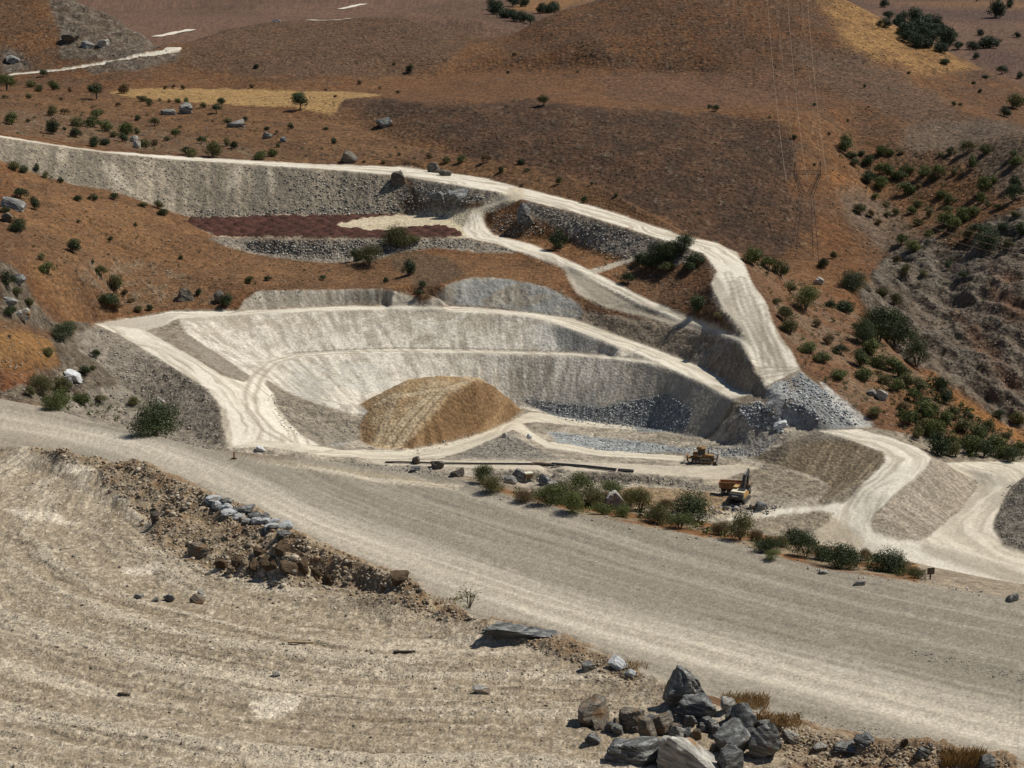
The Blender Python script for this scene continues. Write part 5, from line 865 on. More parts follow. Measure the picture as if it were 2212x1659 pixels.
# ------------------------------------------------------------------ bushes and trees
def M_leaf(name, a, b, tr=.12):
    m = bpy.data.materials.new(name); n, l = nodes(m); bs = n['Principled BSDF']; oi = n.new('ShaderNodeObjectInfo'); at_ = n.new('ShaderNodeAttribute'); at_.attribute_name = 'Col'
    mx = n.new('ShaderNodeMix'); mx.data_type = 'RGBA'; mx.inputs[6].default_value = (*a, 1); mx.inputs[7].default_value = (*b, 1)
    ad = n.new('ShaderNodeMath'); ad.operation = 'MULTIPLY_ADD'; l.new(oi.outputs['Random'], ad.inputs[0]); ad.inputs[1].default_value = .45; sp = n.new('ShaderNodeSeparateColor'); l.new(at_.outputs['Color'], sp.inputs[0]); ml = n.new('ShaderNodeMath'); ml.operation = 'MULTIPLY'; ml.inputs[1].default_value = .6; l.new(sp.outputs[0], ml.inputs[0]); l.new(ml.outputs[0], ad.inputs[2])
    l.new(ad.outputs[0], mx.inputs[0]); l.new(mx.outputs[2], bs.inputs['Base Color']); bs.inputs['Roughness'].default_value = .65; bs.inputs['Specular IOR Level'].default_value = .25
    t = n.new('ShaderNodeBsdfTranslucent'); l.new(mx.outputs[2], t.inputs[0]); ms = n.new('ShaderNodeMixShader'); ms.inputs[0].default_value = tr; l.new(bs.outputs[0], ms.inputs[1]); l.new(t.outputs[0], ms.inputs[2]); l.new(ms.outputs[0], n['Material Output'].inputs[0])
    return m
LF = {'g': M_leaf('green_leaves', (.045, .062, .018), (.150, .165, .046)), 'd': M_leaf('dark_leaves', (.024, .038, .016), (.072, .092, .034)), 'o': M_leaf('olive_leaves', (.062, .066, .024), (.165, .15, .055)), 'b': M_leaf('brown_leaves', (.10, .065, .03), (.17, .115, .05)), 'f': M_leaf('far_leaves', (.030, .045, .024), (.055, .075, .036))}
M_bark = M_plain('bark', (.10, .075, .055), .9, 0, .3, 8)
def crown_mesh(seed, lumps, leaves, leaf, high, spread=.5, hollow=.55, stalk=0):
    """leaf sprays gathered into lumps; unit width, height = high, standing on z = 0"""
    g = np.random.default_rng(seed); V = []; F = []; C = []; nv = 0
    for k in range(lumps):
        a = g.uniform(0, 6.28); r = spread * .62 * math.sqrt(g.random()); z = high * g.uniform(.28, .72) + stalk; 
        if k == 0: r = 0; z = high * .62 + stalk
        c = np.array([r * math.cos(a), r * math.sin(a), z - r * .35 * high]); R = g.uniform(.16, .27) * (1 + .3 * (k == 0)); tone = g.random()
        n = int(leaves * (R / .22) ** 2)
        d = g.normal(size=(n, 3)); d /= np.linalg.norm(d, axis=1, keepdims=True); rad = R * (hollow + (1.12 - hollow) * g.random(n) ** .6)
        P = c + d * rad[:, None] * np.array([1, 1, .85 * max(high, .7)]); P[:, 2] = np.maximum(P[:, 2], .02 + .03 * g.random(n))
        nn = d + g.normal(size=(n, 3)) * .55; nn /= np.linalg.norm(nn, axis=1, keepdims=True); up = g.normal(size=(n, 3)); t = np.cross(nn, up); t /= np.linalg.norm(t, axis=1, keepdims=True); b = np.cross(nn, t)
        s = leaf * g.uniform(.6, 1.3, n)[:, None]
        Q = np.stack([P - t * s, P - b * s * .55, P + t * s, P + b * s * .55], 1).reshape(-1, 3); V.append(Q); F.append(np.arange(4 * n).reshape(-1, 4) + nv); nv += 4 * n
        C.append(np.repeat(np.clip(tone * .6 + g.uniform(0, .4, n), 0, 1), 4))
    V = np.concatenate(V).astype(np.float32); F = np.concatenate(F).astype(np.int32); C = np.concatenate(C)
    lo_, hi_ = np.percentile(V, 2, 0), np.percentile(V, 98, 0); V[:, :2] /= max(hi_[0] - lo_[0], hi_[1] - lo_[1]); V[:, 2] *= (high + stalk) / hi_[2]
    me = bpy.data.meshes.new('crown'); me.vertices.add(len(V)); me.vertices.foreach_set('co', V.ravel()); me.loops.add(F.size); me.loops.foreach_set('vertex_index', F.ravel()); me.polygons.add(len(F)); me.polygons.foreach_set('loop_start', np.arange(0, F.size, 4, dtype=np.int32)); me.polygons.foreach_set('loop_total', np.full(len(F), 4, np.int32)); me.update(calc_edges=True)
    ca_ = me.color_attributes.new('Col', 'FLOAT_COLOR', 'POINT'); ca_.data.foreach_set('color', np.stack([C, C, C, np.ones_like(C)], 1).astype(np.float32).ravel())
    return me
def stem_mesh(seed, n, high, r, spread):
    g = np.random.default_rng(seed); m = MB()
    for k in range(n):
        a = g.uniform(0, 6.28); e = Vector((spread * math.cos(a) * g.uniform(.4, 1), spread * math.sin(a) * g.uniform(.4, 1), high * g.uniform(.8, 1))); mid = e * .5 + Vector((0, 0, high * .12))
        m.tube((0, 0, -.12), mid, r, r * .7, 5, False); m.tube(mid, e, r * .7, r * .25, 5, False)
        if k % 2: m.tube(mid, e + Vector((.1, -.08, .02)), r * .5, r * .2, 4, False)
    me = bpy.data.meshes.new('stem'); me.from_pydata(m.V, [], m.F); me.update(); return me
SHAPES = [(crown_mesh(10 + k, 12 + k % 4, 190, .030, h, s, .35), stem_mesh(30 + k, 5, h * .6, .022, .25)) for k, (h, s) in enumerate(((.72, .55), (.85, .5), (.66, .6), (.95, .48), (.78, .55)))]
BIG = [(crown_mesh(50 + k, 30, 240, .017, h, .58, .4), stem_mesh(60 + k, 8, h * .6, .016, .3)) for k, h in enumerate((.8, .7, .88))]
TREES = [(crown_mesh(70 + k, 13, 180, .030, .8, .5, .35, .18), stem_mesh(80 + k, 3, .62, .035, .16)) for k in range(3)]
THIN = (crown_mesh(90, 7, 26, .035, .9, .6, .2), stem_mesh(91, 11, .85, .013, .45))
_mv = {}
def with_mat(me, m):
    k = (me.name, m.name)
    if k not in _mv: c = me.copy(); c.materials.clear(); c.materials.append(m); _mv[k] = c
    return _mv[k]
NB = [0]
def plant(name, shape, pos, width, leaf, label, cat, group=None, tall=1.0):
    k = NB[0]; NB[0] += 1; r = empty(name, pos, (k * 2.4) % 6.28, label=label, cat=cat, group=group)
    for nm, me, m in (('crown', shape[0], LF[leaf]), ('trunk' if cat == 'tree' else 'stem', shape[1], M_bark)):
        o = bpy.data.objects.new(nm, with_mat(me, m)); COL.objects.link(o); o.parent = r; a_ = 1 + .22 * math.sin(k * 3.7); b_ = 1 + .2 * math.sin(k * 5.3 + 1); o.scale = (width * a_, width / a_ ** .5, width * tall * b_)
    return r
def bush(u, vb, w, leaf='g', label=None, group=None, cat='bush', pos=None, shape=None, tall=1.0, name=None):
    p = pos if pos is not None else pick(u, vb)
    if p is None: return
    W = metres(p, w); k = NB[0]
    sh = shape if shape else (SHAPES[k % 5] if leaf == 'f' else BIG[k % 3] if w > 42 else TREES[k % 3] if cat == 'tree' else SHAPES[k % 5])
    plant(name or ('tree' if cat == 'tree' else 'bush'), sh, Vector((p[0], p[1] + W * .25, min(ground(p[0], p[1] + W * .25), ground(p[0], p[1]) + .25 * W) + CAMZ - .02 * W)), W * 1.12, leaf, label, cat, group, tall)
ORD = ['', 'second', 'third', 'fourth', 'fifth', 'sixth', 'seventh', 'eighth', 'ninth', 'tenth', 'eleventh', 'twelfth', 'thirteenth', 'fourteenth', 'fifteenth', 'sixteenth', 'seventeenth', 'eighteenth', 'nineteenth', 'twentieth']
HUE = {'g': 'green', 'd': 'dark', 'o': 'olive', 'b': 'brown', 'f': 'dark'}
def bushes(lst, place, group, what='bush', **kw):
    """each gets a label of size, colour and place counted from the left"""
    cl = {}
    for q in lst:
        w = q[2]; ws = sorted(x[2] for x in lst); sz = 'small' if w <= ws[len(ws) // 3] else 'large' if w >= ws[(2 * len(ws)) // 3] else 'middling'
        cl.setdefault((sz, q[3] if len(q) > 3 else 'g'), []).append(q)
    for (sz, lf), qs in cl.items():
        qs.sort(key=lambda x: x[0])
        for i, q in enumerate(qs):
            if len(qs) == 1: lab = 'the only %s %s %s %s' % (sz, HUE[lf], what, place)
            else: lab = ('leftmost' if i == 0 else 'rightmost' if i == len(qs) - 1 else ORD[i] + ' from left of the') + ' %s %s %s %s' % (sz, HUE[lf], what if (i == 0 or i == len(qs) - 1) else what + ('es' if what == 'bush' else 's'), place)
            bush(q[0], q[1], q[2], lf, lab, group, **kw)
# plain above the haul road
bushes([(93, 166, 16, 'd'), (87, 199, 16, 'o'), (66, 189, 22, 'o'), (113, 195, 23)], 'at the foot of the far road', 'bushes below the far road')
bush(12, 195, 32, 'g', 'large yellow-green tree at the left edge below the far road', cat='tree'); bush(207, 216, 28, 'd', 'round tree with a forked trunk left of the dry field', cat='tree'); bush(647, 239, 27, 'd', 'dark tree on two trunks at the lower edge of the dry field', cat='tree'); bush(478, 232, 17, 'd', 'upper of two dark trees below the field', cat='tree'); bush(467, 246, 21, 'd', 'lower of two dark trees below the field', cat='tree'); bush(1174, 229, 18, 'o', 'thin tree on the crest of the dark slope', cat='tree', tall=1.3)
bush(645, 212, 26, 'g', 'low bush inside the dry field above the dark tree', tall=.6); bush(267, 203, 20, 'b', 'brown bush at the left tip of the dry field')
bushes([(403, 225, 12), (438, 233, 14), (383, 223, 11), (307, 219, 15, 'o'), (325, 229, 12, 'o'), (255, 231, 11, 'b'), (365, 222, 8, 'b'), (320, 219, 9, 'o'), (60, 213, 12, 'o'), (10, 213, 11, 'o'), (150, 199, 11, 'b'), (130, 216, 7, 'b'), (345, 219, 8), (298, 212, 8, 'b'), (393, 193, 9, 'b'), (375, 191, 8, 'b'), (358, 193, 8, 'b'), (541, 191, 8, 'b'), (553, 148, 10, 'd'), (703, 196, 7, 'b'), (725, 211, 7, 'b')], 'round the dry field', 'small bushes round the dry field')
bushes([(23, 270, 25), (110, 291, 25, 'd'), (167, 273, 26, 'o'), (207, 257, 29), (200, 275, 30), (227, 283, 24), (272, 291, 30), (163, 297, 24, 'd'), (333, 273, 20, 'o'), (380, 291, 20), (297, 261, 14, 'd'), (263, 306, 20, 'd'), (313, 318, 26, 'o'), (337, 316, 14, 'b'), (402, 335, 24, 'd'), (417, 339, 20, 'o'), (458, 341, 30, 'o'), (227, 314, 20, 'd'), (207, 318, 20, 'd'), (113, 251, 22, 'o'), (138, 247, 16, 'b'), (245, 298, 15, 'o'), (360, 305, 14, 'o'), (137, 282, 9, 'd'), (60, 265, 12, 'b'), (435, 310, 16, 'd'), (295, 290, 12, 'o'), (388, 277, 9, 'o')], 'just above the left haul road', 'bushes above the left haul road')
bushes([(565, 347, 22), (588, 339, 20), (490, 316, 13, 'o'), (600, 319, 10), (722, 311, 12, 'd'), (703, 281, 10, 'd'), (627, 279, 13, 'd'), (598, 290, 8, 'b'), (577, 282, 10, 'd'), (505, 322, 16, 'd'), (530, 262, 12, 'd'), (490, 266, 14, 'o')], 'above the middle haul road', 'bushes above the middle haul road')
bushes([(999, 352, 19), (1051, 352, 20, 'b'), (1124, 356, 13, 'd'), (1139, 371, 10, 'd'), (1081, 375, 13, 'd'), (1209, 398, 12, 'o'), (1264, 438, 13, 'd'), (926, 343, 16, 'b'), (964, 354, 16, 'o'), (826, 354, 10, 'b'), (787, 352, 8, 'b'), (862, 336, 9, 'd'), (1126, 404, 10, 'b'), (1330, 425, 8, 'd'), (1277, 400, 7, 'd')], 'on the spur by the road junction', 'bushes on the orange spur')
bushes([(886, 159, 15, 'd'), (1111, 121, 8, 'd'), (852, 140, 7, 'b'), (859, 203, 9, 'o'), (820, 192, 6, 'b'), (777, 183, 9, 'b'), (1098, 158, 5, 'd'), (1250, 128, 6, 'd'), (1247, 158, 5, 'd'), (1547, 241, 15, 'd'), (1533, 235, 9, 'd'), (1662, 256, 7, 'd'), (1832, 264, 7, 'd'), (1868, 190, 8, 'd'), (1965, 160, 7, 'd'), (2075, 228, 9, 'd'), (2060, 228, 8, 'd'), (2118, 201, 9, 'd'), (2104, 182, 8, 'd'), (1876, 233, 6, 'd'), (1760, 229, 7, 'd'), (1714, 300, 10, 'd'), (1790, 293, 6, 'd'), (1760, 358, 6, 'd')], 'alone on the brown hill', 'lone bushes on the brown hill')
bush(2043, 140, 19, 'd', 'dark bush high on the golden shoulder of the hill')
# far trees over the ridges
bushes_far = [(1062, 22, 22), (1078, 32, 30), (1094, 40, 32), (1110, 46, 28), (1127, 49, 24), (1146, 53, 22), (1108, 14, 26), (1126, 15, 28)]
bushes([(u, v, w, 'f') for u, v, w in bushes_far], 'of the grove behind the ridge', 'grove behind the ridge', 'tree', cat='tree')
bushes([(1172, 30, 20, 'f'), (1184, 29, 22, 'f'), (1198, 27, 24, 'f')], 'in the row beside the big hill', 'tree row beside the hill', 'tree', cat='tree')
gr = [(1922 + 14 * i + 9 * ((i * 7) % 5) - 10 * (j % 2), 42 + 15 * j + 3 * ((i * 3 + j) % 4) + i * 2.2, 24 + (i * 5 + j * 3) % 9) for j in range(4) for i in range(10) if (i - 1.6 * j) > -2.4 and (i < 9 - 2 * (j == 0))]
bushes([(u, v, w, 'f') for u, v, w in gr], 'in the dense grove beyond the hill', 'grove beyond the hill', 'tree', cat='tree')
bushes([(u, v, w, 'f') for u, v, w in ((1912, 16, 20), (2152, 40, 34), (2140, 105, 38), (2102, 108, 24), (2070, 108, 24), (2120, 78, 16), (2196, 82, 14), (2165, 160, 18), (2110, 128, 14), (2205, 170, 16), (2130, 170, 12), (2185, 18, 18), (2110, 4, 16))], 'standing apart on the far plain', 'scattered trees on the far plain', 'tree', cat='tree')
# left hillside
bushes([(30, 368, 24, 'o'), (50, 374, 18, 'd'), (80, 371, 13, 'd'), (43, 428, 26, 'd'), (73, 451, 22, 'd'), (10, 461, 20, 'd'), (22, 476, 14, 'd'), (43, 504, 27, 'd'), (247, 431, 20, 'd'), (200, 434, 18, 'd'), (167, 435, 16, 'd'), (353, 467, 18, 'd'), (307, 447, 15, 'o'), (100, 385, 14, 'o'), (130, 395, 12, 'd'), (292, 489, 9, 'o'), (240, 520, 10, 'd'), (170, 483, 8, 'b'), (340, 450, 18, 'o')], 'on the hillside left of the red heaps', 'bushes on the upper left hillside')
bushes([(155, 546, 28, 'd'), (103, 594, 28), (88, 561, 18, 'o'), (217, 599, 26, 'o'), (243, 627, 27, 'o'), (230, 664, 34, 'd'), (297, 674, 14, 'o'), (283, 654, 14, 'b'), (320, 671, 13, 'd'), (540, 614, 16, 'o'), (578, 607, 12, 'd'), (697, 606, 16, 'd'), (250, 668, 18, 'b'), (270, 635, 12, 'b'), (430, 640, 12, 'd'), (390, 560, 9, 'd'), (200, 570, 10, 'd')], 'on the slope above the quarry rim', 'bushes above the quarry rim')
bush(490, 669, 24, 'd', 'upright dark bush at the left end of the pale cut')
bushes([(15, 620, 30, 'd'), (35, 640, 24, 'o'), (20, 690, 26, 'd'), (60, 662, 20, 'o'), (133, 737, 46, 'd'), (150, 720, 26, 'o'), (205, 775, 18, 'd'), (105, 770, 18, 'o'), (180, 812, 22, 'd'), (200, 800, 14, 'o'), (20, 730, 9, 'b')], 'in the dark left gully', 'bushes in the left gully')
bushes([(90, 856, 46, 'o'), (180, 876, 28, 'g'), (166, 866, 24, 'o'), (293, 877, 20, 'o'), (215, 872, 24, 'o'), (140, 850, 30, 'o'), (62, 856, 20, 'o')], 'at the foot of the left bank', 'bushes at the foot of the left bank')
def near(u, v, ahead): q = pt(u, v, 1.0); p = pick(u, v); Y = p[1] + ahead; X = p[0] * Y / p[1]; return (X, Y, ground(X, Y))
def roadside(u, vb, w, leaf, label, group=None, h=None, cat='bush'):
    """bush on the slope just beyond the far edge of the wide road, foot seen at (u,vb)"""
    p = pick(u, vb); W = metres(p, w); k = NB[0]
    plant('bush', BIG[k % 3], Vector((p[0], p[1] + W * .3, ground(p[0], p[1] + W * .3) + CAMZ - .05 * W)), W * 1.2, leaf, label, cat, group, 1.0 if h is None else h)
roadside(333, 942, 74, 'd', 'big round green shrub at the far edge of the wide road, left', h=1.0); roadside(123, 886, 46, 'g', 'grey-green shrub at the far edge of the wide road near the left side')
RS = {}
for i, (u, v, w, l, lab) in enumerate(sorted([(1042, 1046, 36, 'g', 'first green bush right of the leaning boulder beyond the wide road'), (1064, 1064, 38, 'o', 'olive bush in front of the first one beyond the wide road'), (1131, 1084, 34, 'b', 'brownish bush beyond the wide road left of the dense thicket'),
        (1187, 1092, 50, 'g', 0), (1221, 1088, 50, 'o', 0), (1257, 1080, 46, 'g', 0), (1237, 1108, 44, 'g', 0), (1284, 1096, 42, 'o', 0), (1324, 1074, 38, 'g', 0), (1361, 1096, 36, 'o', 0), (1384, 1106, 42, 'o', 0), (1420, 1132, 42, 'o', 0), (1300, 1112, 36, 'g', 0), (1345, 1118, 34, 'g', 0),
        (1492, 1128, 74, 'd', 'tallest dark green bush beyond the wide road below the excavator'), (1470, 1144, 42, 'g', 'small green bush in front of the tallest dark one'), (1440, 1098, 24, 'b', 'red-brown bush left of the tallest dark green one'), (1600, 1168, 48, 'o', 1), (1660, 1194, 40, 'd', 1), (1716, 1176, 42, 'd', 1), (1742, 1206, 44, 'd', 1), (1668, 1212, 26, 'g', 1), (1690, 1182, 30, 'o', 1),
        (1815, 1230, 62, 'd', 'pointed dark bush on the orange strip, left of the thin brown one'), (1872, 1212, 28, 'b', 'thin brown bush beside the lower pale road'), (1925, 1238, 66, 'd', 'large dark bush at the right end of the roadside strip'), (1978, 1250, 32, 'o', 'olive bush beside the small board at the strip end'), (1635, 1172, 26, 'b', 1), (1560, 1158, 34, 'b', 1), (1780, 1212, 30, 'd', 1)], key=lambda q: q[0])):
    if lab in (0, 1):
        k_ = RS.setdefault((lab, l), 0); RS[(lab, l)] += 1
        roadside(u, v, w, l, ('first' if k_ == 0 else ORD[k_]) + ' %s bush from the left %s' % (HUE[l], ('in the thicket beyond the wide road', 'on the orange strip beyond the wide road')[lab]), ('thicket beyond the wide road', 'bushes on the orange strip')[lab])
    else: roadside(u, v, w, l, lab)
# around the pit and the loop road
bush(1206, 539, 38, 'd', 'green bush on the orange slope inside the loop road'); bush(1357, 614, 23, 'd', 'dark bush beside the middle of the loop road'); bush(1502, 678, 32, 'd', 'dark round bush left of the wide haul road end'); bush(1550, 691, 17, 'o', 'small olive bush beside the haul road end')
bushes([(1400, 582, 34, 'd'), (1424, 578, 46, 'd'), (1452, 570, 44, 'd'), (1476, 562, 48, 'd'), (1505, 576, 36, 'd'), (1440, 592, 34, 'o'), (1385, 572, 24, 'd'), (1490, 590, 26, 'd')], 'in the thicket below the haul bend', 'thicket below the haul road bend')
bushes([(797, 577, 46, 'o'), (881, 598, 28, 'd'), (914, 622, 16, 'd'), (834, 611, 13, 'd'), (860, 541, 44, 'o'), (890, 530, 26, 'o'), (905, 640, 14, 'd'), (765, 566, 24, 'd')], 'in the gully above the quarry', 'bushes in the gully above the quarry')
# right hillside
R1 = [(1828, 331, 36), (1862, 338, 14, 'd'), (1848, 361, 22, 'd'), (1880, 361, 22, 'd'), (1905, 338, 23), (1923, 338, 17), (1947, 336, 12, 'b'), (1902, 381, 26), (1918, 384, 24), (1945, 389, 27), (1960, 378, 24), (1880, 398, 26, 'd'), (1908, 409, 27), (1955, 424, 30), (1982, 408, 16, 'b'), (1998, 384, 27), (2028, 384, 27), (2012, 393, 17, 'o'), (2057, 334, 18, 'o'), (2092, 331, 27, 'o'), (2128, 334, 24, 'o'), (2032, 338, 12, 'o'), (2102, 364, 20), (2062, 378, 17, 'o'), (2145, 398, 17), (2132, 414, 27), (2195, 434, 34, 'd'), (2192, 406, 26, 'd'), (2198, 361, 24), (2192, 341, 22), (1838, 345, 22, 'd'), (2188, 235, 26, 'o'), (2208, 228, 20), (2170, 252, 20, 'd')]
bushes(R1, 'on the upper right hillside', 'bushes on the upper right hillside')
R2 = [(1892, 434, 15), (1915, 448, 17, 'o'), (1982, 448, 20, 'o'), (2035, 428, 23), (2052, 444, 24), (1968, 464, 20), (1932, 464, 14, 'o'), (1858, 464, 23, 'o'), (1918, 471, 17, 'o'), (2048, 461, 20), (1898, 488, 17, 'b'), (2042, 491, 34), (2082, 478, 27), (2105, 468, 27), (2122, 438, 20), (2135, 448, 14, 'o'), (1982, 488, 17, 'o'), (2008, 511, 20), (1948, 531, 27), (1972, 544, 27), (2092, 521, 20, 'o'), (2118, 511, 36, 'd'), (2135, 541, 54, 'd'), (2168, 501, 20, 'd'), (2155, 454, 17, 'o'), (2060, 500, 30), (1880, 470, 14, 'b'), (2010, 470, 14, 'o'), (2190, 470, 18, 'o'), (2180, 540, 22, 'o'), (2205, 510, 22, 'd')]
bushes(R2, 'on the middle right hillside', 'bushes on the middle right hillside')
R3 = [(1625, 574, 36), (1662, 582, 30), (1688, 598, 34, 'o'), (1707, 632, 27, 'o'), (1698, 695, 32, 'o'), (1708, 725, 30, 'o'), (1793, 664, 17, 'd'), (1938, 661, 26, 'o'), (1905, 641, 17, 'o'), (1818, 768, 30, 'd'), (1762, 707, 20, 'b'), (1752, 768, 33), (1775, 785, 33, 'o'), (1858, 792, 33), (1815, 822, 30), (1640, 560, 24, 'o'), (1780, 580, 18, 'd'), (1800, 560, 16, 'o'), (1680, 660, 20, 'o'), (1850, 710, 16, 'b'), (1790, 745, 22, 'b'), (1995, 600, 18, 'o'), (2050, 580, 18, 'd'), (1960, 600, 20, 'o'), (2080, 600, 20, 'd'), (1940, 570, 14, 'b')]
bushes(R3, 'right of the haul road', 'bushes right of the haul road')
bush(1742, 676, 52, 'g', 'large yellow-green bush beside the haul road'); bush(1845, 632, 52, 'd', 'large round dark bush above the ravine'); bush(1825, 674, 38, 'd', 'round dark bush below the large round one')
for (u, v, w), lb in zip(((1902, 742, 72), (1938, 756, 62), (1868, 745, 46), (1982, 798, 44)), ('largest dark tree of the clump on the ravine crest', 'second largest dark tree of the ravine crest clump', 'leftmost dark tree of the clump on the ravine crest', 'separate dark tree right of the ravine crest clump')): bush(u, v, w, 'd', lb, 'tree clump on the ravine crest', tall=1.15, name='tree', cat='tree', shape=BIG[NB[0] % 3])
R4 = [(1885, 772, 40), (1908, 798, 40), (1868, 822, 34), (1942, 818, 27), (1955, 838, 27, 'o'), (1938, 848, 30), (1975, 868, 30), (1995, 878, 30, 'o'), (2032, 845, 30, 'd'), (2045, 872, 27, 'd'), (2092, 908, 22, 'd'), (1965, 922, 37), (1995, 908, 37), (2022, 945, 40), (2042, 925, 33), (2085, 938, 33, 'o'), (2035, 985, 40, 'd'), (2062, 965, 33), (2095, 968, 40), (2118, 948, 33), (2155, 975, 40), (2128, 988, 37, 'd'), (2192, 998, 37, 'd'), (2198, 922, 33, 'o'), (2162, 902, 24, 'd'), (2205, 978, 27), (2178, 948, 20, 'o'), (1895, 898, 22, 'o'), (1930, 800, 30), (1985, 845, 30, 'o'), (2000, 930, 30, 'o'), (2060, 905, 26, 'o'), (2020, 900, 28), (2110, 985, 30), (2170, 990, 32), (1915, 830, 28, 'o'), (1985, 950, 26, 'o'), (2140, 930, 22, 'o'), (2065, 990, 30, 'o'), (1950, 890, 24, 'b')]
bushes(R4, 'in the lower right bush belt', 'bush belt on the lower right hillside')
# little shrub and dry grass by the bench
bush(1012, 1318, 62, 'o', 'small sparse shrub growing on the edge of the dirt bench', shape=THIN, name='shrub', cat='shrub', tall=.95)
M_grass = M_leaf('dry_grass', (.24, .14, .05), (.34, .24, .10), .2)
def tuft(name, spots, label, seed):
    g = np.random.default_rng(seed); V = []; F = []
    for u, v, w, n, h in spots:
        for k in range(n):
            p = pick(u + g.uniform(-w, w), v + g.uniform(-w, w) * .28)
            if p is None: continue
            L_ = metres(p, h) * g.uniform(.5, 1.2); a = g.uniform(0, 6.28); b = a + g.uniform(-1, 1); le = g.uniform(.1, .6) * L_; wd = .010
            z = p[2] + CAMZ - .02; i = len(V); dx, dy = -math.sin(a) * wd, math.cos(a) * wd
            V += [(p[0] - dx, p[1] - dy, z), (p[0] + dx, p[1] + dy, z), (p[0] + math.cos(b) * le * .4 + dx * .6, p[1] + math.sin(b) * le * .4 + dy * .6, z + L_ * .6), (p[0] + math.cos(b) * le, p[1] + math.sin(b) * le, z + L_)]; F += [(i, i + 1, i + 2), (i, i + 2, i + 3)]
    o = mesh_obj(name, V, F, M_grass); tag(o, label, kind='stuff')
tuft('dry_grass', [(1610, 1520, 50, 900, 18), (1680, 1560, 50, 700, 16), (1370, 1440, 30, 250, 12), (2080, 1645, 46, 900, 26), (960, 1300, 24, 120, 10), (700, 1215, 20, 60, 8)], 'tan dry grass round the boulder pile and at the road edge', 5)

def scrub(name, areas, leaf, seed, label):
    """low scrub too thick to count: sprays of leaves, one mesh"""
    g = np.random.default_rng(seed); VV = []; CC = []
    for poly, n, s0, s1, y0, y1 in areas:
        us = [p[0] for p in poly]; vs = [p[1] for p in poly]; c = 0; tr = 0
        while c < n and tr < n * 6:
            tr += 1; u = g.uniform(min(us), max(us)); v = g.uniform(min(vs), max(vs))
            if not in_poly(u, v, poly): continue
            p = pick(u, v)
            if p is None or not y0 < p[1] < y1: continue
            c += 1; W = metres(p, s0 + (s1 - s0) * g.random() ** 2.2); m = 26
            d = g.normal(size=(m, 3)); d /= np.linalg.norm(d, axis=1, keepdims=True); P = d * (W * .5 * g.random((m, 1)) ** .4) * np.array([1, 1, g.uniform(.5, .9)]); P[:, 2] += W * .3
            t = g.normal(size=(m, 3)); t /= np.linalg.norm(t, axis=1, keepdims=True); b = np.cross(t, g.normal(size=(m, 3))); b /= np.linalg.norm(b, axis=1, keepdims=True); s = W * .13
            Q = np.stack([P - t * s, P - b * s * .7, P + t * s, P + b * s * .7], 1).reshape(-1, 3) + np.array([p[0], p[1], p[2] + CAMZ]); VV.append(Q); CC.append(np.full(4 * m, g.random()))
    V = np.concatenate(VV); C = np.concatenate(CC); F = np.arange(len(V)).reshape(-1, 4); o = mesh_obj(name, V.tolist(), F.tolist(), LF[leaf])
    ca_ = o.data.color_attributes.new('Col', 'FLOAT_COLOR', 'POINT'); ca_.data.foreach_set('color', np.stack([C, C, C, np.ones_like(C)], 1).astype(np.float32).ravel()); tag(o, label, kind='stuff')
RH = [(1620, 560), (1720, 590), (1860, 660), (1960, 770), (2212, 940), (2212, 995), (2020, 985), (1900, 925), (1740, 790)]; RU = [(1800, 320), (1860, 310), (2212, 300), (2212, 560), (2000, 560), (1860, 460)]
RB = [(1880, 780), (1960, 800), (2212, 950), (2212, 995), (2030, 985), (1930, 900)]
scrub('green_scrub', [(RH, 150, 5, 16, 430, 640), (RB, 150, 8, 24, 430, 560), (RU, 120, 4, 13, 560, 800), ([(1050, 1050), (1500, 1120), (2000, 1225), (2000, 1260), (1500, 1150), (1100, 1075)], 230, 7, 26, 70, 140), ([(60, 850), (260, 880), (300, 925), (120, 880)], 40, 6, 20, 400, 560)], 'g', 21, 'green scrub thickening between the bushes')
scrub('olive_scrub', [(RH, 170, 4, 14, 430, 640), (RB, 110, 6, 20, 430, 560), (RU, 170, 4, 12, 560, 800), ([(0, 350), (300, 440), (500, 540), (900, 600), (500, 655), (200, 690), (60, 580)], 130, 3, 10, 430, 700), ([(0, 200), (400, 235), (760, 300), (1000, 345), (560, 345), (250, 322), (0, 285)], 170, 3, 11, 640, 920), ([(1950, 560), (2212, 560), (2212, 900), (2000, 760)], 110, 4, 12, 540, 760)], 'o', 22, 'olive scrub dotted over the dry slopes')
scrub('brown_scrub', [(RH, 120, 4, 12, 430, 640), (RU, 120, 3, 10, 560, 800), ([(0, 350), (300, 440), (500, 540), (900, 600), (500, 655), (200, 690), (60, 580)], 110, 3, 9, 430, 700), ([(0, 200), (400, 235), (760, 300), (1000, 345), (560, 345), (250, 322), (0, 285)], 140, 3, 9, 640, 920), ([(1150, 490), (1430, 560), (1520, 680), (1400, 640), (1250, 560)], 60, 4, 11, 480, 680), ([(1050, 1050), (1500, 1120), (2000, 1225), (2000, 1260), (1500, 1150), (1100, 1075)], 70, 5, 14, 70, 140)], 'b', 23, 'dry brown scrub dotted over the slopes')
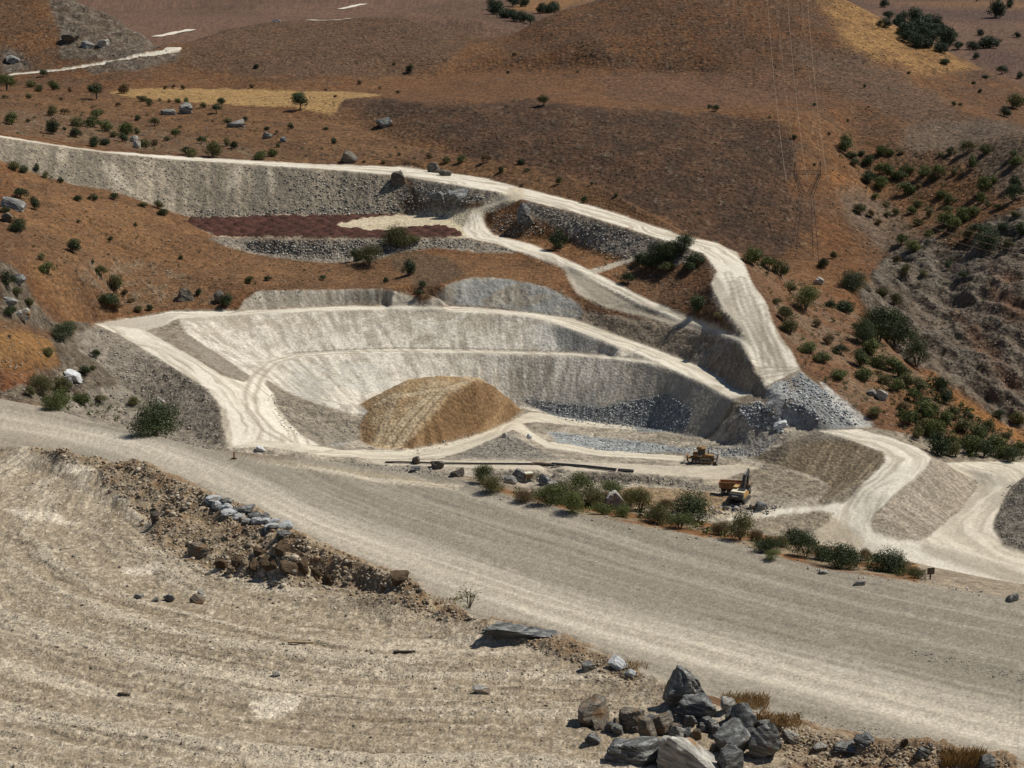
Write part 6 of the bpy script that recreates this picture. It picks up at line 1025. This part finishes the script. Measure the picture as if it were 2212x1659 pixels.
# ------------------------------------------------------------------ machines
Y_dust = M_plain('dusty_yellow_paint', (.40, .25, .09), .8, 0, .3, 1.5); Y_br = M_plain('dusty_brown_yellow', (.24, .135, .05), .8, 0, .3, 1.5); O_bed = M_plain('dusty_orange_steel', (.30, .155, .07), .85, 0, .3, 1.2); C_top = M_plain('cream_roof_paint', (.66, .60, .45), .6, 0, .1, 2)
K_steel = M_plain('dark_steel', (.045, .045, .045), .6, .4, .3, 3); K_rub = M_plain('tyre_rubber', (.03, .03, .03), .85, 0, .3, 4); K_glass = M_plain('dark_glass', (.02, .025, .03), .15, 0, .05, 2, .6); G_steel = M_plain('worn_steel', (.20, .18, .16), .5, .5, .3, 3); W_paint = M_plain('white_car_paint', (.78, .78, .76), .35, 0, .05, 2); K_cw = M_plain('charcoal_paint', (.055, .055, .055), .5, 0, .2, 2); R_lamp = M_plain('red_lamp', (.35, .02, .02), .4, 0, .1, 2); W_let = M_plain('white_lettering', (.7, .7, .68), .6, 0, .05, 2)
def track(parent, x0, x1, y0, y1, h):
    n = 8; r = h / 2; prof = [(x1 - r + r * math.sin(a), r - r * math.cos(a)) for a in [k * math.pi / n for k in range(n + 1)]] + [(x0 + r - r * math.sin(a), r + r * math.cos(a)) for a in [k * math.pi / n for k in range(n + 1)]]
    t = MB().prism(prof, y0, y1).build('track', K_steel, parent); s = MB(); L_ = x1 - x0 - h; m = 16
    for k in range(m):
        x = x0 + r + L_ * k / (m - 1); s.box(x - .06, x + .06, y0 - .02, y1 + .02, h - .01, h + .06); s.box(x - .06, x + .06, y0 - .02, y1 + .02, -.05, .01)
    s.build('track_shoes', G_steel, t)
    for k in range(5): x = x0 + r + L_ * k / 4; yo = y0 - .03 if y0 < 0 else y1; MB().tube((x, yo, r), (x, yo + .03, r), r * .55, n=12).build('roller', G_steel, t)
def dozer(loc, rz, label):
    e = empty('bulldozer', loc, rz, label=label, cat='bulldozer')
    track(e, -2.2, 2.0, -1.35, -.8, 1.15); track(e, -2.2, 2.0, .8, 1.35, 1.15)
    b = MB().prism([(-1.9, .55), (2.3, .55), (2.3, 1.75), (.3, 1.95), (-.2, 1.7), (-1.9, 1.7)], -.75, .75).build('body', Y_br, e); MB().box(2.3, 2.36, -.6, .6, .7, 1.65).build('grille', K_steel, b)
    MB().tube((1.2, .3, 1.85), (1.2, .3, 2.75), .08).build('exhaust_pipe', K_steel, b); MB().box(-1.9, -.9, -1.2, 1.2, 1.7, 2.1).build('fuel_tank', Y_br, e)
    c = MB().box(-1.0, .55, -.75, .75, 1.75, 3.1, .1, .08).build('cab', K_glass, e); MB().box(-1.15, .7, -.9, .9, 3.1, 3.28).build('roof', Y_br, c); MB().box(-1.02, .57, -.77, .77, 1.7, 2.0).build('cab_base', Y_br, c)
    for x in (-.98, .46):
        for y in (-.74, .66): MB().box(x, x + .09, y, y + .08, 1.95, 3.12).build('pillar', Y_br, c)
    MB().box(-1.2, -.2, -.85, -.5, 3.0, 3.55).build('rear_box', Y_br, e); MB().box(-.9, -.1, -1.3, -.76, 1.72, 1.8).build('step', C_top, e)
    n = 7; prof = [(3.15 - .35 * math.sin(k / n * math.pi), .05 + 1.5 * k / n) for k in range(n + 1)]; prof += [(x + .12, z) for x, z in prof[::-1]]
    MB().prism(prof, -2.0, 2.0).build('blade', G_steel, e)
    for y in (-1.5, 1.4): MB().box(.2, 2.95, y, y + .12, .4, .62).build('push_arm', Y_br, e)
    for y in (-.5, .4): MB().tube((2.0, y, 1.6), (2.95, y, .9), .07).build('hydraulic_cylinder', G_steel, e)
    r = MB().box(-3.1, -1.9, -.6, .6, 1.0, 1.3).box(-3.2, -2.9, -.9, .9, .95, 1.75).build('ripper', Y_br, e); MB().prism([(-3.25, 1.6), (-2.95, 1.6), (-2.85, .35), (-2.55, .1), (-2.95, .15), (-3.2, .6)], -.12, .12).build('ripper_tooth', K_steel, r)
    return e
def excavator(loc, rz, label):
    e = empty('excavator', loc, rz, label=label, cat='excavator')
    track(e, -2.3, 2.3, -1.7, -1.1, 1.0); track(e, -2.3, 2.3, 1.1, 1.7, 1.0); MB().box(-1.2, 1.2, -1.1, 1.1, .45, 1.0).tube((0, 0, 1.0), (0, 0, 1.25), .9, n=16).build('undercarriage', K_steel, e)
    h = MB().prism([(-2.2, 1.25), (1.6, 1.25), (1.6, 1.9), (.5, 2.5), (-2.2, 2.5)], -1.45, 1.45).build('house', Y_dust, e); MB().box(-2.1, .3, -1.35, 1.35, 2.5, 2.66).build('engine_cover', C_top, h); MB().box(-1.2, -.2, -1.3, .2, 2.66, 2.86).build('handrail_box', K_steel, h)
    cw = MB().prism([(-3.0, 1.3), (-2.2, 1.25), (-2.2, 2.35), (-2.85, 2.35), (-3.1, 1.9)], -1.5, 1.5).build('counterweight', K_cw, e)
    for k in range(6): MB().box(-3.125, -3.06, .62 - k * .22, .76 - k * .22, 1.86, 1.98).build('letter', W_let, cw)
    c = MB().box(-.2, 1.6, .55, 1.45, 1.3, 3.0, .05, .04).build('cab', K_glass, e); MB().box(-.25, 1.65, .5, 1.5, 3.0, 3.12).build('roof', Y_dust, c); MB().box(-.22, 1.62, .53, 1.47, 1.26, 1.75).build('cab_base', Y_dust, c)
    for x in (-.2, 1.5):
        for y in (.54, 1.36): MB().box(x, x + .1, y, y + .1, 1.7, 3.05).build('pillar', Y_dust, c)
    bm_ = MB().prism([(1.2, 1.9), (1.6, 1.7), (3.2, 4.3), (5.6, 5.0), (5.5, 5.4), (2.9, 4.95)], -.3, .3).build('boom', K_cw, e)
    for y in (-.42, .34): MB().tube((1.7, y, 1.7), (2.9, y, 4.0), .09).build('hydraulic_cylinder', G_steel, bm_)
    MB().tube((2.9, 0, 5.0), (5.3, 0, 5.7), .1).build('hydraulic_cylinder', G_steel, bm_)
    st = MB().prism([(5.2, 5.8), (5.8, 5.6), (5.5, 2.2), (5.2, 2.2), (5.1, 5.0)], -.22, .22).build('stick', K_cw, e)
    MB().prism([(5.0, 2.3), (5.8, 2.3), (5.9, 1.6), (5.2, 1.0), (4.5, 1.1), (4.6, 1.4), (5.0, 1.6)], -.7, .7).build('bucket', G_steel, st)
    return e
def wheel(parent, x, y, r, w):
    t = MB().tube((x, y - w / 2, r), (x, y + w / 2, r), r, n=20).build('wheel', K_rub, parent); s = -1 if y < 0 else 1
    MB().tube((x, y + s * w / 2, r), (x, y + s * (w / 2 + .03), r), r * .55, n=14).build('rim', G_steel, t)
def dump_truck(loc, rz, label):
    e = empty('dump_truck', loc, rz, label=label, cat='dump truck')
    MB().box(-3.6, 3.4, -.5, .5, .85, 1.15).build('chassis', K_steel, e)
    b = MB().poly([(-3.9, -1.25, 1.45), (1.5, -1.25, 1.25), (1.5, 1.25, 1.25), (-3.9, 1.25, 1.45), (-4.1, -1.3, 3.0), (1.6, -1.3, 3.05), (1.6, 1.3, 3.05), (-4.1, 1.3, 3.0), (-3.95, -1.15, 3.0), (1.45, -1.15, 3.05), (1.45, 1.15, 3.05), (-3.95, 1.15, 3.0), (-3.7, -1.1, 1.75), (1.4, -1.1, 1.55), (1.4, 1.1, 1.55), (-3.7, 1.1, 1.75)],
                  [(3, 2, 1, 0), (0, 1, 5, 4), (1, 2, 6, 5), (2, 3, 7, 6), (3, 0, 4, 7), (4, 5, 9, 8), (5, 6, 10, 9), (6, 7, 11, 10), (7, 4, 8, 11), (8, 9, 13, 12), (9, 10, 14, 13), (10, 11, 15, 14), (11, 8, 12, 15), (12, 13, 14, 15)]).build('bed', O_bed, e)
    for x in (-3.0, -1.8, -.6, .6): MB().box(x - .08, x + .08, -1.36, -1.27, 1.45, 3.0).build('rib', O_bed, b); MB().box(x - .08, x + .08, 1.27, 1.36, 1.45, 3.0).build('rib', O_bed, b)
    MB().box(1.55, 2.4, -1.25, 1.25, 3.0, 3.12).build('cab_shield', O_bed, b)
    c = MB().prism([(1.75, .9), (3.6, .9), (3.6, 1.9), (3.35, 2.9), (1.75, 2.9)], -1.2, 1.2).build('cab', O_bed, e); MB().poly([(3.62, -1.05, 1.95), (3.62, 1.05, 1.95), (3.4, 1.0, 2.75), (3.4, -1.0, 2.75)], [(0, 1, 2, 3)]).build('windscreen', K_glass, c)
    for y in (-1.215, 1.205): MB().box(2.4, 3.25, y, y + .01, 1.95, 2.7).build('window', K_glass, c)
    MB().box(3.6, 3.72, -1.15, 1.15, .6, 1.0).build('bumper', K_steel, e)
    for x in (-2.9, -1.6, 2.6):
        for y in (-1.0, 1.0): wheel(e, x, y, .55, .42)
    return e
def pickup(loc, rz, label):
    e = empty('pickup', loc, rz, label=label, cat='pickup')
    b = MB().prism([(-2.6, .5), (2.6, .5), (2.6, .95), (2.4, 1.1), (1.2, 1.15), (-2.6, 1.15)], -.9, .9).build('body', W_paint, e); MB().box(-2.5, -.75, -.78, .78, 1.15, 1.17).build('bed', K_steel, b)
    for y in (-.9, .82): MB().box(-2.6, -.7, y, y + .08, 1.15, 1.4).build('bed_side', W_paint, b)
    c = MB().box(-.7, 1.2, -.82, .82, 1.15, 1.78, .35, .1).build('cab', K_glass, e); MB().box(-.4, .9, -.73, .73, 1.78, 1.84).build('roof', W_paint, c); MB().box(.3, .4, -.84, .84, 1.15, 1.7).build('pillar', W_paint, c)
    for x in (-1.6, 1.65):
        for y in (-.82, .82): wheel(e, x, y, .38, .25)
    for y in (-.7, .7): MB().box(2.6, 2.63, y - .12, y + .12, .8, .95).build('headlight', C_top, e); MB().box(-2.63, -2.6, y - .1, y + .1, .8, 1.05).build('tail_light', R_lamp, e)
    return e
def seat(u, v, f, rz, label, sc=1.0): p = pick(u, v); e = f(wp(p), rz, label); e.scale = (sc, sc, sc); return e
seat(1517, 1000, dozer, math.radians(-8), 'dusty brown-yellow bulldozer with raised ripper on the quarry floor', 1.25)
seat(1598, 1083, excavator, math.radians(66), 'yellow excavator with dark counterweight loading at the rock heap', 1.15)
seat(1589, 1066, dump_truck, math.radians(-12), 'orange dump truck standing beside the excavator')
pk = next(q for q in (pick(597, v_, 1040, 1300) for v_ in range(38, 80)) if q is not None); pickup(wp(pk), math.radians(5), 'white pickup on the far ridge at the top left')
# small tan box-like machine half hidden behind boulders, small board, marker post
p = pick(1142, 1034); e = empty('site_box', wp(p), .25, label='small tan box on posts half hidden behind boulders beyond the road', cat='box'); s = metres(p, 1)
MB().box(-8 * s, 8 * s, -6 * s, 6 * s, 4 * s, 11 * s).build('body', Y_br, e); MB().box(-9 * s, 9 * s, -7 * s, 7 * s, 11 * s, 14 * s).build('roof', C_top, e)
for x in (-7, 7):
    for y in (-5, 5): MB().box((x - .7) * s, (x + .7) * s, (y - .7) * s, (y + .7) * s, -2 * s, 4 * s).build('post', C_top, e)
p = pick(2010, 1252); s = metres(p, 1); e = empty('sign_board', wp(p), .2, label='small dark weathered board on a post at the strip end', cat='sign'); MB().box(-8 * s, 8 * s, -1 * s, 1 * s, 12 * s, 27 * s).build('board', M_plain('weathered_board', (.12, .09, .06), .9, 0, .4, 6), e); MB().box(-1.5 * s, 1.5 * s, 1.02 * s, 3 * s, -4 * s, 25 * s).build('post', M_bark, e)
p = pick(506, 992); s = metres(p, 1); e = empty('marker_post', wp(p), 0, label='short rusty marker post at the wide road edge', cat='post'); MB().tube((0, 0, -4 * s), (0, 0, 17 * s), 2 * s, 1.8 * s, 8).build('post', O_bed, e); MB().box(-8 * s, 7 * s, -4 * s, 4 * s, -3 * s, 3 * s, 2 * s, 1 * s).build('foot', R_clod, e)
# ------------------------------------------------------------------ pipes along the quarry terrace
P_blk = M_plain('black_pipe', (.018, .018, .018), .45, 0, .2, .5, .5); P_brn = M_plain('brown_pipe', (.13, .07, .035), .7, 0, .3, .8)
def pipe(u0, v0, u1, v1, dia, mat, label, lift=0.0, group=None):
    a = wp(pick(u0, v0)); b = wp(pick(u1, v1)); n = max(6, int((b - a).length / 3)); r = dia / 2; m = MB()
    P = [a + (b - a) * k / n for k in range(n + 1)]; z = [ground(q.x, q.y) + CAMZ for q in P]; z = [max(z[max(0, k - 1):k + 2]) for k in range(n + 1)]
    for k in range(n): m.tube((P[k].x, P[k].y, z[k] + r + lift), (P[k + 1].x, P[k + 1].y, z[k + 1] + r + lift), r, r, 12, False)
    d = (P[-1] - P[0]).normalized(); N = len(m.V)
    for Q, zz, sgn in ((P[0], z[0], 1), (P[-1], z[-1], -1)):  # pipe mouths with wall thickness
        c = Vector((Q.x, Q.y, zz + r + lift)); m.tube(c, c + d * sgn * .6, r * .86, r * .86, 12, True)
    o = m.build('pipe', mat, None, True); return tag(o, label, 'pipe', group)
pipe(832, 1000, 1197, 1010, .42, P_blk, 'longest black pipe on the quarry terrace, ending by the short brown pipes'); pipe(1193, 1005, 1332, 1016, .42, P_blk, 'black pipe of the right-hand stretch on the quarry terrace')
pipe(1196, 1008, 1330, 1018.5, .42, P_blk, 'black pipe lying in front of the right-hand stretch')
for k in range(3): pipe(1335, 1015 + k * 1.6, 1369, 1018 + k * 1.6, .40, P_blk, ('rear', 'middle', 'front')[k] + ' short black pipe of the bundle ending the pipeline', group='bundle of short black pipes')
for k in range(3): pipe(1149, 1001.5 + k * 1.4, 1194, 1003 + k * 1.4, .40, P_brn, ('rear', 'middle', 'front')[k] + ' short brown pipe of the bundle behind the long pipe', group='bundle of short brown pipes')
# ------------------------------------------------------------------ pylon and its cables
P_lat = M_plain('weathered_lattice', (.13, .10, .078), .7, .2, .3, .4); P_ins = M_plain('pale_insulator', (.55, .50, .44), .4, 0, .1, 3); P_gal = M_plain('galvanised_leg', (.22, .18, .145), .6, .2, .35, .25)
pb = pick(1737, 556); py = wp(pb); sc = metres(pb, 209) / 36.0
PY = empty('pylon', py, math.radians(4), label='tall steel lattice pylon standing at the foot of the brown hill', cat='pylon')
def S(*v): return tuple(x * sc for x in v)
hb_, hw, zw, zb, zt = 4.6, 2.1, 23.0, 31.0, 36.0
for sx in (-1, 1):
    for sy in (-1, 1): MB().tube(S(sx * hb_, sy * hb_, -1.5), S(sx * hw, sy * hw, zw), .13, .11, 4).build('leg', P_gal, PY)
lv = [0, 5.2, 9.8, 13.8, 17.2, 20.3, 23.0]
def hz(z): return hb_ + (hw - hb_) * z / zw
for f in range(4):
    m = MB(); rot = Matrix.Rotation(f * math.pi / 2, 4, 'Z')
    for z0, z1 in zip(lv[:-1], lv[1:]):
        a, b = hz(z0), hz(z1)
        for p0, p1 in (((-a, -a, z0), (b, -b, z1)), ((a, -a, z0), (-b, -b, z1)), ((-b, -b, z1), (b, -b, z1))): m.tube(rot @ Vector(S(*p0)), rot @ Vector(S(*p1)), .045, .045, 4, False)
    m.build('bracing', P_lat, PY)
for sx in (-1, 1):
    m = MB()
    for sy in (-1, 1):
        m.tube(S(sx * hw, sy * hw, zw), S(sx * 4.9, sy * .8, zb), .12, .12, 4); m.tube(S(sx * .4, sy * hw * .9, zw + .3), S(sx * 4.2, sy * .8, zb), .10, .10, 4)
        for k in range(6):
            t0, t1 = k / 6, (k + 1) / 6; A = lambda t: Vector(S(sx * (hw + (4.9 - hw) * t), sy * (hw + (.8 - hw) * t), zw + (zb - zw) * t)); B2 = lambda t: Vector(S(sx * (.4 + 3.8 * t), sy * (hw * .9 + (.8 - hw * .9) * t), zw + .3 + (zb - zw - .3) * t)); m.tube(A(t0), B2(t1), .05, .05, 4, False); m.tube(B2(t0), A(t1), .05, .05, 4, False)
    m.build('arm', P_lat, PY)
    m = MB()
    for sy in (-1, 1): m.tube(S(sx * 4.9, sy * .8, zb), S(sx * 4.8, 0, zt), .10, .07, 4); m.tube(S(sx * 3.9, sy * .8, zb + 1.2), S(sx * 4.8, 0, zt), .08, .06, 4)
    m.build('peak', P_lat, PY)
m = MB()
for sy in (-.8, .8):
    m.tube(S(-7.9, sy * .3, zb - .1), S(7.9, sy * .3, zb - .1), .06, .06, 4); m.tube(S(-4.9, sy, zb + 1.4), S(4.9, sy, zb + 1.4), .06, .06, 4)
    for sx in (-1, 1): m.tube(S(sx * 7.9, sy * .3, zb - .1), S(sx * 4.9, sy, zb + 1.4), .08, .08, 4)
    for k in range(9): x = -4.9 + 9.8 * k / 9; m.tube(S(x, sy * .5, zb - .1), S(x + .54, sy, zb + 1.4), .05, .05, 4, False); m.tube(S(x + .54, sy, zb + 1.4), S(x + 1.08, sy * .5, zb - .1), .05, .05, 4, False)
m.build('crossarm', P_lat, PY)
INS = []
for x in (-7.7, 0, 7.7):
    m = MB()
    for k in range(7): m.tube(S(x, 0, zb - .3 - k * .34), S(x, 0, zb - .55 - k * .34), .16, .11, 8)
    m.build('insulator', P_ins, PY); INS.append(py + Matrix.Rotation(math.radians(4), 4, 'Z') @ Vector(S(x, 0, zb - 2.7)))
TOPS = [py + Matrix.Rotation(math.radians(4), 4, 'Z') @ Vector(S(x, 0, zt)) for x in (-4.8, 4.8)]
M_wire = M_plain('aluminium_cable', (.36, .26, .17), .6, .1, .1, .1)
def cable(a, b, sag, label, r=.055, group=None):
    m = MB(); n = 26; P = [a + (b - a) * (k / n) - Vector((0, 0, 4 * sag * (k / n) * (1 - k / n))) for k in range(n + 1)]
    for k in range(n): m.tube(P[k], P[k + 1], r, r, 5, False)
    return tag(m.build('power_cable', M_wire, None, True), label, 'cable', group)
for nm, a, (u, v) in zip(('left', 'middle', 'right'), INS, ((1652, -95), (1695, -98), (1738, -98))): cable(a, wp(pt(u, v, 1120)), 9, nm + 'most power cable running up the brown hill from the pylon' if nm != 'middle' else 'middle power cable running up the brown hill from the pylon')
for nm, a, (u, v) in zip(('left', 'middle', 'right'), INS, ((2750, 640), (2830, 640), (2910, 640))): cable(a, wp(pt(u, v, 520)), 7, nm + ' power cable crossing the ravine on the pylon right side', .035)
for nm, a, (u, v) in zip(('left', 'right'), TOPS, ((1668, -118), (1720, -120))): cable(a, wp(pt(u, v, 1120)), 6, nm + ' thin earth wire from the pylon peak up the hill', .03)

# sticks left on the bench
M_wood = M_plain('weathered_wood', (.36, .27, .16), .85, 0, .25, 6); M_dkw = M_plain('dark_wood', (.07, .055, .04), .85, 0, .3, 6)
for u, v, w, a, m_, lab in ((650, 1390, 58, -.06, M_wood, 'pale wooden lath lying in the middle of the dirt bench'), (268, 1502, 30, -.3, M_dkw, 'dark stick lying at the lower left of the bench'), (874, 1410, 48, .02, M_dkw, 'dark plank lying on the bench left of the rock slab')):
    p = pick(u, v); L_ = metres(p, w); q = wp(p); o = MB().box(-L_ / 2, L_ / 2, -.05, .05, -.01, .05, .02, .01).box(-L_ / 2 + .1, -L_ / 2 + .22, -.056, .056, .0, .056).build('wooden_lath', m_); o.location = q + Vector((0, 0, .03)); o.rotation_euler = (0, 0, a); tag(o, lab, 'stick')
